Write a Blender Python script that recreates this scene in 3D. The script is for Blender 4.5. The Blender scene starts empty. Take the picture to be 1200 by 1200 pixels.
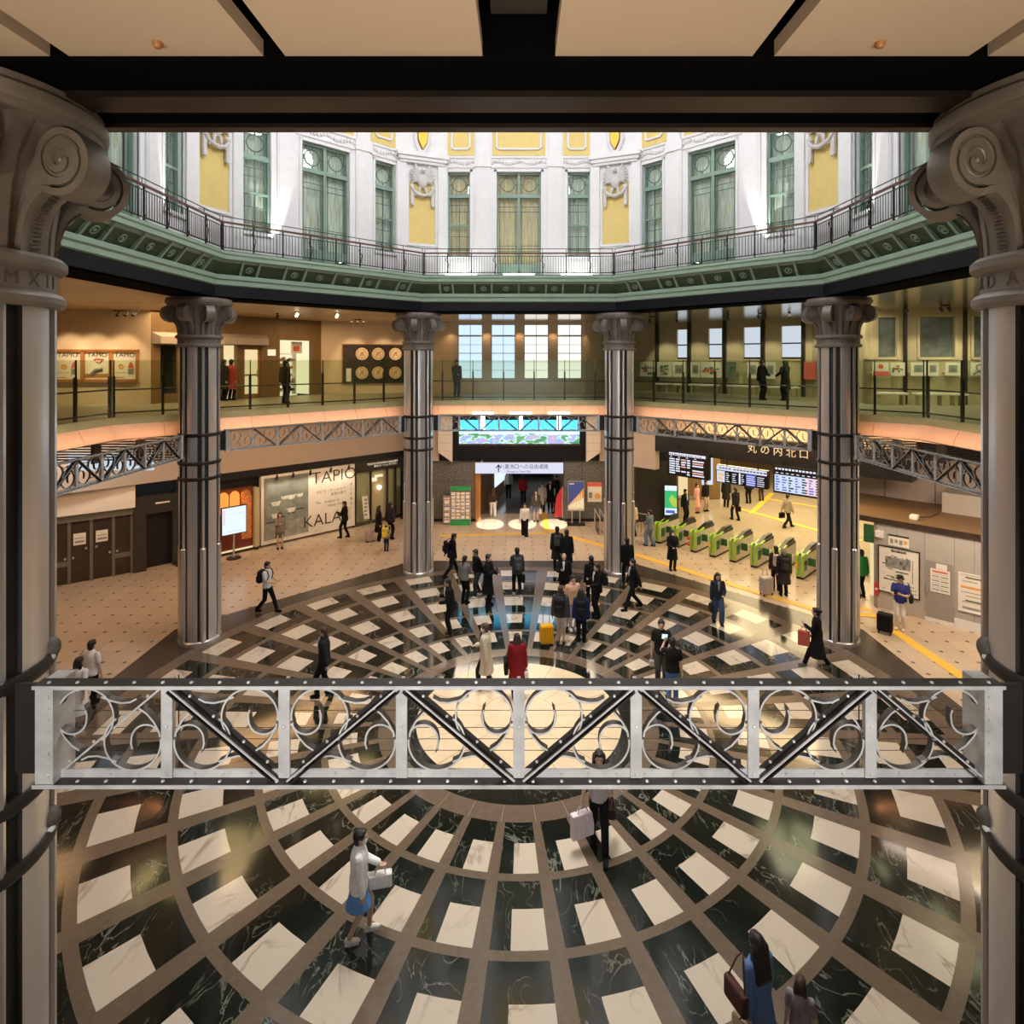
import bpy, bmesh, math, random
from mathutils import Vector, Matrix
random.seed(7)
PI=math.pi
D=13.82            # distance of the photographer from the middle of the hall
EYE=8.42
scene=bpy.context.scene
COL=scene.collection
T22=math.tan(PI/8)

# ------------------------------------------------------------------ materials
MATS={}
def newmat(name):
    m=bpy.data.materials.new(name); m.use_nodes=True
    nt=m.node_tree; b=nt.nodes['Principled BSDF']
    MATS[name]=m
    return m,nt,b
def node(nt,t,**kw):
    n=nt.nodes.new(t)
    for k,v in kw.items():
        if k.startswith('i_'): n.inputs[k[2:].replace('_',' ')].default_value=v
        else: setattr(n,k,v)
    return n
def c4(c): return (c[0],c[1],c[2],1)
def ramp(nt,stops,interp='LINEAR'):
    r=nt.nodes.new('ShaderNodeValToRGB'); r.color_ramp.interpolation=interp
    e=r.color_ramp.elements
    while len(e)<len(stops): e.new(0.5)
    for el,(p,c) in zip(e,stops): el.position=p; el.color=c4(c)
    return r
def mat(name,col,rough=.5,metal=0,var=.08,scale=6,bump=0,bscale=60,spec=None,coat=0,stretch=None):
    m,nt,b=newmat(name)
    tc=node(nt,'ShaderNodeTexCoord'); src=tc.outputs['Object']
    if stretch:
        mp=node(nt,'ShaderNodeMapping'); mp.inputs['Scale'].default_value=stretch
        nt.links.new(src,mp.inputs[0]); src=mp.outputs[0]
    n=node(nt,'ShaderNodeTexNoise'); n.inputs['Scale'].default_value=scale; n.inputs['Detail'].default_value=4
    nt.links.new(src,n.inputs['Vector'])
    lo=[max(0,x*(1-var)) for x in col]; hi=[min(1,x*(1+var)) for x in col]
    r=ramp(nt,[(.3,lo),(.7,hi)])
    nt.links.new(n.outputs['Fac'],r.inputs[0]); nt.links.new(r.outputs[0],b.inputs['Base Color'])
    b.inputs['Roughness'].default_value=rough; b.inputs['Metallic'].default_value=metal
    if spec is not None: b.inputs['Specular IOR Level'].default_value=spec
    if coat: b.inputs['Coat Weight'].default_value=coat
    if bump:
        n2=node(nt,'ShaderNodeTexNoise'); n2.inputs['Scale'].default_value=bscale; n2.inputs['Detail'].default_value=3
        nt.links.new(src,n2.inputs['Vector'])
        bp=node(nt,'ShaderNodeBump'); bp.inputs['Strength'].default_value=bump; bp.inputs['Distance'].default_value=.01
        nt.links.new(n2.outputs['Fac'],bp.inputs['Height']); nt.links.new(bp.outputs[0],b.inputs['Normal'])
    return m
def emis(name,col,s):
    m,nt,b=newmat(name)
    b.inputs['Base Color'].default_value=(0.02,0.02,0.02,1)
    b.inputs['Emission Color'].default_value=c4(col); b.inputs['Emission Strength'].default_value=s
    b.inputs['Roughness'].default_value=.4
    return m
def marble(name,base,vein,scale,rough,width=.06):
    m,nt,b=newmat(name)
    tc=node(nt,'ShaderNodeTexCoord')
    n1=node(nt,'ShaderNodeTexNoise'); n1.inputs['Scale'].default_value=scale; n1.inputs['Detail'].default_value=6; n1.inputs['Distortion'].default_value=1.6
    mp=node(nt,'ShaderNodeMapping'); mp.inputs['Scale'].default_value=(1,.55,1); mp.inputs['Rotation'].default_value=(0,0,.6)
    nt.links.new(tc.outputs['Object'],mp.inputs[0]); nt.links.new(mp.outputs[0],n1.inputs['Vector'])
    a=node(nt,'ShaderNodeMath',operation='SUBTRACT'); a.inputs[1].default_value=.5
    nt.links.new(n1.outputs['Fac'],a.inputs[0])
    ab=node(nt,'ShaderNodeMath',operation='ABSOLUTE'); nt.links.new(a.outputs[0],ab.inputs[0])
    r=ramp(nt,[(0,vein),(width*.35,[ (x+y)/2 for x,y in zip(base,vein)]),(width,base),(1,[x*.8 for x in base])])
    nt.links.new(ab.outputs[0],r.inputs[0])
    n2=node(nt,'ShaderNodeTexNoise'); n2.inputs['Scale'].default_value=.9; nt.links.new(tc.outputs['Object'],n2.inputs['Vector'])
    mk=ramp(nt,[(.42,(0,0,0)),(.62,(1,1,1))]); nt.links.new(n2.outputs['Fac'],mk.inputs[0])
    mix=node(nt,'ShaderNodeMix',data_type='RGBA'); nt.links.new(mk.outputs[0],mix.inputs[0])
    mix.inputs[6].default_value=c4(base); nt.links.new(r.outputs[0],mix.inputs[7])
    nt.links.new(mix.outputs[2],b.inputs['Base Color']); b.inputs['Specular IOR Level'].default_value=.85
    b.inputs['Roughness'].default_value=rough
    return m
def glassmat(name,tint,gloss=.08,rough=.02):
    m,nt,b=newmat(name); nt.nodes.remove(b)
    out=nt.nodes['Material Output']
    t=node(nt,'ShaderNodeBsdfTransparent'); t.inputs[0].default_value=c4(tint)
    g=node(nt,'ShaderNodeBsdfGlossy'); g.inputs['Roughness'].default_value=rough; g.inputs[0].default_value=(.9,1,.95,1)
    f0=node(nt,'ShaderNodeLayerWeight'); f0.inputs[0].default_value=.5
    f=node(nt,'ShaderNodeMath',operation='POWER'); f.inputs[1].default_value=4.0; nt.links.new(f0.outputs['Facing'],f.inputs[0])
    ad=node(nt,'ShaderNodeMath',operation='ADD'); ad.inputs[1].default_value=gloss; ad.use_clamp=True
    nt.links.new(f.outputs[0],ad.inputs[0])
    mx=node(nt,'ShaderNodeMixShader'); nt.links.new(ad.outputs[0],mx.inputs[0])
    nt.links.new(t.outputs[0],mx.inputs[1]); nt.links.new(g.outputs[0],mx.inputs[2]); nt.links.new(mx.outputs[0],out.inputs[0])
    return m
def tilemat(name,col,col2,grid,dot,rough,dotcol,rot=0):
    m,nt,b=newmat(name)
    tc=node(nt,'ShaderNodeTexCoord')
    mp=node(nt,'ShaderNodeMapping'); mp.inputs['Scale'].default_value=(1/grid,1/grid,1); mp.inputs['Rotation'].default_value=(0,0,rot)
    nt.links.new(tc.outputs['Object'],mp.inputs[0])
    fr=node(nt,'ShaderNodeVectorMath',operation='FRACTION'); nt.links.new(mp.outputs[0],fr.inputs[0])
    sb=node(nt,'ShaderNodeVectorMath',operation='SUBTRACT'); sb.inputs[1].default_value=(.5,.5,.5); nt.links.new(fr.outputs[0],sb.inputs[0])
    ab=node(nt,'ShaderNodeVectorMath',operation='ABSOLUTE'); nt.links.new(sb.outputs[0],ab.inputs[0])
    sp=node(nt,'ShaderNodeSeparateXYZ'); nt.links.new(ab.outputs[0],sp.inputs[0])
    su=node(nt,'ShaderNodeMath',operation='ADD'); nt.links.new(sp.outputs[0],su.inputs[0]); nt.links.new(sp.outputs[1],su.inputs[1])
    gt=node(nt,'ShaderNodeMath',operation='GREATER_THAN'); gt.inputs[1].default_value=1-dot; nt.links.new(su.outputs[0],gt.inputs[0])
    mxx=node(nt,'ShaderNodeMath',operation='MAXIMUM'); nt.links.new(sp.outputs[0],mxx.inputs[0]); nt.links.new(sp.outputs[1],mxx.inputs[1])
    jn=node(nt,'ShaderNodeMath',operation='GREATER_THAN'); jn.inputs[1].default_value=.492; nt.links.new(mxx.outputs[0],jn.inputs[0])
    fl=node(nt,'ShaderNodeVectorMath',operation='FLOOR'); nt.links.new(mp.outputs[0],fl.inputs[0])
    wn=node(nt,'ShaderNodeTexWhiteNoise'); nt.links.new(fl.outputs[0],wn.inputs['Vector'])
    m1=node(nt,'ShaderNodeMix',data_type='RGBA'); nt.links.new(wn.outputs['Value'],m1.inputs[0]); m1.inputs[6].default_value=c4(col); m1.inputs[7].default_value=c4(col2)
    m2=node(nt,'ShaderNodeMix',data_type='RGBA'); nt.links.new(jn.outputs[0],m2.inputs[0]); nt.links.new(m1.outputs[2],m2.inputs[6]); m2.inputs[7].default_value=c4([x*.6 for x in col])
    m3=node(nt,'ShaderNodeMix',data_type='RGBA'); nt.links.new(gt.outputs[0],m3.inputs[0]); nt.links.new(m2.outputs[2],m3.inputs[6]); m3.inputs[7].default_value=c4(dotcol)
    nt.links.new(m3.outputs[2],b.inputs['Base Color']); b.inputs['Roughness'].default_value=rough
    return m
def slatmat(name,col,col2,period,axis,rough=.5,metal=0,gap=.06):
    m,nt,b=newmat(name)
    tc=node(nt,'ShaderNodeTexCoord'); sp=node(nt,'ShaderNodeSeparateXYZ'); nt.links.new(tc.outputs['Object'],sp.inputs[0])
    dv=node(nt,'ShaderNodeMath',operation='DIVIDE'); dv.inputs[1].default_value=period; nt.links.new(sp.outputs[axis],dv.inputs[0])
    fr=node(nt,'ShaderNodeMath',operation='FRACT'); nt.links.new(dv.outputs[0],fr.inputs[0])
    fl=node(nt,'ShaderNodeMath',operation='FLOOR'); nt.links.new(dv.outputs[0],fl.inputs[0])
    wn=node(nt,'ShaderNodeTexWhiteNoise',noise_dimensions='1D'); nt.links.new(fl.outputs[0],wn.inputs['W'])
    lt=node(nt,'ShaderNodeMath',operation='LESS_THAN'); lt.inputs[1].default_value=gap; nt.links.new(fr.outputs[0],lt.inputs[0])
    m1=node(nt,'ShaderNodeMix',data_type='RGBA'); nt.links.new(wn.outputs['Value'],m1.inputs[0]); m1.inputs[6].default_value=c4(col); m1.inputs[7].default_value=c4(col2)
    m2=node(nt,'ShaderNodeMix',data_type='RGBA'); nt.links.new(lt.outputs[0],m2.inputs[0]); nt.links.new(m1.outputs[2],m2.inputs[6]); m2.inputs[7].default_value=c4([x*.25 for x in col])
    nt.links.new(m2.outputs[2],b.inputs['Base Color']); b.inputs['Roughness'].default_value=rough; b.inputs['Metallic'].default_value=metal
    return m

M={}
M['black_marble']=marble('black_marble',(.010,.012,.009),(.22,.23,.18),2.1,.09,.016)
M['cream_marble']=marble('cream_marble',(.62,.53,.42),(.30,.23,.17),.7,.12,.03)
M['tan_stone']=mat('tan_stone',(.150,.108,.075),.15,0,.10,9,spec=.8)
M['dark_stone']=mat('dark_stone',(.055,.04,.03),.25,0,.12,7)
M['disc_stone']=mat('disc_stone',(.74,.58,.38),.22,0,.05,3)
M['joint']=mat('joint',(.42,.30,.19),.5)
M['tile']=tilemat('tile',(.52,.41,.305),(.46,.36,.265),.61,.105,.28,(.045,.03,.025))
M['concourse']=tilemat('concourse',(.44,.37,.27),(.39,.33,.24),.9,.0,.12,(.3,.25,.2))
M['corridor_floor']=tilemat('corridor_floor',(.2,.21,.21),(.17,.18,.19),.9,.0,.15,(.1,.1,.1))
M['tactile']=mat('tactile',(.78,.46,.06),.5,0,.1,30,.4,40)
M['steel']=mat('steel',(.70,.67,.66),.33,.68,.07,4,.03,120,stretch=(1,1,.05))
M['steel_rod']=mat('steel_rod',(.72,.70,.69),.28,.8,.05,6,stretch=(1,1,.05))
M['groove']=mat('groove',(.03,.028,.028),.5)
M['cast']=mat('cast',(.235,.205,.18),.5,.3,.14,5,.15,70)
M['cast_dark']=mat('cast_dark',(.12,.105,.09),.6,.2,.1,9)
M['truss']=mat('truss',(.60,.59,.58),.45,.3,.16,7,.1,50)
M['truss_dark']=mat('truss_dark',(.022,.017,.014),.5,.1,.15,9)
M['ring_black']=mat('ring_black',(.0025,.0025,.003),.9,0,.1,4,spec=.03)
M['ring_brown']=mat('ring_brown',(.05,.038,.032),.35,.75,.15,4,stretch=(.3,4,1))
M['ceil_panel']=mat('ceil_panel',(.64,.50,.375),.8,0,.03,160,.08,260)
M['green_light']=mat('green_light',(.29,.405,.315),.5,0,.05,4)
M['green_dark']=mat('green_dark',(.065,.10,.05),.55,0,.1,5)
M['green_frame']=mat('green_frame',(.22,.33,.27),.45,0,.06,5)
M['dome_white']=mat('dome_white',(.785,.79,.81),.65,0,.03,5,.12,30)
M['dome_relief']=mat('dome_relief',(.74,.73,.74),.6,0,.05,14,.3,40)
M['yellow_panel']=mat('yellow_panel',(.75,.58,.20),.6,0,.04,5)
M['gold']=mat('gold',(.7,.4,.06),.35,.6)
M['green_muntin']=mat('green_muntin',(.10,.165,.125),.45,0,.06,5)
M['curtain']=mat('curtain',(.60,.61,.56),.8,0,.35,3,.3,18,stretch=(7,7,.5))
M['curtain_warm']=mat('curtain_warm',(.74,.57,.37),.8,0,.25,3,.3,18,stretch=(7,7,.5))
M['pane_green']=glassmat('pane_green',(.93,.97,.95),.03,.03)
M['rail_dark']=mat('rail_dark',(.030,.022,.02),.4,.4)
M['rail_red']=mat('rail_red',(.13,.045,.03),.35,.2)
M['barrier_glass']=glassmat('barrier_glass',(.83,.88,.78),.02,.22)
M['post_dark']=mat('post_dark',(.05,.043,.038),.4,.6)
M['peach']=mat('peach',(.68,.42,.285),.5,0,.04,3)
M['gallery_floor']=mat('gallery_floor',(.33,.31,.24),.4,0,.1,3)
M['wall_cream']=mat('wall_cream',(.66,.53,.39),.75,0,.03,3)
M['wall_wood']=mat('wall_wood',(.20,.12,.048),.55,0,.12,3,stretch=(3,3,.4))
M['wall_olive']=mat('wall_olive',(.50,.44,.27),.7,0,.05,3)
M['wall_beige']=mat('wall_beige',(.46,.385,.33),.7,0,.04,3,.08,120)
M['panel_grey']=mat('panel_grey',(.45,.42,.385),.55,.1,.03,5)
M['door_grey']=mat('door_grey',(.33,.305,.275),.5,.1,.03,5)
M['roof_brown']=mat('roof_brown',(.19,.115,.055),.6,0,.1,3)
M['ceil_wood']=slatmat('ceil_wood',(.62,.45,.27),(.52,.36,.21),.42,1,.4)
M['ceil_metal']=slatmat('ceil_metal',(.62,.56,.46),(.52,.46,.37),.6,0,.16,.75,.03)
M['ceil_gloss']=slatmat('ceil_gloss',(.68,.56,.42),(.60,.50,.38),1.4,0,.10,.5,.02)
M['granite']=mat('granite',(.13,.13,.125),.3,0,.9,18,.0)
M['granite_dark']=mat('granite_dark',(.035,.032,.028),.28,0,.8,45)
M['black']=mat('black',(.008,.008,.009),.4)
M['black_gloss']=mat('black_gloss',(.012,.012,.013),.12)
M['navy']=mat('navy',(.005,.006,.009),.5,spec=.2)
M['white']=mat('white',(.78,.76,.73),.6,0,.02,4)
M['white_fascia']=mat('white_fascia',(.80,.73,.65),.6,0,.02,4)
M['fin']=mat('fin',(.60,.555,.51),.5,0,.03,4)
M['dark_door']=mat('dark_door',(.045,.03,.022),.22,0,.2,4)
M['frame_grey']=mat('frame_grey',(.22,.20,.175),.4,.5)
M['silver']=mat('silver',(.62,.61,.6),.3,.8)
M['gate_green']=mat('gate_green',(.30,.52,.03),.35,0,.05,6)
M['gate_green_dark']=mat('gate_green_dark',(.03,.12,.035),.3)
M['gate_steel']=mat('gate_steel',(.58,.55,.47),.3,.45,.06,5)
M['gate_orange']=mat('gate_orange',(.9,.42,.04),.35)
M['red']=mat('red',(.55,.03,.04),.5)
M['oak']=mat('oak',(.42,.19,.06),.45,0,.15,6,stretch=(1,1,6))
M['paper']=mat('paper',(.80,.77,.70),.7,0,.03,4)
M['ink']=mat('ink',(.03,.028,.026),.6)
M['ink_grey']=mat('ink_grey',(.28,.27,.25),.6)
M['print_red']=mat('print_red',(.70,.14,.10),.6)
M['print_blue']=mat('print_blue',(.06,.10,.42),.5)
M['print_orange']=mat('print_orange',(.8,.38,.08),.6)
M['print_green']=mat('print_green',(.03,.35,.10),.5)
M['print_teal']=mat('print_teal',(.20,.225,.205),.55,0,.3,2)
M['print_grey']=mat('print_grey',(.30,.31,.29),.6,0,.2,4)
M['red_brick']=mat('red_brick',(.18,.035,.016),.5,0,.15,5)
M['rug_orange']=mat('rug_orange',(.62,.24,.07),.5,0,.6,16)
M['amber']=emis('amber',(1,.30,.05),1.3)
M['screen_white']=emis('screen_white',(.80,.92,1.0),1.05)
M['lamp_white']=emis('lamp_white',(1,.98,.93),14)
M['lamp_warm']=emis('lamp_warm',(1,.78,.5),5)
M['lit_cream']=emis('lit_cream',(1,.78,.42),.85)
M['lit_shop']=emis('lit_shop',(1,.86,.55),1.0)
M['window_day']=emis('window_day',(.62,.80,1.0),1.15)
M['window_day2']=emis('window_day2',(.95,.93,.86),1.15)
M['window_day3']=emis('window_day3',(.80,.90,1.0),.75)
M['window_dusk']=mat('window_dusk',(.14,.17,.16),.25,0,.25,3)
M['muntin']=mat('muntin',(.48,.52,.55),.5)
M['led_row']=emis('led_row',(.82,.84,.98),1.0)
M['led_red']=emis('led_red',(1,.45,.40),.9)
M['led_blue']=emis('led_blue',(.10,.16,.75),.8)
M['led_green']=emis('led_green',(.05,.62,.22),.8)
M['led_yellow']=emis('led_yellow',(.55,.8,.1),.8)
M['led_pink']=emis('led_pink',(.95,.72,.80),.95)
M['led_pale']=emis('led_pale',(.66,.78,.98),.95)
M['led_amber']=emis('led_amber',(.95,.6,.3),.9)
M['sign_panel']=emis('sign_panel',(.78,.80,1.0),.92)
M['sign_ink']=mat('sign_ink',(.04,.03,.16),.5)
M['eagle']=mat('eagle',(.60,.585,.575),.6,0,.1,14,.2,60)
M['orange_floor']=mat('orange_floor',(.7,.45,.2),.5)
def ledscene(name):
    m,nt,b=newmat(name)
    tc=node(nt,'ShaderNodeTexCoord'); sp=node(nt,'ShaderNodeSeparateXYZ'); nt.links.new(tc.outputs['Generated'],sp.inputs[0])
    n=node(nt,'ShaderNodeTexNoise'); n.inputs['Scale'].default_value=3.2; n.inputs['Detail'].default_value=6
    mp=node(nt,'ShaderNodeMapping'); mp.inputs['Scale'].default_value=(3.4,1,1.3); nt.links.new(tc.outputs['Generated'],mp.inputs[0]); nt.links.new(mp.outputs[0],n.inputs['Vector'])
    g=ramp(nt,[(.30,(.02,.10,.09)),(.42,(.05,.18,.06)),(.47,(.36,.42,.42)),(.53,(.06,.20,.38)),(.60,(.34,.17,.25)),(.68,(.08,.24,.38)),(.8,(.5,.55,.6))])
    nt.links.new(n.outputs['Fac'],g.inputs[0])
    s=ramp(nt,[(.38,(.75,.93,1)),(.55,(.05,.62,.95)),(1,(.02,.42,.85))]); nt.links.new(sp.outputs[2],s.inputs[0])
    k=ramp(nt,[(.40,(0,0,0)),(.46,(1,1,1))])
    ad=node(nt,'ShaderNodeMath',operation='MULTIPLY_ADD'); ad.inputs[1].default_value=.28; nt.links.new(n.outputs['Fac'],ad.inputs[0]); 
    sb=node(nt,'ShaderNodeMath',operation='SUBTRACT'); sb.inputs[1].default_value=.14; nt.links.new(sp.outputs[2],sb.inputs[0]); nt.links.new(sb.outputs[0],ad.inputs[2])
    nt.links.new(ad.outputs[0],k.inputs[0])
    mx=node(nt,'ShaderNodeMix',data_type='RGBA'); nt.links.new(k.outputs[0],mx.inputs[0]); nt.links.new(g.outputs[0],mx.inputs[6]); nt.links.new(s.outputs[0],mx.inputs[7])
    nt.links.new(mx.outputs[2],b.inputs['Emission Color']); b.inputs['Emission Strength'].default_value=2.7; b.inputs['Base Color'].default_value=(.01,.01,.01,1)
    return m
M['led_scene']=ledscene('led_scene')

# ------------------------------------------------------------------ mesh builder
WM={}
class MB:
    def __init__(s,Mx=None): s.v=[]; s.f=[]; s.mi=[]; s.M=Mx or Matrix(); s.sm=[]
    def add(s,vs,fs,mi=0,smooth=False):
        o=len(s.v)
        for p in vs: s.v.append(s.M@Vector(p))
        for f in fs: s.f.append([i+o for i in f]); s.mi.append(mi); s.sm.append(smooth)
        return s
    def box(s,x0,x1,y0,y1,z0,z1,mi=0):
        return s.add([(x0,y0,z0),(x1,y0,z0),(x1,y1,z0),(x0,y1,z0),(x0,y0,z1),(x1,y0,z1),(x1,y1,z1),(x0,y1,z1)],
            [(0,3,2,1),(4,5,6,7),(0,1,5,4),(1,2,6,5),(2,3,7,6),(3,0,4,7)],mi)
    def bbox(s,x0,x1,y0,y1,z0,z1,b=.02,mi=0):     # box with chamfered vertical and horizontal edges
        bm=bmesh.new(); bmesh.ops.create_cube(bm,size=1)
        for v in bm.verts: v.co=Vector((x0+(v.co.x+.5)*(x1-x0),y0+(v.co.y+.5)*(y1-y0),z0+(v.co.z+.5)*(z1-z0)))
        bmesh.ops.bevel(bm,geom=bm.edges[:],offset=b,segments=2,affect='EDGES',profile=.5)
        bm.verts.index_update()
        s.add([v.co.copy() for v in bm.verts],[[v.index for v in f.verts] for f in bm.faces],mi); bm.free(); return s
    def quad(s,a,b,c,d,mi=0): return s.add([a,b,c,d],[(0,1,2,3)],mi)
    def prism(s,pts,y0,y1,mi=0):                  # polygon in local xz, extruded along y
        n=len(pts)
        vs=[(x,y0,z) for x,z in pts]+[(x,y1,z) for x,z in pts]
        fs=[list(range(n)),list(range(2*n-1,n-1,-1))]+[(i,i+n,(i+1)%n+n,(i+1)%n) for i in range(n)]
        return s.add(vs,fs,mi)
    def plan(s,pts,z0,z1,mi=0):                   # polygon in local xy, extruded up
        n=len(pts)
        vs=[(x,y,z0) for x,y in pts]+[(x,y,z1) for x,y in pts]
        fs=[list(range(n-1,-1,-1)),list(range(n,2*n))]+[(i,(i+1)%n,(i+1)%n+n,i+n) for i in range(n)]
        return s.add(vs,fs,mi)
    def tube(s,pts,r,seg=6,mi=0,closed=False):
        pts=[Vector(p) for p in pts]; n=len(pts); vs=[]; fs=[]
        rr=r if isinstance(r,(list,tuple)) else [r]*n
        up=Vector((0,0,1)); last=None
        for i,p in enumerate(pts):
            if closed: d=pts[(i+1)%n]-pts[i-1]
            else: d=pts[min(i+1,n-1)]-pts[max(i-1,0)]
            if d.length<1e-9: d=Vector((0,0,1))
            d.normalize()
            if last is None:
                a=d.cross(up) 
                if a.length<1e-3: a=d.cross(Vector((0,1,0)))
            else: a=last-d*last.dot(d)
            if a.length<1e-6: a=d.orthogonal()
            a.normalize(); last=a; b=d.cross(a)
            for k in range(seg):
                t=2*PI*k/seg; vs.append(p+(a*math.cos(t)+b*math.sin(t))*rr[i])
        m=n if closed else n-1
        for i in range(m):
            j=(i+1)%n
            for k in range(seg):
                k2=(k+1)%seg; fs.append((i*seg+k,i*seg+k2,j*seg+k2,j*seg+k))
        if not closed: fs.append(list(range(seg-1,-1,-1))); fs.append([(n-1)*seg+k for k in range(seg)])
        return s.add(vs,fs,mi,True)
    def cyl(s,p,q,r,seg=12,mi=0): return s.tube([p,q],r,seg,mi)
    def lathe(s,prof,seg=32,c=(0,0,0),mi=0,smooth=True):
        vs=[];fs=[];n=len(prof)
        for k in range(seg):
            t=2*PI*k/seg
            for r,z in prof: vs.append((c[0]+r*math.cos(t),c[1]+r*math.sin(t),c[2]+z))
        for k in range(seg):
            k2=(k+1)%seg
            for i in range(n-1): fs.append((k*n+i,k2*n+i,k2*n+i+1,k*n+i+1))
        fs.append([k*n for k in range(seg-1,-1,-1)]); fs.append([k*n+n-1 for k in range(seg)])
        return s.add(vs,fs,mi,smooth)
    def ell(s,c,r,seg=12,rings=8,mi=0):
        c=Vector(c); vs=[c+Vector((0,0,-r[2]))]; fs=[]
        for i in range(1,rings):
            a=-PI/2+PI*i/rings
            for k in range(seg):
                t=2*PI*k/seg; vs.append(c+Vector((r[0]*math.cos(a)*math.cos(t),r[1]*math.cos(a)*math.sin(t),r[2]*math.sin(a))))
        vs.append(c+Vector((0,0,r[2])))
        for k in range(seg): fs.append((0,1+(k+1)%seg,1+k))
        for i in range(rings-2):
            for k in range(seg):
                k2=(k+1)%seg; fs.append((1+i*seg+k,1+i*seg+k2,1+(i+1)*seg+k2,1+(i+1)*seg+k))
        L=len(vs)-1
        for k in range(seg): fs.append((L,1+(rings-2)*seg+k,1+(rings-2)*seg+(k+1)%seg))
        return s.add(vs,fs,mi,True)
    def ribbon(s,pts,y0,y1,t,mi=0,me=None):               # flat bar bent along points of local xz, from y0 to y1
        n=len(pts); P=[Vector((p[0],0,p[1])) for p in pts]; vs=[]; fs=[]
        for i,p in enumerate(P):
            d=P[min(i+1,n-1)]-P[max(i-1,0)]
            if d.length<1e-9: d=Vector((1,0,0))
            d.normalize(); nn=Vector((-d.z,0,d.x))*(t/2)
            for q,y in ((p+nn,y0),(p+nn,y1),(p-nn,y1),(p-nn,y0)): vs.append((q.x,y,q.z))
        for i in range(n-1):
            for k in range(4):
                k2=(k+1)%4; fs.append((i*4+k,(i+1)*4+k,(i+1)*4+k2,i*4+k2))
        fs.append((3,2,1,0)); fs.append([(n-1)*4+k for k in range(4)])
        o=len(s.mi); s.add(vs,fs,mi)
        if me is not None:
            for i in range(n-1): s.mi[o+i*4+3]=me
        return s
    def build(s,name,mats,parent=None,local=False,origin=None):
        if not isinstance(mats,(list,tuple)): mats=[mats]
        me=bpy.data.meshes.new(name)
        o=bpy.data.objects.new(name,me); COL.objects.link(o)
        vs=s.v
        if parent is not None:
            o.parent=parent
            if not local:
                inv=WM[parent].inverted(); vs=[inv@p for p in vs]
            WM[o]=WM[parent]
        else:
            if origin is None:
                xs=[p.x for p in vs]; ys=[p.y for p in vs]; zs=[p.z for p in vs]
                origin=Vector(((min(xs)+max(xs))/2,(min(ys)+max(ys))/2,min(zs)))
            origin=Vector(origin); o.location=origin; vs=[p-origin for p in vs]
            WM[o]=Matrix.Translation(origin)
        me.from_pydata([tuple(p) for p in vs],[],s.f)
        for m in mats: me.materials.append(M[m] if isinstance(m,str) else m)
        me.polygons.foreach_set('material_index',s.mi)
        me.polygons.foreach_set('use_smooth',s.sm)
        me.update()
        if any(s.sm): me.set_sharp_from_angle(angle=math.radians(32))
        return o
def tag(o,label=None,cat=None,group=None,kind=None):
    if label: o['label']=label
    if cat: o['category']=cat
    if group: o['group']=group
    if kind: o['kind']=kind
    return o
def thing(name,label,cat,loc=(0,0,0),rz=0,group=None):
    o=bpy.data.objects.new(name,None); COL.objects.link(o); o.empty_display_size=.1
    o.location=loc; o.rotation_euler=(0,0,rz); WM[o]=Matrix.Translation(Vector(loc))@Matrix.Rotation(rz,4,'Z')
    return tag(o,label,cat,group)
def struct(name,mb,mats,label=None,parent=None):
    o=mb.build(name,mats,parent)
    if parent is None: o['kind']='structure'
    if label: o['label']=label
    return o
def dup(root,loc,rz,label=None,group=None):
    def cp(o,par):
        c=o.copy(); COL.objects.link(c); c.parent=par
        for ch in o.children: cp(ch,c)
        return c
    r=cp(root,None); r.location=loc; r.rotation_euler=(0,0,rz); WM[r]=Matrix.Translation(Vector(loc))@Matrix.Rotation(rz,4,'Z')
    for c in r.children_recursive: WM[c]=WM[r]
    if label: r['label']=label
    if group: r['group']=group
    return r
def text(mb,s,size,x,y,z,mi=0,align='CENTER',ext=.004,bold=0,sx=1.0,rot=None):
    """letters standing upright in local xz, facing -y, added to a mesh builder"""
    cu=bpy.data.curves.new('t','FONT'); cu.body=s; cu.size=size; cu.extrude=ext; cu.align_x=align; cu.align_y='CENTER'; cu.offset=bold; cu.resolution_u=4
    o=bpy.data.objects.new('t',cu)
    me=o.to_mesh()
    R=Matrix.Translation((x,y,z))@(rot or Matrix())@Matrix.Rotation(PI/2,4,'X')@Matrix.Diagonal((sx,1,1,1))
    if me and len(me.vertices):
        mb.add([R@v.co for v in me.vertices],[list(p.vertices) for p in me.polygons],mi)
    o.to_mesh_clear(); bpy.data.objects.remove(o); bpy.data.curves.remove(cu)
    return mb
def Wp(px,py,Y): return Vector(((px-608)/690*Y,Y-D,EYE-(py-422)/690*Y))
def G(px,py,z=0):
    Y=690*(EYE-z)/(py-422); return Vector(((px-608)/690*Y,Y-D,z))
class Seg:
    """a wall line on plan from A to B (x, distance from the photographer), left to right"""
    def __init__(s,A,B):
        s.A=Vector(A); s.B=Vector(B); d=s.B-s.A; s.L=d.length; s.d=d/s.L
        s.M=Matrix(((s.d.x,-s.d.y,0,s.A.x),(s.d.y,s.d.x,0,s.A.y-D),(0,0,1,0),(0,0,0,1)))
    def u(s,px):
        k=(px-608)/690; d=s.B-s.A
        return (k*s.A.y-s.A.x)/(d.x-k*d.y)*s.L
    def z(s,px,py):
        Y=s.A.y+s.u(px)*s.d.y; return EYE-(py-422)/690*Y
    def mb(s): return MB(s.M)
def facet(a,ap):
    """frame of an octagon side: x along it to the right, y outwards, z up"""
    c,sn=math.cos(a),math.sin(a)
    return Matrix(((sn,c,0,c*ap),(-c,sn,0,sn*ap),(0,0,1,0),(0,0,0,1)))
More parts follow.
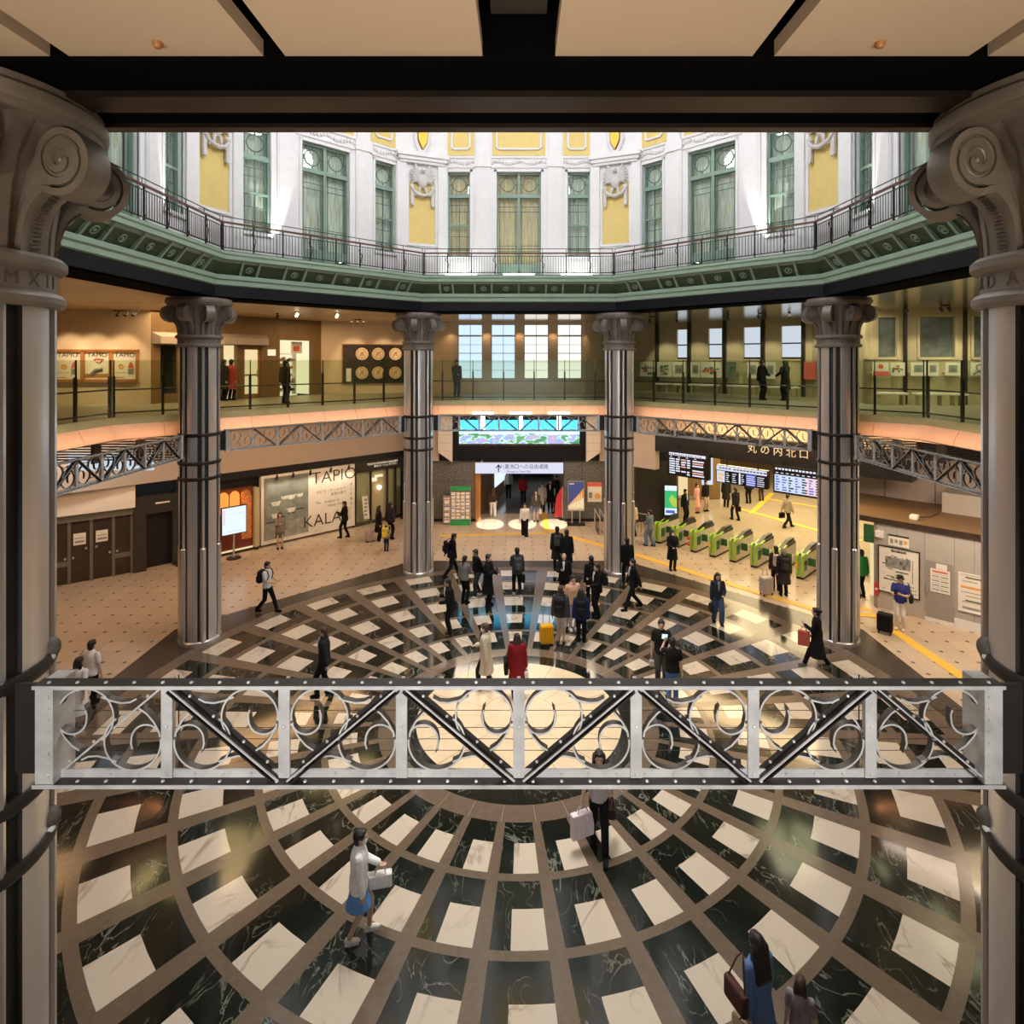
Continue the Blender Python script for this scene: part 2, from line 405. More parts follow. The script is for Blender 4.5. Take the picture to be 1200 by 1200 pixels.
def sweep(mb,prof,angles,mi=None,closed=True):
    """profile of (apothem,z) carried along octagon sides, mitred at the corners"""
    n=len(prof)
    for a in angles:
        F=facet(a,0); old=mb.M; mb.M=F
        vs=[]
        for r,z in prof: vs.append((-r*T22,r,z))
        for r,z in prof: vs.append((r*T22,r,z))
        rng=range(n) if closed else range(n-1)
        for i in rng:
            j=(i+1)%n
            mb.add([vs[i],vs[j],vs[n+j],vs[n+i]],[(0,1,2,3)],mi[i] if mi else 0)
        mb.M=old
OCT=[k*PI/4 for k in range(8)]
FAR,DL,DR,SL,SR,NEAR=PI/2,3*PI/4,PI/4,PI,0,-PI/2
SIDES={FAR:'far',DL:'far_left',DR:'far_right',SL:'left',SR:'right'}
# ------------------------------------------------------------------ the mosaic floor
def arcpts(r,a0,a1,n): return [(r*math.cos(a0+(a1-a0)*i/n),r*math.sin(a0+(a1-a0)*i/n),0) for i in range(n+1)]
def sector(mb,r0,r1,a0,a1,n,mi):
    A=arcpts(r0,a0,a1,n); B=arcpts(r1,a0,a1,n)
    for i in range(n): mb.add([A[i],B[i],B[i+1],A[i+1]],[(0,1,2,3)],mi)
fl=MB()
FM=['black_marble','cream_marble','tan_stone','dark_stone','disc_stone','joint','tile']
R=math.radians
for k in range(32):
    a=R(k*11.25-90); h=R(11.25)/2; sp=R(2.55)/2
    # centre disc, with thin radial joints and two ring joints
    j=R(.35)
    if k%2==0:
        sector(fl,.9,2.4,a-h,a-j,2,4); sector(fl,.9,2.4,a-j,a+j,1,5); sector(fl,.9,2.4,a+j,a+h,2,4)
    else: sector(fl,.9,2.4,a-h,a+h,3,4)
    sector(fl,.88,.9,a-h,a+h,2,5); sector(fl,.0001,.88,a-h,a+h,2,4)
    sector(fl,2.4,2.82,a-h,a+h,3,0)
    sector(fl,2.82,3.24,a-h,a+h-R(.12),3,2); sector(fl,2.82,3.24,a+h-R(.12),a+h,1,5)
    rings=[(3.24,4.31),(4.45,5.57),(5.72,7.0),(7.17,8.38),(8.57,9.62)]
    for q,(r0,r1) in enumerate(rings):
        sector(fl,r0,r1,a-h,a-h+sp,1,2); sector(fl,r0,r1,a+h-sp,a+h,1,2)
        b0,b1=a-h+sp,a+h-sp; bm_=b0+(b1-b0)*.36; rm=r0+(r1-r0)*.43
        sector(fl,r0,r1,b0,bm_,1,0); sector(fl,r0,rm,bm_,b1,2,0); sector(fl,rm,r1,bm_,b1,2,1)
    ends=[(4.31,4.45),(5.57,5.72),(7.0,7.17),(8.38,8.57),(9.62,10.05)]
    for r0,r1 in ends: sector(fl,r0,r1,a-h,a+h,4,2)
for s8 in range(8):
    for i in range(8):     # dark border out to the octagon, then the small-dot tiles
        t0=R(s8*45-22.5+i*45/8); t1=R(s8*45-22.5+(i+1)*45/8); m0=R(s8*45)
        o=lambda t,ap:(ap/math.cos(t-m0)*math.cos(t),ap/math.cos(t-m0)*math.sin(t),0)
        c=lambda t:(10.05*math.cos(t),10.05*math.sin(t),0)
        fl.add([c(t0),o(t0,10.75),o(t1,10.75),c(t1)],[(0,1,2,3)],3)
        fl.add([o(t0,10.75),o(t0,30),o(t1,30),o(t1,10.75)],[(0,1,2,3)],6)
# slab below
fl.box(-28,28,-28,28,-.35,-.02,3)
floor=fl.build('floor',FM,origin=(0,0,0)); floor.location=(0,.14,0); floor['kind']='structure'
floor['label']='polished marble mosaic floor of radiating black and cream panels'

# ------------------------------------------------------------------ steel columns
def spiral_pts():
    pts=[(.655,.02),(.657,.09),(.668,.18),(.69,.27),(.73,.355),(.785,.42),(.845,.462)]   # (r, z above neck top)
    c=(.99,.665); r0=.205
    a0=math.atan2(.462-c[1],.845-c[0])
    n=96; turns=2.35
    for i in range(1,n+1):
        t=i/n; a=a0+t*turns*2*PI; r=r0*(1-t)**.8+.03
        pts.append((c[0]+r*math.cos(a),c[1]+r*math.sin(a)))
    return pts,c
KR=.85
MB0=MB
def make_column():
    root=thing('steel_column','x','column')
    MB=lambda Mx=None: MB0(Matrix.Diagonal((KR,KR,1,1))@(Mx or Matrix()))
    m=MB(); m.lathe([(.60,0),(.60,8.82)],48)
    m.build('shaft','steel',root,True)
    for k in range(6):
        a=k*PI/3+PI/6
        m=MB(); 
        # curved plates between the rods
        for d0,d1 in ((PI/12*1.02,PI/3-PI/12*1.02),):
            n=10; vs=[]; 
            for i in range(n+1):
                t=a+d0+(d1-d0)*i/n
                for z in (0,8.81): vs.append((.655*math.cos(t),.655*math.sin(t),z))
            m.add(vs,[(2*i,2*i+2,2*i+3,2*i+1) for i in range(n)],0,True)
            for t in (a+d0,a+d1):
                m.add([(.655*math.cos(t),.655*math.sin(t),0),(.60*math.cos(t),.60*math.sin(t),0),(.60*math.cos(t),.60*math.sin(t),8.81),(.655*math.cos(t),.655*math.sin(t),8.81)],[(0,1,2,3)],1)
        m.build('curved_plate',['steel','groove'],root,True)
        m=MB(); 
        n=6; vs=[]
        for i in range(n+1):
            t=a-PI/12*1.02+PI/6*1.02*i/n
            for z in (0,8.81): vs.append((.606*math.cos(t),.606*math.sin(t),z))
        m.add(vs,[(2*i,2*i+2,2*i+3,2*i+1) for i in range(n)],0,True)
        m.build('groove','groove',root,True)
        m=MB(); m.tube([(.625*math.cos(a),.625*math.sin(a),z) for z in (0,2.6,6,8.81)],.058,10); m.build('rod','steel_rod',root,True)
        m=MB(); m.tube([(.62*math.cos(a),.62*math.sin(a),z) for z in (.12,2.84)],.105,12); m.tube([(.62*math.cos(a),.62*math.sin(a),z) for z in (2.84,2.87)],[.105,.08],12); m.build('rod_sleeve','steel_rod',root,True)
    for z in (6.2,5.36,4.9):
        m=MB(); m.lathe([(.62,z-.05),(.675,z-.05),(.695,z-.02),(.695,z+.02),(.675,z+.05),(.62,z+.05)],40); m.build('clamp_ring','truss_dark',root,True)
    m=MB(); m.lathe([(.6,0),(.70,0),(.70,.09),(.67,.12),(.6,.12)],40); m.build('base','steel',root,True)
    # capital
    nk=thing_part('neck_band',root,lambda m:m.lathe([(.62,8.80),(.73,8.80),(.755,8.83),(.755,8.87),(.73,8.90),(.69,8.915),(.69,9.05),(.73,9.06),(.765,9.09),(.765,9.14),(.73,9.17),(.62,9.17)],48),'cast')
    bell=MB(); bell.lathe([(.60,9.12),(.62,9.3),(.655,9.5),(.72,9.72),(.82,9.92),(.93,10.04),(.5,10.05)],48); bell.build('bell','cast',root,True)
    ab=MB(); ab.lathe([(.5,10.03),(.97,10.03),(1.02,10.05),(1.03,10.09),(1.055,10.10),(1.075,10.13),(1.075,10.19),(1.04,10.22),(1.04,10.262),(.5,10.262)],56); ab.build('abacus','cast',root,True)
    pts,c=spiral_pts()
    for k in range(8):
        F=Matrix.Rotation(k*PI/4+PI/8,4,'Z')@Matrix.Translation((0,0,9.14))
        m=MB(F)
        m.ribbon(pts,-.135,.135,.05); m.sm=[True]*len(m.sm)
        # cheek filling the side of the scroll back to the bell
        ch=[(.60,.0)]+pts[:7]+[(c[0]+.175*math.cos(t),c[1]+.175*math.sin(t)) for t in [R(x) for x in range(-110,125,20)]]+[(.88,.88),(.72,.78),(.62,.5)]
        m.prism(ch,-.110,.110)
        for sg in (-1,1):   # raised spiral bead on each cheek
            cu=[(c[0]+(.145*(1-i/40)+.012)*math.cos(.4+i*.36),sg*.116,c[1]+(.145*(1-i/40)+.012)*math.sin(.4+i*.36)) for i in range(40)]
            m.tube(cu,.013,5)
            m.ell((c[0],sg*.114,c[1]),(.03,.03,.03),8,5)
        vl=m.build('volute','cast',root,True)
        b=MB(F)
        for i in range(6):
            (x0,z0),(x1,z1)=pts[i],pts[i+1]
            dx,dz=x1-x0,z1-z0; L=math.hypot(dx,dz); nx,nz=dz/L,-dx/L
            q=max(2,int(L/.026))
            for j in range(q):
                t=(j+.5)/q; x=x0+dx*t+nx*.03; z=z0+dz*t+nz*.03
                b.box(x-.012,x+.012,-.045,.045,z-.008,z+.008)
        b.build('bead_strip','cast_dark',vl,True)
        # petal between two scrolls
        F=Matrix.Rotation(k*PI/4,4,'Z'); m=MB(F)
        pr=[(.635,9.14),(.65,9.35),(.69,9.6),(.77,9.82),(.90,10.0),(.95,10.04)]
        vs=[];n=len(pr)
        for i,(r,z) in enumerate(pr):
            w=.085+.05*i/n
            for y,q in ((-w,-.02),(-w*.5,.035),(w*.5,.035),(w,-.02)): vs.append((r+q,y,z))
        m.add(vs,[(i*4+j,i*4+j+1,i*4+4+j+1,i*4+4+j) for i in range(n-1) for j in range(3)],0,True)
        m.build('petal','cast',root,True)
    return root,nk
def thing_part(name,root,fn,mt):
    m=MB(Matrix.Diagonal((KR,KR,1,1))); fn(m); return m.build(name,mt,root,True)
col0,_=make_column()
cr=9.66/math.cos(PI/8)
colpos={'nl':R(-112.5),'nr':R(-67.5),'ml':R(157.5),'mr':R(22.5),'fl':R(112.5),'fr':R(67.5)}
collab={'nl':'steel column at the left edge, nearest, large scrolled capital with carved M and II',
 'nr':'steel column at the right edge, nearest, large scrolled capital with carved A and D',
 'ml':'steel column with scrolled capital left of the mosaic, beside the orange kiosk wall',
 'mr':'steel column with scrolled capital right of the mosaic, beside the last ticket gate',
 'fl':'far steel column left of the video screen passage, beside the shop doors',
 'fr':'far steel column right of the video screen passage, beside the first ticket gates'}
cols={}
for i,(k,a) in enumerate(colpos.items()):
    p=(cr*math.cos(a),cr*math.sin(a),0)
    if i==0: o=col0; o.location=p; o.rotation_euler=(0,0,a); WM[o]=Matrix.Translation(p)@Matrix.Rotation(a,4,'Z'); o['label']=collab[k]
    else: o=dup(col0,p,a,collab[k])
    o['group']='steel columns around the hall'
    cols[k]=o
def neck_letters(root,items):
    for s_,deg in items:
        a=R(deg)-root.rotation_euler.z; m=MB(Matrix.Rotation(a+PI/2,4,'Z'))
        text(m,s_,.135,0,-.690*KR,8.985,0,ext=.006,bold=-.001)
        nb=[c for c in root.children if c.name.startswith('neck_band')][0]
        o=m.build('carved_letter','cast_dark',nb,True)
neck_letters(cols['nl'],[('M',-17),('X',-1),('I',12),('I',20),('M',-33)])
neck_letters(cols['nr'],[('A',-206),('D',-191),('A',-172),('N',-156)])
for k,st in (('mr',-160),('ml',-75),('fl',-100),('fr',-120)):
    neck_letters(cols[k],[(ch,st+i*13) for i,ch in enumerate('ADMMXII') ][:7])

# ------------------------------------------------------------------ iron trusses between the columns
def make_truss(label):
    root=thing('iron_truss',label,'truss',(0,0,0))
    h=3.24; pw=.795; z0,z1=5.585,6.235
    def rivets(m,y,z,vertical=True):
        n=34
        for i in range(n):
            x=-h+.08+(2*h-.16)*i/(n-1)
            if vertical: m.ell((x,y,z),(.013,.010,.013),6,4)
            else: m.ell((x,y,z),(.013,.013,.010),6,4)
    m=MB(); m.box(-h,h,-.02,-.008,z1-.055,z1); m.box(-h,h,-.10,.0,z1,z1+.014,1); rivets(m,-.022,z1-.03); rivets(m,-.06,z1+.016,False)
    m.box(-h,h,-.106,-.10,z1-.008,z1+.014)
    m.build('top_chord',['truss','truss_dark'],root,True)
    m=MB(); m.box(-h,h,-.02,-.008,z0,z0+.055); m.box(-h,h,-.10,.04,z0-.014,z0,1); rivets(m,-.022,z0+.028); rivets(m,-.06,z0+.002,False)
    m.box(-h,h,-.106,-.10,z0-.018,z0+.006)
    m.build('bottom_chord',['truss','truss_dark'],root,True)
    for i in range(-4,5):
        x=i*pw; w=.038 if abs(i)<4 else .05
        if abs(i)==4: x-=math.copysign(.01,i)
        m=MB(); m.box(x-w,x+w,-.034,-.02,z0+.005,z1-.005)
        for z in (z0+.03,(z0+z1)/2+.03,z1-.03): m.ell((x,-.036,z),(.012,.01,.012),6,4)
        m.box(x-.012,x+.012,-.02,.05,z0,z1)
        if abs(i)==4:
            s=math.copysign(1,i); m.box(x-.06,x+.06,-.09,.11,z0-.01,z1+.01,0); m.box(x+s*.06,x+s*.26,-.012,.012,z0+.02,z1-.02,1)
            for q in range(8): m.ell((x-s*.03,-.092,z0+.06+q*.075),(.012,.01,.012),6,4)
        m.build('post',['truss','truss_dark'],root,True)
    sc=.001412
    for i in range(8):
        x0=-4*pw+i*pw; tl=(i%2==1)        # odd panels: bar from top left to bottom right
        a=(x0+.03,z1-.03) if tl else (x0+.03,z0+.0); b=(x0+pw-.03,z0) if tl else (x0+pw-.03,z1-.03)
        d=Vector((b[0]-a[0],0,b[1]-a[1])); L=d.length; ang=math.atan2(d.z,d.x)
        m=MB(Matrix.Translation((a[0],0,a[1]))@Matrix.Rotation(-ang,4,'Y'))
        if i in (0,): m.box(0,L,-.012,.03,-.006,.006)
        else:
            m.box(0,L,-.06,.04,-.004,.004,1); m.box(0,L,-.065,-.055,-.004,.007,0); m.box(0,L,-.065,.0,-.030,-.022,1)
            m.box(0,L,-.004,.004,-.03,.03,1)
        for q in (.14,.36,.64,.86): m.ell((L*q,-.008,.016),(.011,.011,.011),6,4)
        m.build('diagonal',['truss','truss_dark'],root,True)
        # a scroll in each triangle
        px_,pz_=x0+.04,z0+.045; pW,pH=pw-.08,(z1-z0)-.085
        cx,cz,Rr=.197,.198,.192
        circ=[(cx+Rr*math.cos(t),cz+Rr*math.sin(t)) for t in [R(180+ (235)*q/30) for q in range(31)]]
        lead=[(.152+.003,.425),(.105,.392),(.055,.335),(.018,.268)]
        hk=[(.014,.235)]+[(.105+.10*math.cos(t),.215+.10*math.sin(t)) for t in [R(155-155*q/14) for q in range(15)]]+[(.208,.185),(.197,.150)]
        leaf=[(.208,.185),(.192,.150),(.203,.120),(.186,.165)]
        br=[(.305,.062),(.37,.088),(.44,.103),(.50,.098),(.545,.075)]
        circ=lead+circ
        for up in (0,1):
            T=Matrix.Identity(4)
            if up: T=Matrix.Translation((pW,0,pH))@Matrix.Rotation(PI,4,'Y')@T
            if not tl: T=Matrix.Translation((pW,0,0))@Matrix.Diagonal((-1,1,1,1))@T
            m=MB(Matrix.Translation((px_,0,pz_))@T)
            m.ribbon(circ,-.024,.024,.012,0,1); m.ribbon(hk,-.024,.024,.012,0,1); m.ribbon(br,-.024,.024,.012,0,1)
            m.prism([(.212,.178),(.196,.160),(.186,.118),(.206,.140)],-.02,.02)
            m.ell((cx-Rr+.004,-.032,cz+.03),(.009,.008,.009),6,4)
            m.build('scroll',['scroll_shaded','truss'],root,True)
    return root
M['scroll_shaded']=mat('scroll_shaded',(.10,.085,.072),.45,.4,.2,9)  # truss iron with shade put into its colour; front edges stay pale
tlab={NEAR:'iron lattice truss with scrollwork spanning the foreground between the two nearest columns',
 FAR:'far scrollwork truss in front of the blue video screen with three floodlights',
 DL:'scrollwork truss on the left under the peach ledge, above the TAPIO poster',
 DR:'scrollwork truss on the right above the departure boards',
 SL:'scrollwork truss seen end-on at far left above the white fascia',
 SR:'scrollwork truss seen end-on at far right above the brown booth roof'}
tr0=None
for a,lb in tlab.items():
    F=facet(a,9.80); 
    if a==NEAR: F=facet(a,9.80)@Matrix.Rotation(PI,4,'Z')
    rz=math.atan2(F[1][0],F[0][0])
    if tr0 is None: tr0=make_truss(lb); o=tr0; o.location=F.translation; o.rotation_euler=(0,0,rz); WM[o]=Matrix.Translation(F.translation)@Matrix.Rotation(rz,4,'Z')
    else: o=dup(tr0,F.translation,rz,lb)
    o['group']='iron trusses between the columns'
# near truss stay wires
m=MB(); 
for z in (5.69,5.77,5.85,5.97): m.tube([(-3.2,-D+4.12,z),(3.2,-D+4.12,z)],.0022,5)
for x in (-2.38,-.79,.79,2.38): m.cyl((x,-D+4.12,5.60),(x,-D+4.12,6.22),.004,5)
tag(m.build('stay_wires','post_dark'),'thin steel wires strung along the nearest truss','wire')
# three floodlights on the far truss
fl0=None
for i,px in enumerate((566,610,655)):
    p=Wp(px,485,24.35)
    if fl0 is None:
        fl0=thing('floodlight','x','lamp',p)
        m=MB(); m.bbox(-.45,.45,-.10,.10,.0,.10,.02); m.build('housing','white',fl0,True)
        m=MB(); m.box(-.42,.42,-.13,-.10,.005,.075); m.box(-.40,.40,-.08,.08,-.012,.001); m.build('lamp_face','lamp_white',fl0,True)
        m=MB(); m.box(-.06,.06,-.05,.05,-.72,.0); m.build('bracket','white',fl0,True)
        m=MB(); m.box(-.085,.085,-.09,-.05,-.70,-.02); m.build('glare_tube','lamp_white',fl0,True)  # tube made wide so its glow stands in for glare
        o=fl0
    else: o=dup(fl0,p,0)
    o['label']=('left','middle','right')[i]+' one of three glaring white floodlights on the far truss'; o['group']='floodlights on the far truss'
# round spotlights strapped to the near columns
for x,Y,z,lb in ((-3.5,4.4,6.27,'round spotlight on the left near column, above the truss'),(-3.5,4.4,5.0,'round spotlight with white lens on the left near column, below the truss'),
               (3.5,4.4,6.27,'round spotlight on the right near column, above the truss'),(3.5,4.4,5.0,'round spotlight with white lens on the right near column, below the truss')):
    t=thing('spotlight',lb,'lamp',(x,Y-D,z),0,'spotlights on the near columns')
    m=MB(); m.ell((0,0,0),(.062,.075,.08),14,10); m.build('housing','cast_dark',t,True)
    s=-1 if x>0 else 1
    m=MB(); m.ell((s*.015,-.035,-.052),(.045,.04,.032),12,8); m.build('lens','white',t,True)
    m=MB(); m.box(min(0,-s*.14),max(0,-s*.14),-.03,.03,-.03,.03); m.build('bracket','cast_dark',t,True)

# ------------------------------------------------------------------ ring beam, green balcony, dome wall
mb=MB(); sweep(mb,[(9.13,10.28),(10.14,10.28),(10.14,10.9),(9.13,10.9)],OCT)
struct('trim_1',mb,'ring_black','black ring beam around the open dome')
mb=MB(facet(NEAR,0)@Matrix.Identity(4)); 
mb.box(-3.5,3.5,9.50,9.76,10.235,10.28); struct('trim_2',mb,'ring_brown','brown steel plate under the nearest ring beam')
mb=MB(facet(NEAR,0)); mb.box(-3.75,3.75,9.10,9.2,10.245,10.285); struct('trim_3',mb,'ring_brown','brown strip standing in for the lit edge of the nearest ring beam')  # added strip paints the light along the beam's lower edge
mb=MB(); sweep(mb,[(9.08,10.33),(9.25,10.33),(9.25,10.67),(9.10,10.67)],OCT)
struct('trim_4',mb,'navy','dark band below the green cornice')
GP=[(8.86,11.66),(8.72,11.66),(8.66,11.62),(8.66,11.56),(8.69,11.54),(8.69,11.42),(8.80,11.40),(8.84,11.34),(9.16,11.02),(9.03,11.00),(9.00,10.97),(9.0,10.87),(9.05,10.83),(9.05,10.70),(9.10,10.67),(9.6,10.67),(9.6,11.60)]
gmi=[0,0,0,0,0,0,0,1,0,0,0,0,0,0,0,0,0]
nb=5
for a in OCT:
    mb=MB(); sweep(mb,GP,[a],gmi)
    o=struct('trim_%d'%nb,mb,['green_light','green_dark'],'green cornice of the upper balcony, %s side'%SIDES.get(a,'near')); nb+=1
    if a in SIDES:
        for u in (-3.05,-2.55,-1.70,-1.05,0,1.05,1.70,2.55,3.05):
            m=MB(facet(a,0)); w=.035
            m.add([(u-w,8.80,11.40),(u+w,8.80,11.40),(u+w,9.16,11.0),(u-w,9.16,11.0),(u-w,8.72,11.40),(u+w,8.72,11.40),(u+w,9.06,10.98),(u-w,9.06,10.98)],
                [(0,1,2,3),(7,6,5,4),(0,4,5,1),(1,5,6,2),(2,6,7,3),(3,7,4,0)])
            m.build('bracket','green_light',o)
        for u in (-2.8,-1.37,-.5,.5,1.37,2.8):
            m=MB(facet(a,0)); m.M=m.M@Matrix.Translation((u,8.97,11.18))@Matrix.Rotation(R(-45),4,'X')
            m.tube([(.1*math.cos(t),.1*math.sin(t),0) for t in [k*PI/8 for k in range(16)]],.018,6,closed=True); m.ell((0,0,0),(.05,.05,.03),8,6)
            m.build('rosette','green_light',o)
        m=MB(facet(a,0))
        for q in range(66):
            x=-3.5+q*.1077; m.box(x-.03,x+.03,8.655,8.70,11.575,11.615)
        m.build('dentils','green_light',o)
mb=MB(); sweep(mb,[(8.80,11.66),(9.6,11.66),(9.6,11.70),(8.80,11.70)],OCT); struct('trim_%d'%nb,mb,'green_dark','upper balcony floor'); nb+=1

A9=9.5; HW=2.87
FZ0,FZ1=11.4,18.9
def cyl_ring(m,cx,y,cz,r,t=.018): m.tube([(cx+r*math.cos(k*PI/10),y,cz+r*math.sin(k*PI/10)) for k in range(20)],t,5,closed=True)
def dome_window(n,F,c,hw,z0,z1,wide,side,warm):
    """c centre along the wall, hw half width"""
    lab='green framed %s window of the upper wall, %s side'%('double' if wide else 'narrow',side)
    fr=MB(F); y=A9+.16; w=.055
    for s in (-1,1): fr.box(c+s*hw-w*(s>0)*1.0-(0 if s>0 else 0),c+s*hw+w*(s<0),y-.05,y+.08,z0,z1) 
    zt=z1-.93
    fr.box(c-hw,c+hw,y-.05,y+.08,z1-.07,z1); fr.box(c-hw,c+hw,y-.07,y+.08,zt-.07,zt+.07); 
    zp=z0+.75 if wide else z0
    if wide: fr.box(c-hw,c+hw,y,y+.08,z0,zp,1); fr.box(c-.05,c+.05,y-.06,y+.08,z0,z1); 
    else: fr.box(c-hw,c+hw,y-.05,y+.08,z0,z0+.08); fr.box(c-hw,c+hw,y-.04,y+.06,(z0+zt)/2+.02,(z0+zt)/2+.09)
    root=fr.build('window_%d'%n,['green_frame','green_frame']); root['kind']='structure'; root['label']=lab
    cs=[c-hw/2,c+hw/2] if wide else [c]
    cw=hw/2 if wide else hw
    m=MB(F)
    for cc in cs:
        cyl_ring(m,cc,y,(zt+z1)/2+.0,.27 if wide else .27)
        m.box(cc-.012,cc+.012,y-.012,y+.012,(zt+z1)/2+.27,z1-.06); m.box(cc-.012,cc+.012,y-.012,y+.012,zt+.06,(zt+z1)/2-.27)
        for s in (-1,1):
            xa=cc+s*.27; xb=cc+s*(cw-.05); m.box(min(xa,xb),max(xa,xb),y-.012,y+.012,(zt+z1)/2-.012,(zt+z1)/2+.012)
            xq=cc+s*(cw-.12); m.box(xq-.01,xq+.01,y-.01,y+.01,zp,z1)
        for z in ([zt-.42,zt-.62,zp+.5,zp+.72] if wide else [zt-.35,zt-.62,zt-1.15,zt-1.6,zt-2.1,zp+.3]):
            if z>zp: m.box(cc-cw+.04,cc+cw-.04,y-.010,y+.010,z-.011,z+.011)
        if not wide: m.box(cc-.016,cc+.016,y-.02,y+.02,zp,zt)
    m.build('muntins','green_muntin',root)
    m=MB(F); m.box(c-hw+.03,c+hw-.03,y+.02,y+.032,zp,z1-.03); m.build('pane','pane_green',root)
    m=MB(F)     # gathered curtains behind
    nn=int(hw*24)
    for i in range(nn):
        xa=c-hw+2*hw*i/nn; xb=xa+2*hw/nn; ya=y+.2+.03*(i%2); yb=y+.2+.03*((i+1)%2)
        m.quad((xa,ya,z0),(xb,yb,z0),(xb,yb,z1),(xa,ya,z1))
    m.build('curtain','curtain_warm' if warm else 'curtain',root)
WN=1
WINDOWS=[]
for a in OCT:
    F=facet(a,0); side=SIDES.get(a,'near')
    mb=MB(F); y0,y1=A9,A9+.35
    zt=15.87; edges=[(-2.37,.44,12.5),(0,.88,11.5),(2.37,.44,12.5)]
    xs=[-HW]
    for c,h,z in edges: xs+= [c-h,c+h]
    xs.append(HW)
    for i in range(0,8,2): mb.box(xs[i],xs[i+1],y0,y1,FZ0,zt)
    mb.box(-HW,HW,y0,y1,zt,FZ1)
    for c,h,z in edges: mb.box(c-h,c+h,y0,y1,FZ0,z); 
    mb.box(-HW,HW,y1+.35,y1+.4,FZ0,zt+.2)        # dim rooms close behind the curtains
    w=struct('wall_upper_'+side,mb,['dome_white'],'white upper wall of the dome, %s side'%side)
    if a not in SIDES: continue
    # pilaster strips, window surrounds, frieze, yellow fields
    for s in (-1,1):
        m=MB(F); x0,x1=sorted((s*1.12,s*1.73)); m.box(x0,x1,y0-.07,y0,FZ0,16.05); m.box(x0+.06,x1-.06,y0-.085,y0-.06,FZ0+.9,15.9)
        m.box(x0-.03,x1+.03,y0-.12,y0,16.05,16.42); m.box(x0+.05,x1-.05,y0-.10,y0,16.42,FZ1-.1); m.build('pilaster','dome_white',w)
    for c,h,z in edges:
        m=MB(F); 
        for s in (-1,1): x0,x1=sorted((c+s*h,c+s*(h+.09))); x1=min(x1,HW); x0=max(x0,-HW); m.box(x0,x1,y0-.04,y0+.03,z,zt+.09)
        m.box(max(-HW,c-h-.09),min(HW,c+h+.09),y0-.04,y0+.03,zt,zt+.1); m.build('window_surround','dome_white',w)
        m=MB(F)
        if z>12: m.box(c-h-.05 if c>0 else max(c-h-.05,-HW),min(c+h+.05,HW),y0-.08,y0+.02,z-.1,z); m.box(c-h+.06,c+h-.06,y0-.02,y0,z-.7,z-.2); m.build('sill','dome_white',w)
    m=MB(F); m.box(-HW,HW,y0-.05,y0,16.02,16.08); m.box(-HW,HW,y0-.05,y0,16.40,16.46)
    random.seed(3)
    for q in range(46):
        x=-2.8+q*.1245
        m.ell((x,y0-.02,16.24+.05*math.sin(q*.9)),(.06,.05,.075),8,5)
    m.build('garland_frieze','dome_relief',w)
    for c,h in ((-2.29,.53),(0,1.05),(2.29,.53)):
        m=MB(F); m.box(c-h,c+h,y0-.02,y0,16.52,18.3,0); m.build('yellow_field','yellow_panel',w)
        m=MB(F); g=h-.18; pts=[(c-g,y0-.05,18.1),(c-g,y0-.05,16.82),(c-g+.08,y0-.05,16.76),(c+g-.08,y0-.05,16.76),(c+g,y0-.05,16.82),(c+g,y0-.05,18.1)]
        m.tube(pts,.05,6); m.build('field_moulding','dome_white',w)
    warm=(a==FAR)
    for c,h,z in edges:
        dome_window(WN,F,c,h,z,zt,abs(c)<.1,{'far':'far','far_left':'far left','far_right':'far right'}.get(side,side)+(' (centre of its wall)' if abs(c)<.1 else (' (left of its wall)' if c<0 else ' (right of its wall)')),warm and c<=0.1); WN+=1
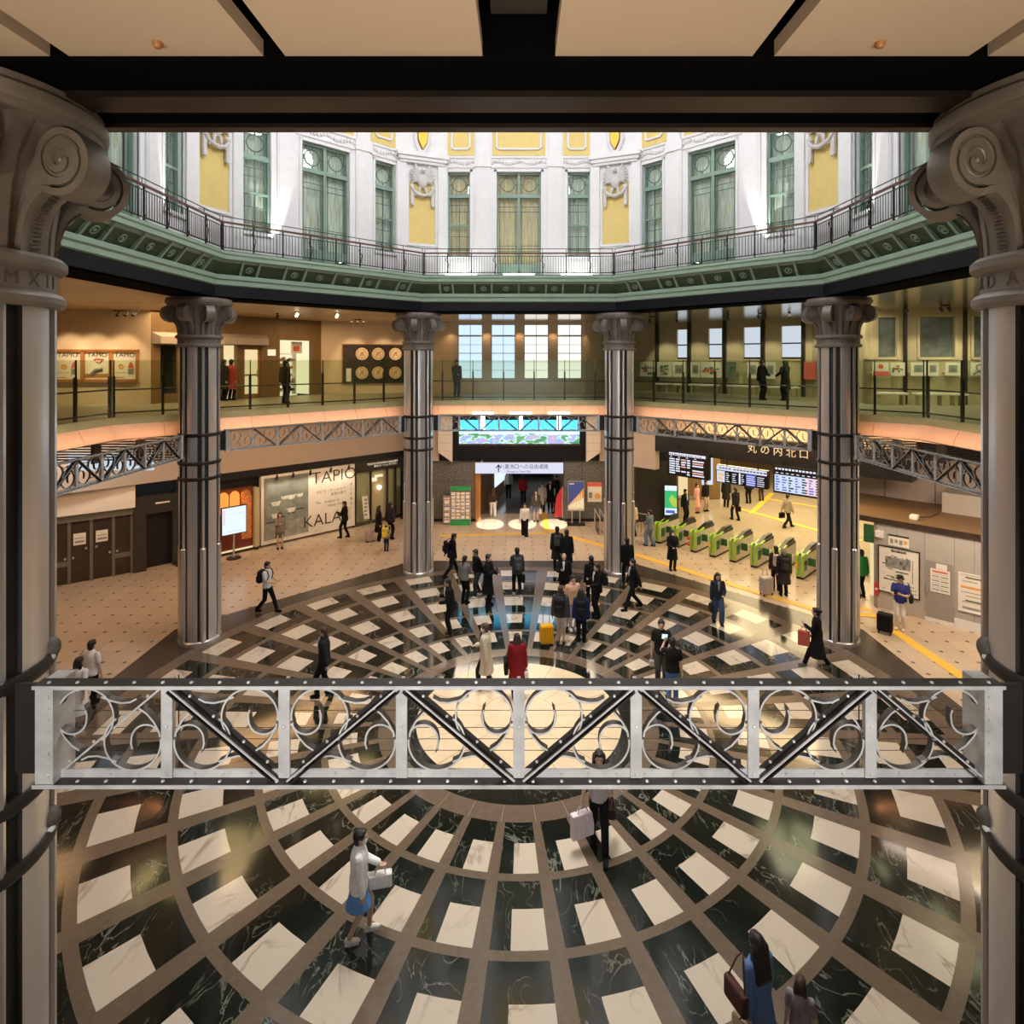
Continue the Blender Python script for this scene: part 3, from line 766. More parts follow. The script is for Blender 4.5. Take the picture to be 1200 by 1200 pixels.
# chamfered corner piers with yellow panels and eagle reliefs
CH=9.87
cnames={R(112.5):'far left',R(67.5):'far right',R(157.5):'left',R(22.5):'right'}
for a in [R(22.5+45*k) for k in range(8)]:
    F=facet(a,0); mb=MB(F); hw=1.02
    mb.box(-hw,hw,CH,CH+.35,FZ0,FZ1)
    key=[k for k in cnames if abs(k-a)<.01]
    nm=cnames[key[0]] if key else 'near'
    w=struct('wall_corner_'+nm.replace(' ','_'),mb,'dome_white','white corner pier of the dome wall, '+nm)
    if not key: continue
    m=MB(F)
    for s in (-1,1):
        x0,x1=sorted((s*.62,s*.98)); m.box(x0,x1,CH-.12,CH,FZ0,16.05)
        x0,x1=sorted((s*.52,s*.62)); m.box(x0,x1,CH-.05,CH,12.95,15.3)
    m.box(-.62,.62,CH-.05,CH,12.85,12.95); m.box(-.62,.62,CH-.05,CH,15.3,15.4)
    m.build('panel_frame','dome_white',w)
    m=MB(F); m.box(-.52,.52,CH-.012,CH,12.95,15.3); m.build('yellow_field','yellow_panel',w)
    m=MB(F); m.box(-1.0,1.0,CH-.34,CH,16.25,16.42); m.box(-.94,.94,CH-.26,CH,16.12,16.25); m.box(-.88,.88,CH-.18,CH,16.02,16.12); m.build('entablature','dome_white',w)
    m=MB(F); m.prism([(-.16,16.9),(0,16.6),(.16,16.9),(.2,17.8),(-.2,17.8)],CH-.2,CH); m.build('gilt_shield','gold',w)
    m=MB(F); 
    for s in (-1,1): m.tube([(s*.28,CH-.1,17.9),(s*.26,CH-.1,16.9),(s*.1,CH-.1,16.52),(0,CH-.1,16.5)],.07,6)
    m.build('shield_frame','dome_white',w)
    # eagle with spread wings above the panel
    t=thing('eagle_relief','carved white eagle relief with raised wings over the %s corner panel'%nm,'relief',F@Vector((0,CH-.12,14.75)),a-PI/2,'eagle reliefs of the dome corners')
    m=MB(); m.ell((0,0,.62),(.20,.12,.30),12,8); m.ell((0,-.08,1.0),(.09,.10,.10),10,6); m.tube([(0,-.14,1.0),(0,-.24,.96),(0,-.26,.92)],[.045,.03,.01],6); m.build('body','eagle',t,True)
    for s in (-1,1):
        m=MB()
        for k in range(7):
            f=k/6; tip=(s*(.30+.22*math.sin(f*PI*.8)),.02,1.32-f*.85); m.tube([(s*.12,0,.80-.2*f),((s*.12+tip[0])/2+s*.05,-.04,(.8-.2*f+tip[2])/2+.04),tip],[.06,.055,.015],6)
        m.build('wing','eagle',t,True)
        m=MB(); m.tube([(s*.10,-.02,.36),(s*.13,-.05,.15),(s*.30,-.03,.02)],[.07,.05,.03],6); m.build('leg','eagle',t,True)
        m=MB(); m.box(s*.40-.06,s*.40+.06,-.02,.07,-.32,.36); m.ell((s*.40,-.02,.36),(.10,.06,.10),8,6); m.ell((s*.40,-.02,-.33),(.07,.05,.06),8,6); m.build('hanging_tassel','eagle',t,True)
    m=MB(); m.tube([(-.42,-.02,.30),(-.25,-.05,.10),(0,-.06,.02),(.25,-.05,.10),(.42,-.02,.30)],[.05,.06,.08,.06,.05],7); m.build('swag','eagle',t,True)
# dome cap above the frame
mb=MB()
sweep(mb,[(10.3,18.9),(9.0,18.9),(8.6,19.3),(3,22.5),(3,22.8),(10.3,19.6)],OCT)
struct('ceiling_dome',mb,'dome_white','pale dome above the upper wall')
mb=MB(); mb.plan([(3.4*math.cos(R(22.5+45*k)),3.4*math.sin(R(22.5+45*k))) for k in range(8)],22.5,22.8); struct('ceiling_dome_crown',mb,'dome_white','flat crown of the dome')

# upper balcony railings, one per side
rl0=None
half=8.80*T22
def make_rail(lb):
    t=thing('balcony_railing',lb,'railing',(0,0,0))
    y=8.80; z0=11.70
    m=MB(); m.box(-half,half,y-.035,y+.035,z0+.80,z0+.85); m.build('handrail','rail_red',t,True)
    m=MB(); m.box(-half,half,y-.02,y+.02,z0+.06,z0+.085); m.box(-half,half,y-.015,y+.015,z0+.70,z0+.72); m.build('cross_rails','rail_dark',t,True)
    m=MB(); m.tube([(-half,y+.05,z0+1.0),(half,y+.05,z0+1.0)],.014,6); m.build('upper_rail','rail_dark',t,True)
    nbay=8; bw=2*half/nbay
    for i in range(nbay+1):
        x=-half+i*bw+(.03 if i==0 else -.03 if i==nbay else 0)
        m=MB(); m.box(x-.018,x+.018,y-.02,y+.02,z0,z0+.80); m.cyl((x,y+.05,z0+.8),(x,y+.05,z0+1.0),.01,5); m.ell((x,y-.01,z0+.12),(.035,.035,.05),6,5)
        if i%2: m.tube([(x,y-.03,z0+.72),(x-.07,y-.05,z0+.55),(x+.05,y-.05,z0+.4),(x,y-.04,z0+.1)],.014,5)
        m.build('post','rail_dark',t,True)
    for i in range(nbay):
        for j in range(8):
            x=-half+i*bw+bw*(j+1)/9
            m=MB(); m.box(x-.007,x+.007,y-.007,y+.007,z0+.07,z0+.71); 
            if j%2: m.ell((x,y,z0+.60),(.014,.014,.03),5,4)
            m.build('baluster','rail_dark',t,True)
    return t
for a in (FAR,DL,DR,SL,SR):
    nm={FAR:'far',DL:'far left',DR:'far right',SL:'left',SR:'right'}[a]
    lb='dark iron balcony railing with red handrail on the %s side of the dome'%nm
    if rl0 is None: rl0=make_rail(lb); o=rl0; o.rotation_euler=(0,0,a-PI/2)
    else: o=dup(rl0,(0,0,0),a-PI/2,lb)
    o['group']='iron railings of the upper balcony'
for a,u in ((DL,0.4),(DR,-.4)):
    F=facet(a,9.25); p=F@Vector((u,-.1,11.70))
    t=thing('uplight','small bright uplight on the upper balcony floor, %s side'%('far left' if a==DL else 'far right'),'lamp',p,0,'uplights on the upper balcony')
    m=MB(); m.bbox(-.13,.13,-.13,.13,0,.10,.02); m.build('housing','rail_dark',t,True)
    m=MB(); m.ell((0,0,.11),(.10,.10,.03),10,6); m.build('lens','lamp_white',t,True)
for u in (-2.35,0,2.35):
    p=facet(FAR,8.95)@Vector((u*.95,0,11.70))
    t=thing('floor_lamp_strip','white strip lamp lying on the far upper balcony, %s of three'%{-2.35:'left',0:'middle',2.35:'right'}[u],'lamp',p,0,'strip lamps on the upper balcony')
    for s in (-1,1):
        m=MB(); m.bbox(s*.31-.29,s*.31+.29,-.10,.10,0,.05,.015); m.build('lamp_cover','lamp_white',t,True)
# ------------------------------------------------------------------ galleries (first upper floor)
GP2=[(-12.1,6.5),(-11.8,17.1),(-4.45,24.45),(4.45,24.45),(11.8,17.1),(12.1,6.5)]
WP=[(-17.8,6.5),(-17.6,22.0),(-14.0,22.4),(-9.7,28.9),(-5.6,30.4),(-3.35,29.5),(3.35,29.5),(4.5,31.8),(6.3,32.2),(13.3,26.7),(13.5,22.5),(17.7,21.8),(17.8,6.5)]
def yy(p): return (p[0],p[1]-D)
# slab
groups=[([GP2[0],GP2[1]],[WP[0],WP[1],WP[2]]),([GP2[1],GP2[2]],[WP[2],WP[3],WP[4],WP[5]]),([GP2[2],GP2[3]],[WP[5],WP[6]]),([GP2[3],GP2[4]],[WP[6],WP[7],WP[8],WP[9],WP[10]]),([GP2[4],GP2[5]],[WP[10],WP[11],WP[12]])]
mb=MB()
for g,w in groups:
    poly=[yy(p) for p in g[::-1]]+[yy(p) for p in w]
    mb.plan(poly,6.15,6.75)
struct('floor_gallery',mb,'gallery_floor','grey gallery floor behind the glass balustrades')
mb=MB()
for ap0,poly,mi in ((10.14,None,0),):
    CE=[(-4.2,24.04),(4.2,24.04)]
ci=[(-10.1,6.5),(-10.1,18.08),(-4.18,24.0),(4.18,24.0),(10.1,18.08),(10.1,6.5)]
def ceil(name,g,w,mt,lb):
    mb=MB(); mb.plan([yy(p) for p in g[::-1]]+[yy(p) for p in w],10.33,10.5); struct(name,mb,mt,lb)
ceil('ceiling_left',[ci[0],ci[1],ci[2]],[WP[0],WP[1],WP[2],WP[3],WP[4],WP[5]],'ceil_wood','warm timber slat ceiling of the left gallery')
ceil('ceiling_far',[ci[2],ci[3]],[WP[5],WP[6]],'ceil_gloss','glossy cream ceiling in front of the far windows')
ceil('ceiling_right',[ci[3],ci[4],ci[5]],[WP[6],WP[7],WP[8],WP[9],WP[10],WP[11],WP[12]],'ceil_metal','shiny metal panel ceiling of the right gallery')
# walls of the gallery
S_lp=Seg(WP[1],WP[2]); S_lw=Seg(WP[2],WP[3]); S_lm=Seg(WP[3],WP[4]); S_lc=Seg(WP[4],WP[5]); S_fw=Seg(WP[5],WP[6]); S_rc=Seg(WP[6],WP[7]); S_rd=Seg(WP[7],WP[8]); S_rw=Seg(WP[8],WP[9]); S_re=Seg(WP[9],WP[10]); S_rp=Seg(WP[10],WP[11])
def wallbox(name,S,mt,z0,z1,lb,th=.25,holes=()):
    mb=S.mb()
    u=0
    for (a,b,c,d) in sorted(holes):
        mb.box(u,a,0,th,z0,z1); mb.box(a,b,0,th,z0,c); mb.box(a,b,0,th,d,z1); u=b
    mb.box(u,S.L,0,th,z0,z1)
    return struct(name,mb,mt,lb)
wallbox('wall_gallery_left',S_lp,'wall_cream',6.75,10.33,'cream gallery wall with three framed posters')
S_ls=Seg(WP[0],WP[1]); wallbox('wall_gallery_side_left',S_ls,'wall_cream',6.75,10.33,'cream gallery side wall')
S_rs=Seg(WP[11],WP[12]); wallbox('wall_gallery_side_right',S_rs,'wall_olive',6.75,10.33,'olive gallery side wall')
h1=(S_lw.u(262),S_lw.u(278),6.75,9.05); h2=(S_lw.u(285),S_lw.u(306),6.78,9.0); h3=(S_lw.u(328),S_lw.u(366),6.75,9.35); h0=(S_lw.u(188),S_lw.u(207),7.1,9.0)
wallbox('wall_gallery_wood',S_lw,'wall_wood',6.75,10.33,'brown timber gallery wall with lit shop openings',holes=[h0,h1,h2,h3])
wallbox('wall_gallery_medal',S_lm,'wall_cream',6.75,10.33,'cream gallery wall behind the medallion panel')
wallbox('wall_gallery_return_left',S_lc,'wall_cream',6.75,10.33,'cream return wall left of the far windows')
fh=[(S_fw.u(a),S_fw.u(b),S_fw.z(600,444),10.22) for a,b in ((536.5,565.5),(575.5,604),(614,643),(653,682))]
wallbox('wall_gallery_far',S_fw,'wall_cream',6.75,10.33,'cream wall around four tall far windows',holes=fh)
wallbox('wall_gallery_return_right',S_rc,'wall_cream',6.75,10.33,'cream return wall right of the far windows')
wallbox('wall_gallery_recess_right',S_rd,'wall_olive',6.75,10.33,'olive recess wall beside the far windows')
rpx=[(792,808),(829,848),(870,893),(914,941)]
rh=[(S_rw.u(a),S_rw.u(b),8.42,10.05) for a,b in rpx]
wallbox('wall_gallery_right',S_rw,'wall_olive',6.75,10.33,'olive gallery wall with bright windows',holes=rh)
wallbox('wall_gallery_step_right',S_re,'wall_olive',6.75,10.33,'olive step of the right gallery wall')
ph=[(S_rp.u(1014),S_rp.u(1053),8.48,10.1),(S_rp.u(1075),S_rp.u(1121),8.48,10.1),(S_rp.u(1138),S_rp.u(1165),8.48,10.1)]
wallbox('wall_gallery_right_front',S_rp,'wall_olive',6.75,10.33,'olive gallery wall with dark windows near the right edge',holes=ph)
# far windows
for i,(a,b,c,d) in enumerate(fh):
    m=S_fw.mb(); w=.04
    m.box(a,a+w,.05,.15,c,d); m.box(b-w,b,.05,.15,c,d); m.box(a,b,.05,.15,c,c+w); m.box(a,b,.05,.15,d-w,d); m.box(a,b,.04,.16,d-.62,d-.54)
    o=struct('window_%d'%WN,m,'muntin','tall daylit gridded window, %s of four on the far gallery'%['first from the left','second from the left','third from the left','rightmost'][i]); WN+=1
    m=S_fw.mb(); u=(a+b)/2; m.box(u-.012,u+.012,.06,.12,c,d); H=d-.6-c
    for k in range(1,5): m.box(a,b,.06,.12,c+H*k/5-(.018 if k==3 else .01),c+H*k/5+(.018 if k==3 else .01))
    m.build('muntins','muntin',o)
    m=S_fw.mb(); m.box(a,b,.14,.16,c,d); m.build('pane','window_day' if i<2 else 'window_day2',o)
def mullwin(S,hole,lb,pane,bar=None):
    global WN
    a,b,c,d=hole; m=S.mb(); w=.07
    m.box(a-.02,a+w,-.05,.12,c,d); m.box(b-w,b+.02,-.05,.12,c,d); m.box(a,b,-.05,.12,c-.04,c+.05); m.box(a,b,-.05,.12,d-.05,d+.03)
    o=struct('window_%d'%WN,m,'wall_olive',lb); WN+=1
    m=S.mb(); m.box(a,b,.14,.16,c,d); m.build('pane',pane,o)
    if bar: m=S.mb(); m.box(a,b,.05,.14,c+(d-c)*bar-.03,c+(d-c)*bar+.03); m.box(a,b,.05,.14,c,c+.14); m.build('crossbar','post_dark',o)
for i,hh in enumerate(rh): mullwin(S_rw,hh,'bright window with dark crossbar, number %s from the left on the right gallery'%('one','two','three','four')[i],'window_day3',.48)
for i,hh in enumerate(ph): mullwin(S_rp,hh,'dusky grey window on the right gallery, %s'%('beside the column','second from the column','at the right edge')[i],'window_dusk')
m=S_rd.mb(); m.box(S_rd.u(757),S_rd.u(769),-.03,-.01,8.0,10.2); struct('window_%d'%WN,m,'window_day','narrow bluish window beside the far right column'); WN+=1
# dark mullion posts and bench with display boards on the right gallery
for i,px in enumerate((771,808.5,850,895,942)):
    u=S_rw.u(px); m=S_rw.mb(); m.box(u-.07,u+.07,-.22,0,6.75,10.33)
    tag(m.build('wall_post','post_dark'),'dark slim post on the right gallery wall, %s of five from the left'%('first','second','third','fourth','fifth')[i],'post','dark posts of the right gallery')
for i,px in enumerate((1060,1130)):
    u=S_rp.u(px); m=S_rp.mb(); m.box(u-.05,u+.05,-.12,0,6.75,10.33)
    tag(m.build('wall_post','post_dark'),'dark slim post between the dusky windows, %s'%('nearer the column','at the right edge'),'post') if False else tag(m.build('wall_post','post_dark'),'dark slim post beside the dusky gallery windows, '+('nearer the column','at the right edge')[i],'post')
def board(S,px0,px1,z0,z1,lb,base,kind,off=-.30):
    a,b=S.u(px0),S.u(px1); t=thing('display_board',lb,'display board',S.M@Vector(((a+b)/2,off,z0)),0,'exhibition boards along the right gallery')
    m=S.mb(); m.box(a,b,off,off+.03,z0,z1); m.box(a+.02,a+.06,off+.03,-.0,z0+.1,z0+.14); m.box(b-.06,b-.02,off+.03,-.0,z0+.1,z0+.14); m.build('panel',base,t)
    m=S.mb(); W_=b-a; H=z1-z0; rnd=random.Random(int(px0)); mats=['print_grey','print_teal','print_red','ink_grey','paper','print_green']
    if kind=='photo': m.box(a+W_*.2,b-W_*.2,off-.01,off,z0+H*.25,z1-H*.2,0); m.box(a+W_*.33,b-W_*.33,off-.014,off-.01,z0+H*.35,z0+H*.6,1)
    elif kind=='red':
        m.box(a,b,off-.01,off,z0,z0+H*.33,2); m.prism([(a+W_*.5+.18*W_*math.cos(q*PI/6),z0+H*.7+.18*H*math.sin(q*PI/6)) for q in range(12)],off-.012,off,2)
    elif kind=='ring':
        m.tube([(a+W_*.55+.2*W_*math.cos(q*PI/8),off-.01,z0+H*.65+.22*H*math.sin(q*PI/8)) for q in range(16)],.025,5,3,True); m.tube([(a+W_*.15,off-.01,z0+H*.1),(a+W_*.35,off-.01,z0+H*.38),(a+W_*.8,off-.01,z0+H*.36)],.05,5,3)
    else:
        for q in range(9):
            x=a+W_*rnd.uniform(.06,.7); z=z0+H*rnd.uniform(.08,.7); m.box(x,min(b-.02,x+W_*rnd.uniform(.1,.3)),off-.012,off,z,z+H*rnd.uniform(.08,.22),rnd.choice([0,1,2,3,5]))
    m.build('picture',mats,t)
BD=[(S_rw,753,770,'mixed'),(S_rw,773,790,'mixed'),(S_rw,791,806,'photo'),(S_rw,812,823,'photo'),(S_rw,824,848,'mixed'),(S_rw,853,865,'mixed'),(S_rw,878,891,'photo'),(S_rw,899,911,'photo'),(S_rw,944,958,'red'),
    (S_rp,1019,1037,'red'),(S_rp,1040,1056,'mixed'),(S_rp,1063,1080,'photo'),(S_rp,1082,1095,'photo'),(S_rp,1103,1120,'photo'),(S_rp,1132,1150,'ring')]
BL=['collage board beside the far right column','collage board, second from the far right column','framed photo board, third from the far right column','small photo board left of the wide collage','wide collage board near the middle of the right gallery','narrow collage board right of the middle','framed photo board behind the two gallery visitors, left','framed photo board behind the two gallery visitors, right','pink and red board left of the right hand column','white and red circle board right of the right hand column','dark collage board beside the white and red one','cream photo board, left of a pair','cream photo board, right of a pair','single cream photo board near the right edge','cream board with a ring design at the right edge']
for (S,a,b,k),lb in zip(BD,BL):
    board(S,a,b,S.z(a,440) if S is S_rp else 7.55,8.33,lb,'print_teal' if a==853 else 'paper' if k!='red' or a>1000 else 'print_red',k)
for S,ps,nm in ((S_rw,((772,790),(795,806),(813,847),(857,892),(899,940)),'bright'),(S_rp,((1019,1054),(1063,1098),(1103,1122)),'dusky')):
    for i,(a,b) in enumerate(ps):
        u0,u1=S.u(a),S.u(b); t=thing('bench',"pale gallery bench below the boards under the %s windows, %s from the left"%(nm,('first','second','third','fourth','fifth')[i]),'bench',S.M@Vector(((u0+u1)/2,-.5,6.75)),0,'gallery benches')
        m=S.mb(); m.bbox(u0,u1,-.75,-.33,7.13,7.22,.02); m.build('seat','paper',t)
        for uu in (u0+.1,u1-.18): m=S.mb(); m.box(uu,uu+.08,-.7,-.38,6.75,7.13); m.build('leg','wall_olive',t)
# three framed posters on the left
fr=thing('framed_posters','wide oak frame holding three TAPIO posters on the cream left gallery wall','picture frame',S_lp.M@Vector((S_lp.u(112),-.05,7.5)))
u0,u1=S_lp.u(62),S_lp.u(162.5); z0,z1=S_lp.z(112,446.5),S_lp.z(112,411)
m=S_lp.mb(); 
m.box(u0,u1,-.09,0,z1-.06,z1); m.box(u0,u1,-.09,0,z0,z0+.07); m.box(u0-.03,u1+.03,-.11,0,z1,z1+.05); m.box(u0-.03,u1+.03,-.11,0,z0-.03,z0)
pu=[u0,u0+(u1-u0)*.355,u0+(u1-u0)*.685,u1]
for k,u in enumerate(pu): m.box(u-.07 if k else u,u+.07 if k<3 else u,-.09,0,z0,z1)
m.build('oak_frame','oak',fr)
for k in range(3):
    a,b=pu[k]+(.07 if k else .08),pu[k+1]-.07
    m=S_lp.mb(); m.box(a,b,-.04,-.02,z0+.06,z1-.05); p=m.build('poster','paper',fr)
    m=S_lp.mb(); c=(a+b)/2; text(m,'TAPIO',.22,c,-.045,z1-.17,0,sx=1.15); m.build('lettering','ink',p)
    m=S_lp.mb()
    if k==1:
        m.tube([(c-.12,-.045,z1-.35),(c,-.045,z1-.30),(c+.22,-.045,z1-.33),(c+.1,-.045,z1-.45),(c-.02,-.045,z1-.42)],.03,6,1); m.tube([(c-.18,-.045,z0+.25),(c-.05,-.045,z0+.42),(c+.2,-.045,z0+.45)],.07,6,0); m.box(a,b,-.045,-.04,z0+.12,z0+.28,2)
    else:
        m.box(c+.12,c+.32,-.05,-.04,z0+.24,z0+.46,0); m.prism([(c+.12,z0+.48),(c+.32,z0+.48),(c+.30,z0+.6),(c+.24,z0+.72),(c+.2,z0+.72),(c+.14,z0+.6)],-.05,-.04,1)
        for q in range(6): t=q*PI/3; m.ell((c-.12+.07*math.cos(t),-.045,z0+.54+.07*math.sin(t)),(.045,.01,.045),8,5,3)
        m.box(a+.06,a+.4,-.043,-.04,z0+.12,z0+.15,4); m.box(a+.06,a+.5,-.043,-.04,z0+.3,z0+.32,4)
    m.build('artwork',['ink_grey','print_red','oak','print_orange','ink_grey'],p)
# shop openings on the timber wall
def shopbox(S,h,lb,glow,depth=1.6):
    a,b,c,d=h; m=S.mb(); m.box(a-.3,b+.3,depth,depth+.05,c-.1,d+.3); m.box(a-.3,a-.28,.25,depth,c,d+.3); m.box(b+.28,b+.3,.25,depth,c,d+.3); m.box(a-.3,b+.3,.25,depth,d+.3,d+.33)
    return struct('wall_shop_'+lb.split()[-3].strip(','),m,glow,lb)
shopbox(S_lw,h0,'dark glazed recess left of the column','print_teal')
shopbox(S_lw,h1,'lit shop interior with clothes, left gallery','lit_cream')  # inner walls of the lit shops glow, standing in for lamplight
shopbox(S_lw,h2,'warm lit cupboard interior, left gallery','lit_cream')
shopbox(S_lw,h3,'bright shop interior, left gallery','lit_shop')
def hood(S,a,b,z,lb):
    m=S.mb(); m.add([(a-.3,0,z+.45),(b+.3,0,z+.45),(b+.15,-.35,z+.28),(a-.15,-.35,z+.28),(a-.3,0,z),(b+.3,0,z),(b+.15,-.35,z),(a-.15,-.35,z)],[(0,1,2,3),(7,6,5,4),(3,2,6,7),(0,3,7,4),(1,0,4,5),(2,1,5,6)])
    tag(m.build('shop_hood','wall_beige'),lb,'canopy')
hood(S_lw,h0[0],h0[1],9.05,'grey tapered canopy over the dark recess left of the column')
hood(S_lw,h1[0],h2[1],9.08,'grey tapered canopy over the clothes shop doorway')
t=thing('shop_door','glazed timber door with warm light left of the bright shop','door',S_lw.M@Vector(((h2[0]+h2[1])/2,.1,6.75)))
a,b,c,d=h2
m=S_lw.mb(); 
for x0,x1,zz0,zz1 in ((a,a+.1,c,d),(b-.1,b,c,d),(a,b,d-.12,d),(a,b,c,c+.16),(a,b,c+.95,c+1.02)): m.box(x0,x1,.05,.12,zz0,zz1)
m.build('door_frame','oak',t); m=S_lw.mb(); m.box(b-.2,b-.16,-.02,.05,c+.9,c+1.2); m.build('handle','silver',t)
a,b,c,d=h3
t=thing('shop_shelf','shelf rack of small goods inside the bright gallery shop','shelf',S_lw.M@Vector(((a+b)/2,1.2,6.75)))
m=S_lw.mb(); 
for k in range(6): m.box(a+.5,b-.1,1.1,1.4,6.9+k*.36,6.93+k*.36)
m.box(a+.5,a+.54,1.1,1.4,6.75,9.0); m.box(b-.14,b-.1,1.1,1.4,6.75,9.0); m.build('rack','paper',t)
rnd=random.Random(5); m=S_lw.mb()
for k in range(5):
    x=a+.58
    while x<b-.25: w=rnd.uniform(.06,.14); m.box(x,x+w,1.12,1.25,6.93+k*.36,6.93+k*.36+rnd.uniform(.1,.26),rnd.randint(0,3)); x+=w+rnd.uniform(.04,.12)
g=m.build('goods',['ink_grey','print_red','oak','ink'],t); g['kind']='stuff'
m=S_lw.mb(); m.box(a+.1,a+.5,.5,.55,8.75,9.25); tag(m.build('lightbox','lit_shop'),'small white light box in the bright gallery shop','lightbox')
m=S_lw.mb(); m.box((a+b)/2+.05,b-.25,.45,.5,8.75,9.3); o=tag(m.build('hanging_poster','paper'),'pink and white poster hanging in the bright gallery shop','poster'); m=S_lw.mb(); m.box((a+b)/2+.15,b-.4,.44,.45,8.85,9.1); m.build('print','print_red',o)
m=S_lw.mb(); m.box(a-.62,a-.25,-.06,-.0,8.62,8.9); tag(m.build('wall_sign','lit_shop'),'small glowing square sign left of the bright gallery shop','sign')
# medallion panel
u0,u1=S_lm.u(401.5),min(S_lm.u(474),S_lm.L-.1); z0,z1=S_lm.z(440,449),S_lm.z(440,404)
t=thing('medallion_panel','dark framed panel with six round cream medallions on the left gallery','wall panel',S_lm.M@Vector(((u0+u1)/2,-.05,z0)))
m=S_lm.mb(); m.box(u0,u1,-.08,0,z0,z1); m.box(u0-.04,u0,-.1,0,z0-.02,z1+.03,1); m.box(u0-.04,u1,-.1,0,z1,z1+.04,1); m.build('panel',['dark_door','oak'],t)
for px in (424,443,463):
    for zf in (.76,.27):
        m=S_lm.mb(); u=S_lm.u(px); z=z0+(z1-z0)*zf; q=.31
        m.prism([(u+q*math.cos(k*PI/12),z+q*math.sin(k*PI/12)) for k in range(24)],-.12,-.08); md=m.build('medallion','curtain_warm',t)
        m=S_lm.mb(); m.tube([(u+.24*math.cos(k*PI/10),-.125,z+.24*math.sin(k*PI/10)) for k in range(20)],.012,5,0,True); m.tube([(u-.1,-.125,z-.12),(u-.02,-.13,z+.03),(u+.1,-.125,z+.12)],.025,5); m.tube([(u+.1,-.125,z-.1),(u-.05,-.13,z+.1)],.02,5); m.build('relief','oak',md)
m=S_lm.mb(); u=S_lm.u(408.5); m.box(u-.12,u+.12,-.1,-.08,z0+.1,z0+.75); m.build('caption_plate','paper',t)
# ceiling spotlights
def spotlamp(p,lb,n=1,lit=False,dx=.0):
    t=thing('track_spotlight',lb,'lamp',p,0,'small ceiling spotlights of the galleries')
    m=MB(); m.box(-.05-dx,.05+dx,-.03,.03,-.04,.0); m.build('track','post_dark',t,True)
    for i in range(n):
        x=(i-(n-1)/2)*.28
        m=MB(); m.cyl((x,0,-.04),(x,0,-.10),.012,5); m.cyl((x,.06,-.10),(x,-.07,-.20),.055,8); m.build('lamp_head','lamp_warm' if lit else 'post_dark',t,True)
spotlamp(Wp(148,363.5,21.0)+Vector((0,0,0)),'row of three dark ceiling spotlights above the oak poster frame',3,False,.4)
for px,Y,lb,lit,n in ((348,23,'glowing ceiling spotlight left of the medallion panel, first of two',True,1),(395,23.5,'glowing ceiling spotlight left of the medallion panel, second of two',True,1),(325,24,'boxy dark ceiling fitting above the bright shop',False,1),(419,27.5,'dark spotlights on the ceiling above the medallion panel',False,3),
    (765,26,'dark ceiling spotlight over the right gallery beside the far right column',False,2),(793,26,'dark ceiling spotlight over the second window of the right gallery',False,1),(853,24.5,'dark ceiling spotlight over the right gallery, middle',False,1),(893,24,'dark ceiling spotlight over the right gallery, right of middle',False,2),(925,23.5,'dark ceiling spotlight left of the right hand column',False,1),(1062,20.5,'dark ceiling spotlight over the dusky windows, left',False,1),(1108,20.5,'pair of dark ceiling spotlights over the dusky windows, right',False,2)):
    p=Wp(px,400,Y); p.z=10.33; spotlamp(p,lb,n,lit,.12 if n>1 else 0)
# glass balustrades
segs=[('left',GP2[0],GP2[1],[13.57,14.6,15.72,16.9]),('far left',GP2[1],GP2[2],None),('far',GP2[2],GP2[3],None),('far right',GP2[3],GP2[4],None),('right',GP2[4],GP2[5],None)]
ZB,ZT=6.53,8.42
for nm,a,b,_ in segs:
    S=Seg(a,b); n=max(2,round(S.L/1.27)); w=S.L/n
    t=thing('glass_balustrade','green tinted glass balustrade with dark posts on the %s side of the gallery'%nm,'balustrade',S.M@Vector((S.L/2,0,6.53)),0,'glass balustrades of the gallery')
    for i in range(n):
        m=S.mb(); m.box(i*w+.01,(i+1)*w-.01,-.008,.008,ZB,ZT); m.build('glass_panel','barrier_glass',t)
    for i in range(n+1):
        x=min(max(i*w,.04),S.L-.04); m=S.mb()
        m.prism([(x-.03,ZB-.05),(x+.03,ZB-.05),(x+.03,7.95),(x-.03,7.95)],.012,.09); m.box(x-.012,x+.012,.012,.05,7.95,ZT); m.build('post','post_dark',t)
    m=S.mb(); m.tube([(0,.12,7.55),(S.L,.12,7.55)],.022,8); m.build('handrail','post_dark',t)
    m=S.mb(); m.box(0,S.L,.012,.05,6.86,6.90); m.build('base_rail','post_dark',t)
# peach ledge below the glass, with hidden warm light strips
npz=0
for nm,a,b,_ in segs:
    S=Seg(a,b); m=S.mb()
    pr=[(-.02,6.53),(-.07,6.45),(-.14,6.32),(-.20,6.18),(-.20,6.12),(.3,6.12),(.3,6.53)]
    n=len(pr); e0,e1=(.0,S.L)
    vs=[(e0,y,z) for y,z in pr]+[(e1,y,z) for y,z in pr]
    m.add(vs,[(i,(i+1)%n,n+(i+1)%n,n+i) for i in range(n)])
    o=struct('trim_ledge_'+nm.replace(' ','_'),m,'peach','curved peach ledge under the glass on the %s side'%nm)
    m=S.mb(); k=max(2,round(S.L/1.27*.5))
    for i in range(1,k*2): x=S.L*i/(k*2); m.tube([(x,y-.003,z) for y,z in pr[:5]],.006,4)
    m.build('joint','oak',o)
    m=S.mb(); m.box(0.1,S.L-.1,-.205,-.15,6.10,6.118); m.build('dark_edge','truss_dark',o)  # dark strip along the underside of the ledge lip

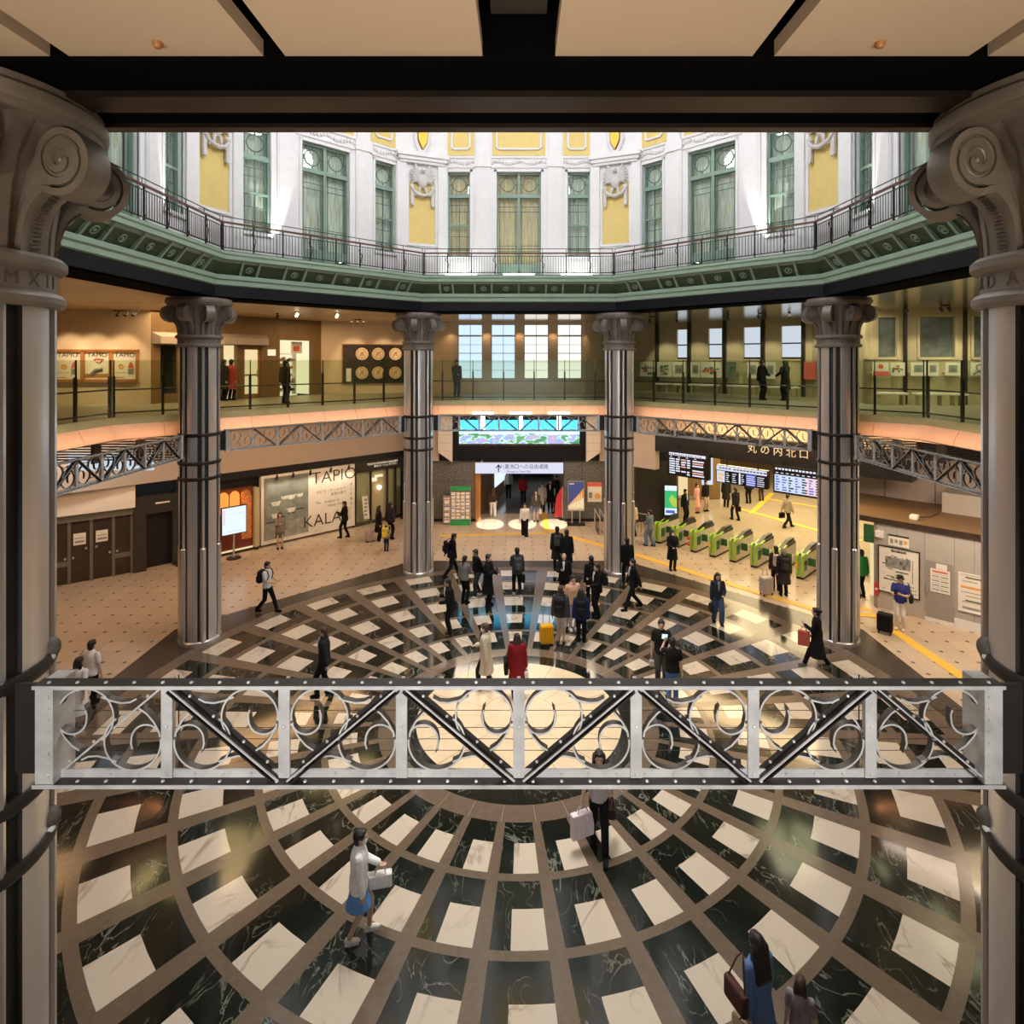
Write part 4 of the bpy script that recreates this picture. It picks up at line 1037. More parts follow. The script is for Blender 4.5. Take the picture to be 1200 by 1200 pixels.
# ------------------------------------------------------------------ ground floor: far side
YF=30.7
S_f=Seg((-7.3,YF),(8.2,YF))
def gb(name,pts,mt,lb): pass
mb=S_f.mb(); 
xl=lambda px:S_f.u(px)
mb.box(xl(497),xl(557.5),0,.6,0,3.17); mb.box(xl(661),xl(706),0,.6,0,3.17); mb.box(xl(706),S_f.L,-.05,.6,0,3.17)
o=struct('wall_ground_far',mb,'granite','speckled grey granite wall either side of the passage')
m=S_f.mb(); m.box(xl(497),xl(557.5),-.02,0,0,.16); m.box(xl(661),xl(706),-.02,0,0,.16)
for px in (533,682): m.box(xl(px)-.008,xl(px)+.008,-.004,0,.16,3.17)
for z in (1.1,2.1): m.box(xl(497),xl(557),-.004,0,z-.006,z+.006); m.box(xl(661),xl(706),-.004,0,z-.006,z+.006)
m.build('skirting','black',o)
S_ret=Seg((-6.05,32.05),(-4.7,31.1)); mb=S_ret.mb(); mb.box(0,S_ret.L,0,.2,0,6.15); struct('wall_ground_return_left',mb,'granite_dark','dark return wall behind the far left column')
mb=S_f.mb(); mb.box(xl(497),S_f.L,.0,.6,3.17,6.15); struct('wall_ground_far_upper',mb,'black','black wall around the video screen')
mb=S_f.mb(); mb.box(xl(557),xl(661),-.02,.3,2.95,3.2); struct('trim_lintel',mb,'navy','dark lintel over the passage')
# passage
mb=MB(); x0,x1=(557.5-608)/690*YF,(661-608)/690*YF
mb.box(x0-.15,x0,YF-D+.0,48-D,0,3.2); mb.box(x1,x1+.15,YF-D+.6,48-D,0,3.2); struct('wall_passage',mb,'wall_wood','brown walls of the passage')
mb=MB(); mb.box(x0-.1,x1+.1,YF-D+.1,48-D,3.0,3.2); struct('ceiling_passage',mb,'black','dark passage ceiling')
mb=MB(); mb.box(x0,x1,48-D,48.2-D,0,3.2); struct('wall_passage_end',mb,'dark_door','dark end of the passage')
mb=MB(); mb.quad((x0,YF+1.6-D,.004),(x1,YF+1.6-D,.004),(x1,48-D,.004),(x0,48-D,.004)); struct('floor_passage',mb,'corridor_floor','grey polished floor inside the passage')
S_pl=Seg((-2.2,31.4),(-.65,38.8)); mb=S_pl.mb(); mb.box(0,S_pl.L,0,.1,0,3.0); struct('wall_passage_slant',mb,'wall_wood','slanting brown wall inside the passage')
m=S_pl.mb(); m.box(S_pl.u(579.5),S_pl.u(592),-.05,0,.85,1.95); tag(m.build('lit_advert','screen_white'),'white backlit advert panel on the left wall of the passage','advert')
m=MB(); m.box(x0,x0+.25,YF-.06-D,YF+.3-D,0,2.95); tag(m.build('door_post','oak'),'brown door post at the left of the passage mouth','post')
# video screen
u0,u1=xl(531),xl(686)
t=thing('video_screen','long glowing video screen of a blue sky over a garden above the passage','screen',S_f.M@Vector(((u0+u1)/2,-.2,3.3)))
m=S_f.mb(); m.box(u0,u1,-.22,-.0,3.22,5.75); m.build('housing','navy',t)
m=S_f.mb(); m.box(xl(538.5),xl(678.5),-.25,-.22,4.09,5.32); m.build('screen','led_scene',t)
m=S_f.mb(); m.box(xl(537),xl(680),-.30,-.22,3.98,4.06); m.build('ledge','dark_door',t)
for px0,px1,inner,lb in ((515,531,531,'left'),(686,702,686,'right')):
    m=S_f.mb(); a,b=xl(px0),xl(px1); m.prism([(a,3.7),(b,3.2),(b,5.85),(a,5.85)] if lb=='left' else [(a,3.2),(b,3.7),(b,5.85),(a,5.85)],-.55,-.1)
    for q in range(5): m.box(a+.01,b-.01,-.56,-.55,3.75+q*.42,3.762+q*.42,1)
    struct('trim_fin_'+lb,m,['fin','ink_grey'],'pale ribbed fin %s of the video screen'%lb)
    m=S_f.mb(); a,b=sorted((xl(px0)-.75 if lb=='left' else xl(px1),xl(px0) if lb=='left' else xl(px1)+.75)); m.box(a,b,-.25,-.05,3.2,5.85); struct('trim_side_'+lb,m,'wall_beige','beige panel beside the %s fin'%lb)
# passage sign
u0,u1=xl(557.5),xl(659.5); za,zb=S_f.z(608,553.5),S_f.z(608,541)
t=thing('direction_sign','long lit lavender sign with up arrow over the passage','sign',S_f.M@Vector(((u0+u1)/2,-.35,za)))
m=S_f.mb(); m.box(u0,u1,-.34,-.22,za,zb); m.build('lightbox','sign_panel',t)
m=S_f.mb(); m.box(u0-.01,u1+.01,-.345,-.21,zb,zb+.03); m.box(u0+.3,u0+.36,-.24,0,zb,zb+.1); m.build('casing','silver',t)
m=S_f.mb(); u=xl(584.5); zc=(za+zb)/2; m.box(u-.03,u+.03,-.347,-.34,zc-.2,zc+.18); m.prism([(u-.15,zc+.03),(u-.11,zc),(u,zc+.12),(u+.11,zc),(u+.15,zc+.03),(u,zc+.2)],-.347,-.34); 
m.build('arrow','sign_ink',t)
m=S_f.mb(); text(m,'八重洲口への自由通路',.27,xl(614),-.342,zc+.07,0,sx=.93); m.build('lettering','sign_ink',t)
m=S_f.mb(); text(m,'Passage to Yaesu Side',.14,xl(608),-.342,zc-.17,0); m.build('lettering','sign_ink',t)
# brochure racks
def rack(x,Y,w,h,rows,colsn,lb,top):
    t=thing('brochure_rack',lb,'rack',(x,Y-D,0))
    m=MB(); m.box(-w/2,w/2,-.05,.12,0.05,h); m.box(-w/2-.03,-w/2,-.12,.12,0,h+.02); m.box(w/2,w/2+.03,-.12,.12,0,h+.02); m.box(-.012,.012,-.1,.0,.1,h); m.build('frame','silver',t,True)
    if top:
        m=MB(); m.box(-w/2,w/2,-.14,-.04,h-.2,h); m.build('header','print_green',t,True)
        m=MB(); m.box(-w/2,w/2,-.22,.1,.0,.24); m.build('foot_box','print_green',t,True)
    rnd=random.Random(int(w*100)); H0=.3 if top else .1; H1=h-.25 if top else h-.05
    for r in range(rows):
        for c in range(colsn):
            x0=-w/2+w*(c+.12)/colsn; x1=-w/2+w*(c+.88)/colsn; z0=H0+(H1-H0)*r/rows; z1=z0+(H1-H0)/rows*.86
            m=MB(); m.add([(x0,-.14,z0),(x1,-.14,z0),(x1,-.07,z1),(x0,-.07,z1),(x0,-.10,z0),(x1,-.10,z0),(x1,-.05,z1),(x0,-.05,z1)],[(0,1,2,3),(7,6,5,4),(3,2,6,7),(1,5,6,2),(0,3,7,4),(0,4,5,1)],0)
            zz=z0+(z1-z0)*rnd.uniform(.35,.6); f=(zz-z0)/(z1-z0); m.box(x0+.01,x1-.01,-.145+.07*f,-.135+.07*f,zz,zz+.05,rnd.choice([1,2,3,4]))
            m.build('brochure',['paper','print_red','ink_grey','print_blue','print_orange'],t,True)
rack(-2.98,30.2,.98,1.95,4,4,'silver brochure rack with green header and green foot beside the passage','x')
rack(-3.68,30.25,.34,1.45,4,1,'low narrow brochure rack left of the green one',None)
# poster stand
p=G(675,615); t=thing('poster_stand','poster stand with blue sky and orange building picture right of the passage','sign stand',p)
m=MB(); m.box(-.42,.42,-.06,.06,.72,2.25); m.build('frame','silver',t,True)
m=MB(); m.box(-.39,.39,-.075,-.06,.8,2.2); m.add([(-.39,-.078,.8),(.39,-.078,.8),(.39,-.078,1.9),(-.39,-.078,1.0)],[(0,1,2,3)],1); m.add([(-.39,-.08,.9),(.39,-.08,.9),(.39,-.08,1.4),(-.39,-.08,1.0)],[(0,1,2,3)],2); m.box(-.39,.39,-.082,-.06,.8,.9,3); m.box(-.34,-.1,-.08,-.06,2.08,2.14,3)
for q in range(6): m.box(-.3+q*.11,-.25+q*.11,-.083,-.06,1.0+q*.05,1.15+q*.1,2)
m.build('poster',['print_blue','print_orange','lit_cream','paper'],t,True)
for x in (-.2,.2): m=MB(); m.cyl((x,0,0),(x,0,.75),.03,8); m.build('leg','silver',t,True)
m=MB(); m.box(-.45,.45,-.22,.22,0,.08); m.build('foot_plate','black',t,True)
u0,u1=xl(688.5),xl(705); za,zb=S_f.z(690,588),S_f.z(690,565); m=S_f.mb(); m.box(u0,u1,-.03,0,za,zb); o=tag(m.build('wall_poster','paper'),'white notice with red heading and orange disc on the granite wall','poster')
m=S_f.mb(); m.box(u0,u1,-.036,-.03,zb-.22,zb,0); m.build('heading',['print_red'],o); m=S_f.mb(); m.prism([((u0+u1)/2+.15+.15*math.cos(q*PI/8),za+.3+.15*math.sin(q*PI/8)) for q in range(16)],-.036,-.03,0); m.build('orange_disc',['print_orange'],o); m=S_f.mb(); m.box(u0+.06,u0+.24,-.036,-.03,za+.2,za+.5,0); m.build('text_block',['ink_grey'],o)
# red flag banner and belt posts
p=G(655.5,609); t=thing('flag_banner','red curved flag banner beside the passage mouth','banner',p)
m=MB(); m.prism([(-.02,.15),(.30,.15),(.30,1.15),(.22,1.45),(.1,1.62),(-.02,1.68)][::-1] if False else [(-.25,.15),(.15,.15),(.15,1.7),(.05,1.62),(-.12,1.3),(-.22,.8)],-.012,.012); m.build('flag','red',t,True)
m=MB(); m.cyl((.17,0,0),(.17,0,1.75),.018,8); m.build('pole','white',t,True); m=MB(); m.lathe([(.02,0),(.2,0),(.2,.03),(.03,.06)],16,(.17,0,0)); m.build('foot','black',t,True)
p=G(650,601); t=thing('belt_post','dark belt barrier post inside the passage mouth','barrier post',p)
m=MB(); m.cyl((0,0,.03),(0,0,1.0),.03,10); m.build('pole','black',t,True); m=MB(); m.lathe([(.03,.05),(.2,.02),(.2,0)][::-1],16); m.build('foot','black',t,True); m=MB(); m.box(-.05,.05,-.03,.03,1.0,1.35); m.build('sign_plate','print_green',t,True)
p=G(701,622); t=thing('hand_rail','low steel handrail by the granite wall right of the passage','handrail',p)
for q in (0,1): m=MB(); m.tube([(q*.25-.1,.5,0),(q*.25-.1,.5,.95),(q*.25,-.8,.75),(q*.25,-.8,0)],.03,8); m.build('tube','silver',t,True)
m=MB(); 
for q in range(4): m.tube([(-.1+q*.08,.3,.05),(-.05+q*.08,-.6,.05)],.015,6); m.tube([(-.1,.5-.4*q,.0),(-.1,.5-.4*q,.9-.06*q)],.015,6)
m.build('bars','post_dark',t,True)

# ------------------------------------------------------------------ ground floor: left shops
S_l=Seg((-17.6,20.4),(-6.0,32.0))     # 45 degree line
ul=S_l.u
def lz(px,py): return S_l.z(px,py)
mb=S_l.mb(); mb.box(0,S_l.L,.0,.3,3.55,6.15); 
struct('wall_ground_left_upper',mb,'wall_beige','beige wall band above the left shops')
mb=S_l.mb(); mb.box(ul(207),ul(475),.25,.4,0,3.55); struct('wall_ground_left',mb,'black','dark shop front on the left')
mb=S_l.mb(); mb.box(ul(206),ul(475),-.02,.25,3.22,3.55); struct('trim_shop_head',mb,'black','black strip above the left shops')
mb=S_l.mb(); mb.box(ul(206),ul(302),-.05,.25,0,.12); mb.box(ul(414),ul(480),-.05,.25,0,.12); struct('baseboard_left',mb,'dark_door','dark plinth of the left shops')
# orange kiosk wall
a,b=ul(230),ul(296); t=thing('kiosk_wall','red and orange lit kiosk wall with three glowing arches, left of the TAPIO poster','kiosk',S_l.M@Vector(((a+b)/2,0,0)))
m=S_l.mb(); m.box(a,b,.02,.25,.12,2.8); m.build('back_panel','red_brick',t)
m=S_l.mb(); m.box(ul(283),ul(295),-.01,.02,.55,2.45); m.build('rug_panel','rug_orange',t)
for px in (252,262,275,288):
    u=ul(px); m=S_l.mb(); r=.20; m.prism([(u-r,1.75),(u+r,1.75)]+[(u+r*math.cos(q*PI/8),2.5+.22*math.sin(q*PI/8)) for q in range(9)],-.02,.02); m.build('glowing_arch','amber' if px<280 else 'rug_orange',t)
m=S_l.mb(); m.box(a,b,-.04,.02,.12,.18); m.build('light_strip','lit_cream',t)
m=S_l.mb(); m.bbox(ul(296.5),ul(303),-.18,.25,.12,2.75,.05); tag(m.build('shop_pillar','wall_olive'),'olive pillar between the kiosk wall and the TAPIO poster','pillar')
p=S_l.M@Vector((ul(268),-.6,0))
t=thing('info_screen','white glowing information screen on a stand before the orange kiosk wall','screen',p,PI/4)
m=MB(); m.bbox(-.52,.52,-.05,.05,1.02,2.22,.03); m.build('casing','black',t,True); m=MB(); m.box(-.48,.48,-.06,-.05,1.06,2.18); s_=m.build('screen','screen_white',t,True)
m=MB(); m.box(-.46,-.36,-.064,-.06,1.5,2.1,0); m.box(-.28,.3,-.064,-.06,1.16,1.19,1); m.box(-.28,.4,-.064,-.06,1.9,1.92,1); m.build('screen_text',['led_pink','led_pale'],s_,True)
m=MB(); m.cyl((0,0,.03),(0,0,1.05),.04,8); m.build('pole','silver',t,True); m=MB(); m.lathe([(.03,.04),(.3,.03),(.3,0)][::-1],18); m.build('foot','black',t,True)
# big poster wall
a,b=ul(305.5),ul(415); z1=3.2
t=thing('poster_hoarding','huge exhibition poster with the words TAPIO and KALA on the left wall','poster',S_l.M@Vector(((a+b)/2,0,0)))
m=S_l.mb(); m.box(a,b,-.06,.2,.1,z1); m.build('board','paper',t)
uc=ul(360.5); m=S_l.mb(); m.box(a+.12,uc,-.07,-.06,.28,z1-.12); ph_=m.build('photo','poster_photo' if 'poster_photo' in M else 'print_teal',t)
m=S_l.mb(); rnd=random.Random(9)
def glasswork(u,z,s):
    m.prism([(u-.22*s,z+.2*s),(u-.12*s,z+.02*s),(u+.12*s,z+.02*s),(u+.22*s,z+.2*s)],-.075,-.07,0); m.box(u-.03*s,u+.03*s,-.075,-.07,z-.15*s,z+.02*s,1); m.prism([(u-.16*s,z-.28*s),(u+.16*s,z-.28*s),(u,z-.1*s)],-.075,-.07,1)
for q,(f,z) in enumerate(((.26,1.75),(.26,1.2),(.60,1.95),(.60,1.35),(.45,2.0),(.80,2.0))): glasswork(a+.12+(uc-a-.12)*f,z,1.1 if q<4 else .8)
for f in (.06,.30,.52,.72): x=a+.12+(uc-a-.12)*f; m.box(x,x+.35,-.074,-.07,1.0+f*.6,1.05+f*.6,2)
m.box(a+.12,uc,-.0735,-.07,.28,1.0,3)
m.build('glassware_picture',['curtain','ink_grey','ink','print_grey'],ph_)
m=S_l.mb(); um=(uc+b)/2
text(m,'TAPIO',.80,um+.12,-.064,z1-.46,0,sx=1.05,bold=-.008); m.build('lettering','ink',t); m=S_l.mb()
text(m,'KALA',.80,uc+.72,-.074,.72,0,sx=1.0,bold=-.008)
m.build('lettering','ink',t)
for s_,sz,x_,z_ in (('R',.80,uc-1.0,.66),('K',.80,uc-.45,.68),('タピオ・ヴィルカラ',.17,um-.05,2.05),('世界の果て',.17,um+.35,1.86),('The',.17,um-.72,1.55),('Sculptor of',.17,um-.02,1.55),('Ultima Thule',.17,um+.2,1.34)):
    m=S_l.mb(); text(m,s_,sz,x_,-.078 if len(s_)==1 else -.064,z_,0,bold=-.008 if len(s_)==1 else 0); m.build('lettering','ink_grey',t)
for q in range(5): m=S_l.mb(); text(m,'タピオ展示'[q],.16,b-.2,-.064,2.2-q*.24,0); m.build('letter','ink_grey',t)
for q in range(7): m=S_l.mb(); m.box(b-.75,b-.2,-.066,-.06,.5+q*.09,.52+q*.09); m.build('text_line','ink_grey',t)
for i,px in enumerate((321,340,360,384,405)):
    t=thing('clip_lamp','small dark lamp on a short arm above the big poster, %s from the left'%('first','second','third','fourth','fifth')[i],'lamp',S_l.M@Vector((ul(px),-.3,3.0)),0,'lamps over the big poster')
    m=S_l.mb(); m.tube([(ul(px),-.02,3.4),(ul(px),-.25,3.45),(ul(px),-.36,3.22)],.015,6); m.build('arm','black',t); m=S_l.mb(); m.tube([(ul(px),-.36,3.22),(ul(px),-.30,3.02)],[.04,.075],8); m.build('shade','black',t)
# shop front
a,b=ul(416),ul(472)
t=thing('storefront','dark glazed shop front with lit doorway right of the TAPIO poster','shop front',S_l.M@Vector(((a+b)/2,0,0)))
m=S_l.mb()
for u in (a,ul(434),ul(453.5),ul(463)): m.box(u,u+.07,-.03,.1,.0,2.75)
m.box(a,b,-.03,.1,2.70,2.8); m.box(a,b,.0,.1,0,.1); m.build('frame','truss_dark',t)
m=S_l.mb(); m.box(a,ul(434),.02,.03,.1,2.7); m.box(ul(453.5),b,.02,.03,.1,2.7); m.build('glass','pane_green',t)
m=S_l.mb(); m.box(a,b,-.06,.1,2.8,3.22); m.build('fascia','granite_dark',t)
m=S_l.mb(); text(m,'TOKYO STATION GALLERY',.15,(a+b)/2+.15,-.063,3.06,0); m.build('sign_lettering','lit_shop',t); m=S_l.mb(); text(m,'東京ステーションギャラリー',.11,(a+b)/2+.35,-.063,2.92,0); m.build('sign_lettering','lit_shop',t)
mb=S_l.mb(); mb.box(a,b,.22,.245,0.1,2.75); struct('wall_shop_left',mb,'wall_olive','dim olive shop interior behind the glass')
m=S_l.mb(); m.ell((ul(446),.1,1.75),(.12,.06,.12),10,6); tag(m.build('pendant_lamp','lamp_warm'),'small glowing lamp in the left shop doorway','lamp')
m=S_l.mb(); m.box(ul(436),ul(443),.1,.16,2.1,2.3); m.box(ul(441),ul(450),.1,.16,2.3,2.42); tag(m.build('shop_lights','lit_shop'),'warm lit shelf lights inside the left shop','lamp')
m=S_l.mb(); u=ul(427); m.prism([(u-.1,.35),(u+.22,.3),(u+.08,1.5),(u-.22,1.5)],-.16,-.13); o=tag(m.build('leaning_sign','paper'),'narrow white sign leaning by the shop door','sign')
m=S_l.mb(); 
for q in range(5): m.box(u-.1+.0,u+.06,-.165,-.16,.5+q*.19,.6+q*.19)
m.build('print','ink_grey',o)
p=S_l.M@Vector((ul(471),-.45,0)); t=thing('digital_sign','slim white digital sign beside the far left column','screen',p,PI/4)
m=MB(); m.bbox(-.26,.26,-.06,.06,.1,2.0,.03); m.build('casing','black',t,True); m=MB(); m.box(-.22,.22,-.07,-.06,.9,1.9); m.build('screen','screen_white',t,True); m=MB(); m.box(-.3,.3,-.2,.2,0,.1); m.build('foot','black',t,True)
# doors under the white fascia
S_d=Seg((-18.6,20.86),(-14.95,23.6)); ud=S_d.u
mb=S_d.mb(); mb.box(0,ud(158),-.25,.3,2.62,3.5); struct('trim_fascia_left',mb,'white_fascia','white fascia above the dark doors')
mb=S_d.mb(); mb.box(0,ud(158),-.1,.3,2.33,2.62); struct('trim_door_head',mb,'frame_grey','grey head above the dark doors')
t0,t1=ud(50),ud(154.5); ed=[ud(50),ud(81),ud(107),ud(133),ud(154.5)]
nd=1
for i in range(4):
    a,b=ed[i]+.04,ed[i+1]-.04; m=S_d.mb(); m.box(a,b,0,.06,.04,2.3)
    o=struct('door_%d'%nd,m,'dark_door','dark door panel %s under the white fascia'%('at the left','with a notice, left','with a notice, right','at the right')[i]); nd+=1
    if i in (1,2):
        c=(a+b)/2+(-.02); m=S_d.mb(); m.box(c-.19,c+.19,-.012,0,1.42,1.86,0); m.box(c-.15,c+.15,-.016,-.012,1.5,1.58,1); m.box(c-.15,c+.15,-.016,-.012,1.66,1.69,1); m.build('notice',['paper','ink_grey'],o)
        u=b-.12 if i==1 else a+.12; m=S_d.mb(); m.box(u-.04,u+.04,-.04,0,1.22,1.30); m.build('handle','silver',o)
    else:
        m=S_d.mb(); m.box(a,b,-.015,0,.68,.86); m.build('kick_rail','frame_grey',o)
    m=S_d.mb(); u=(b-.08) if i in (0,2) else (a+.08); m.box(u-.035,u+.035,-.02,0,.92,1.0); m.build('lock','silver',o)
for i,u in enumerate(ed): 
    m=S_d.mb(); m.box(u-.05,u+.05,-.03,.1,0,2.33); struct('trim_door_post_%s'%'abcde'[i],m,'frame_grey','grey post between the dark doors')
m=S_d.mb(); m.box(0,S_d.L,.1,.3,0,2.62); struct('wall_behind_doors',m,'black','dark wall behind the doors')
# black granite portal
S_p=Seg((-15.0,23.55),(-11.6,26.6)); up=S_p.u
mb=S_p.mb(); a,b=up(156),up(212); h0_,h1_=up(171),up(202)
mb.box(a,h0_,-.1,.3,0,2.95); mb.box(h1_,b,-.1,.3,0,2.95); mb.box(h0_,h1_,-.1,.3,2.25,2.95); struct('wall_portal',mb,'granite_dark','rough black granite portal beside the dark doors')
mb=S_p.mb(); mb.box(a-.1,b,.28,.35,0,3.0); struct('door_%d'%nd,mb,'black','black doorway inside the granite portal'); nd+=1
m=S_p.mb(); u=up(190); m.box(u-.25,u+.25,-.12,-.1,2.62,2.68); tag(m.build('wall_plate','paper'),'small white plate on the black granite portal','sign')
# louvres and steel beam of the side bays (left and right)
for s,nm in ((-1,'left'),(1,'right')):
    YL=18.9
    m=MB(); x0,x1=sorted((s*10.4,s*17.4)); m.box(x0,x1,YL-D,YL+.2-D,6.08,6.15); struct('trim_beam_'+nm,m,'truss_dark','dark steel edge beam of the %s bay'%nm)
    m=MB()
    for q in range(11): m.box(x0,x1,YL+.25-D,YL+.42-D,5.15+q*.085,5.175+q*.085)
    t=thing('louvre_screen','dark slatted louvre screen hanging below the %s gallery'%nm,'louvre',(s*13.9,YL+.3-D,5.1))
    m.build('slats','truss_dark',t)
    for q in range(5): m=MB(); x=s*(10.9+q*1.45); m.box(x-.05,x+.05,YL+.15-D,YL+.5-D,5.05,6.1); m.build('hanger','post_dark',t)
    m=MB(); m.add([(s*11.2,YL+.1-D,6.06),(s*17.4,YL+.1-D,6.06),(s*17.4,YL+.1-D,5.2),(s*14.4,YL+.1-D,5.6),(s*11.2,YL+.12-D,6.0)],[(0,1,2,3,4)]); m.add([(s*11.2,YL+.13-D,6.06),(s*17.4,YL+.13-D,6.06),(s*17.4,YL+.13-D,5.2),(s*14.4,YL+.13-D,5.6)],[(0,1,2,3)]); struct('trim_soffit_'+nm,m,'peach','peach sloping soffit of the %s bay'%nm)
m=MB(); m.box(-15.0,-12.2,19.6-D,19.7-D,4.75,5.3); tag(m.build('hanging_sign','window_day3'),'pale blue hanging sign panel behind the left truss','sign')
# right wall above the booth
S_bw=Seg((13.2,24.4),(19,18.6)); ubw=S_bw.u
mb=S_bw.mb(); mb.box(0,S_bw.L,0,.3,2.9,4.6); o=struct('wall_right_upper',mb,'wall_beige','beige panelled wall above the brown booth roof')
m=S_bw.mb(); 
for px in (1037,1096,1120): m.box(ubw(px)-.012,ubw(px)+.012,-.006,0,2.9,4.6)
m.build('panel_joint','ink',o)
mb=S_bw.mb(); mb.box(0,S_bw.L,.1,.4,4.6,6.15); struct('wall_right_louvre',mb,'truss_dark','dark wall behind the right louvres')
m=S_bw.mb(); m.box(ubw(1112),ubw(1165),-1.3,-.3,3.05,3.75); tag(m.build('vent_box','panel_grey'),'pale grey plant box standing on the brown booth roof','box')

# ------------------------------------------------------------------ grey booth on the right
S_b=Seg((11.85,20.45),(16.6,15.7)); ub=S_b.u
zt=3.0
mb=S_b.mb(); a0=ub(1024)
mb.box(a0,S_b.L,0,.15,.26,zt); mb.box(a0,a0+.12,0,3.2,0,zt)
o=struct('wall_booth',mb,'panel_grey','grey metal panel wall of the booth on the right')
m=S_b.mb()
for px in (1051,1083.5,1118.5,1142): u=ub(px); m.box(u-.01,u+.01,-.004,0,.26,zt)
m.build('panel_joint','ink_grey',o)
mb=S_b.mb(); mb.box(a0,S_b.L,.0,.15,0,.26); mb.box(ub(1118.5),S_b.L,-.02,.0,0,.3,1); struct('baseboard_right',mb,['wall_beige','white'],'beige plinth of the booth')
mb=S_b.mb(); mb.box(ub(1004)-1.2,S_b.L,-.05,3.9,zt,zt+.05); mb.box(ub(1004)-1.2,S_b.L,-.07,-.05,zt-.12,zt+.06,1); struct('ceiling_booth',mb,['roof_brown','dark_door'],'brown flat roof of the booth')
m=S_b.mb(); m.bbox(ub(1066)-.12,ub(1066)+.12,.5,.8,zt+.05,zt+.2,.03); tag(m.build('junction_box','paper'),'small white box on the brown booth roof','box')
m=S_b.mb(); m.tube([(ub(1066),.9,zt+.07),(ub(1080),1.3,zt+.07),(ub(1085),2.2,zt+.07)],.015,5); tag(m.build('cable','ink'),'dark cable running over the brown booth roof','cable')
# door of the booth
a,b=ub(1084),ub(1118); m=S_b.mb(); m.box(a+.02,b-.02,-.015,0,.12,1.95); m.box(a,b,-.03,-.0,.0,.12,1)
o=struct('door_%d'%nd,m,['door_grey','white'],'grey flush door in the booth wall'); nd+=1
m=S_b.mb(); m.box(a+.04,a+.09,-.06,-.015,.9,1.15); m.build('handle','silver',o)
def notice(S,u0,u1,z0,z1,name,lb,cat,frame,lines,head=None,extra=None,off=-.02):
    t=thing(name,lb,cat,S.M@Vector(((u0+u1)/2,off,z0)))
    m=S.mb(); m.box(u0,u1,off-.012,off,z0,z1); m.build('sheet','paper',t)
    if frame:
        m=S.mb(); w=.035; m.box(u0-w,u0,off-.03,off,z0-w,z1+w); m.box(u1,u1+w,off-.03,off,z0-w,z1+w); m.box(u0,u1,off-.03,off,z0-w,z0); m.box(u0,u1,off-.03,off,z1,z1+w); m.build('frame',frame,t)
    m=S.mb(); y0=off-.016; y1=off-.012
    for (a,b,c,d,mi) in lines: m.box(u0+(u1-u0)*a,u0+(u1-u0)*b,y0,y1,z0+(z1-z0)*c,z0+(z1-z0)*d,mi)
    if extra: extra(m,u0,u1,z0,z1,y0)
    m.build('print',['ink','ink_grey','print_red','print_blue','print_orange','print_grey'],t)
    return t
rnd=random.Random(4)
ln=[(.12+.42*0,.62,.28,.30,0),(.36,.62,.92,.935,0),(.08,.16,.62,.64,0),(.42,.75,.48,.5,0),(.84,.86,.3,.8,1)]
for q in range(40): x=rnd.uniform(.16,.74); z=rnd.uniform(.5,.82); ln.append((x,x+rnd.uniform(.02,.09),z,z+rnd.uniform(.01,.05),rnd.choice([1,5,5])))
ln.append((.16,.80,.56,.80,5))
for q in range(26): x=rnd.uniform(.06,.7); z=rnd.uniform(.05,.44); ln.append((x,x+rnd.uniform(.03,.12),z,z+.012,rnd.choice([0,1])))
for q in range(14): x=.70+.05*(q%5); z=.06+.07*(q//5); ln.append((x,x+.03,z,z+.03,1))
notice(S_b,ub(1030.5),ub(1077),.62,2.12,'station_map','large black framed station map on the grey booth wall','map',"ink",ln,extra=lambda m,a,b,c,d,y:text(m,'構内案内図',.09,(a+b)/2,y,d-.09,0))
ln=[(0,1,.84,1,0)]+[(.1+.22*q,.25+.22*q,.2+.1*(q%2),.6,5 if q!=3 else 4) for q in range(4)]
notice(S_b,ub(1041),ub(1065.5),2.2,2.58,'notice_plate','small notice with dark heading above the station map','notice',None,ln)
ln=[(.1,.9,.86,.93,2)]+[(.08,.46,.1+q*.19,.13+q*.19,3) for q in range(4)]+[(.54,.92,.1+q*.19,.13+q*.19,0) for q in range(4)]+[(.08,.92,.2+q*.19,.21+q*.19,1) for q in range(4)]
notice(S_b,ub(1090.5),ub(1113.5),.98,1.72,'door_notice','white notice with lines of print on the grey booth door','notice',None,ln,off=-.02)
notice(S_b,ub(1097),ub(1110),1.73,1.9,'door_plate','small beige plate at the top of the grey booth door','notice',None,[],off=-.02)
ln=[(.2,.9,.9,.93,0),(.05,.95,.62,.68,4),(.05,.9,.5,.52,1),(.2,.7,.4,.42,1),(.2,.8,.27,.30,0),(.1,.95,.24,.25,0),(.1,.85,.05,.11,5),(.1,.6,.8,.82,1)]
notice(S_b,ub(1124.5),ub(1160),.62,1.75,'framed_notice','white framed notice at the right end of the booth wall','notice','white',ln)
m=S_b.mb(); m.box(ub(1026.5),ub(1036),-.12,0,2.42,2.62); tag(m.build('exit_lamp','white'),'small white box lamp high at the left end of the booth wall','lamp')
m=S_b.mb(); m.box(ub(1024.8),ub(1030),-.05,0,.42,.85); o=tag(m.build('extinguisher_box','red'),'small red notice box low at the left end of the booth wall','box'); m=S_b.mb(); m.box(ub(1026),ub(1029.2),-.055,-.05,.6,.66); m.build('print','paper',o)
m=S_b.mb(); m.box(ub(1012),a0,.0,.1,2.15,2.75); o=tag(m.build('hanging_sign','gate_green_dark'),'dark green sign between the right column and the booth','sign'); 
m=S_b.mb(); m.box(ub(1010),a0,1.0,1.1,0,2.2); struct('wall_booth_glow',m,'lit_cream','glowing sheet standing in for warm light in the opening beside the booth')  # emissive sheet stands in for the light inside the opening
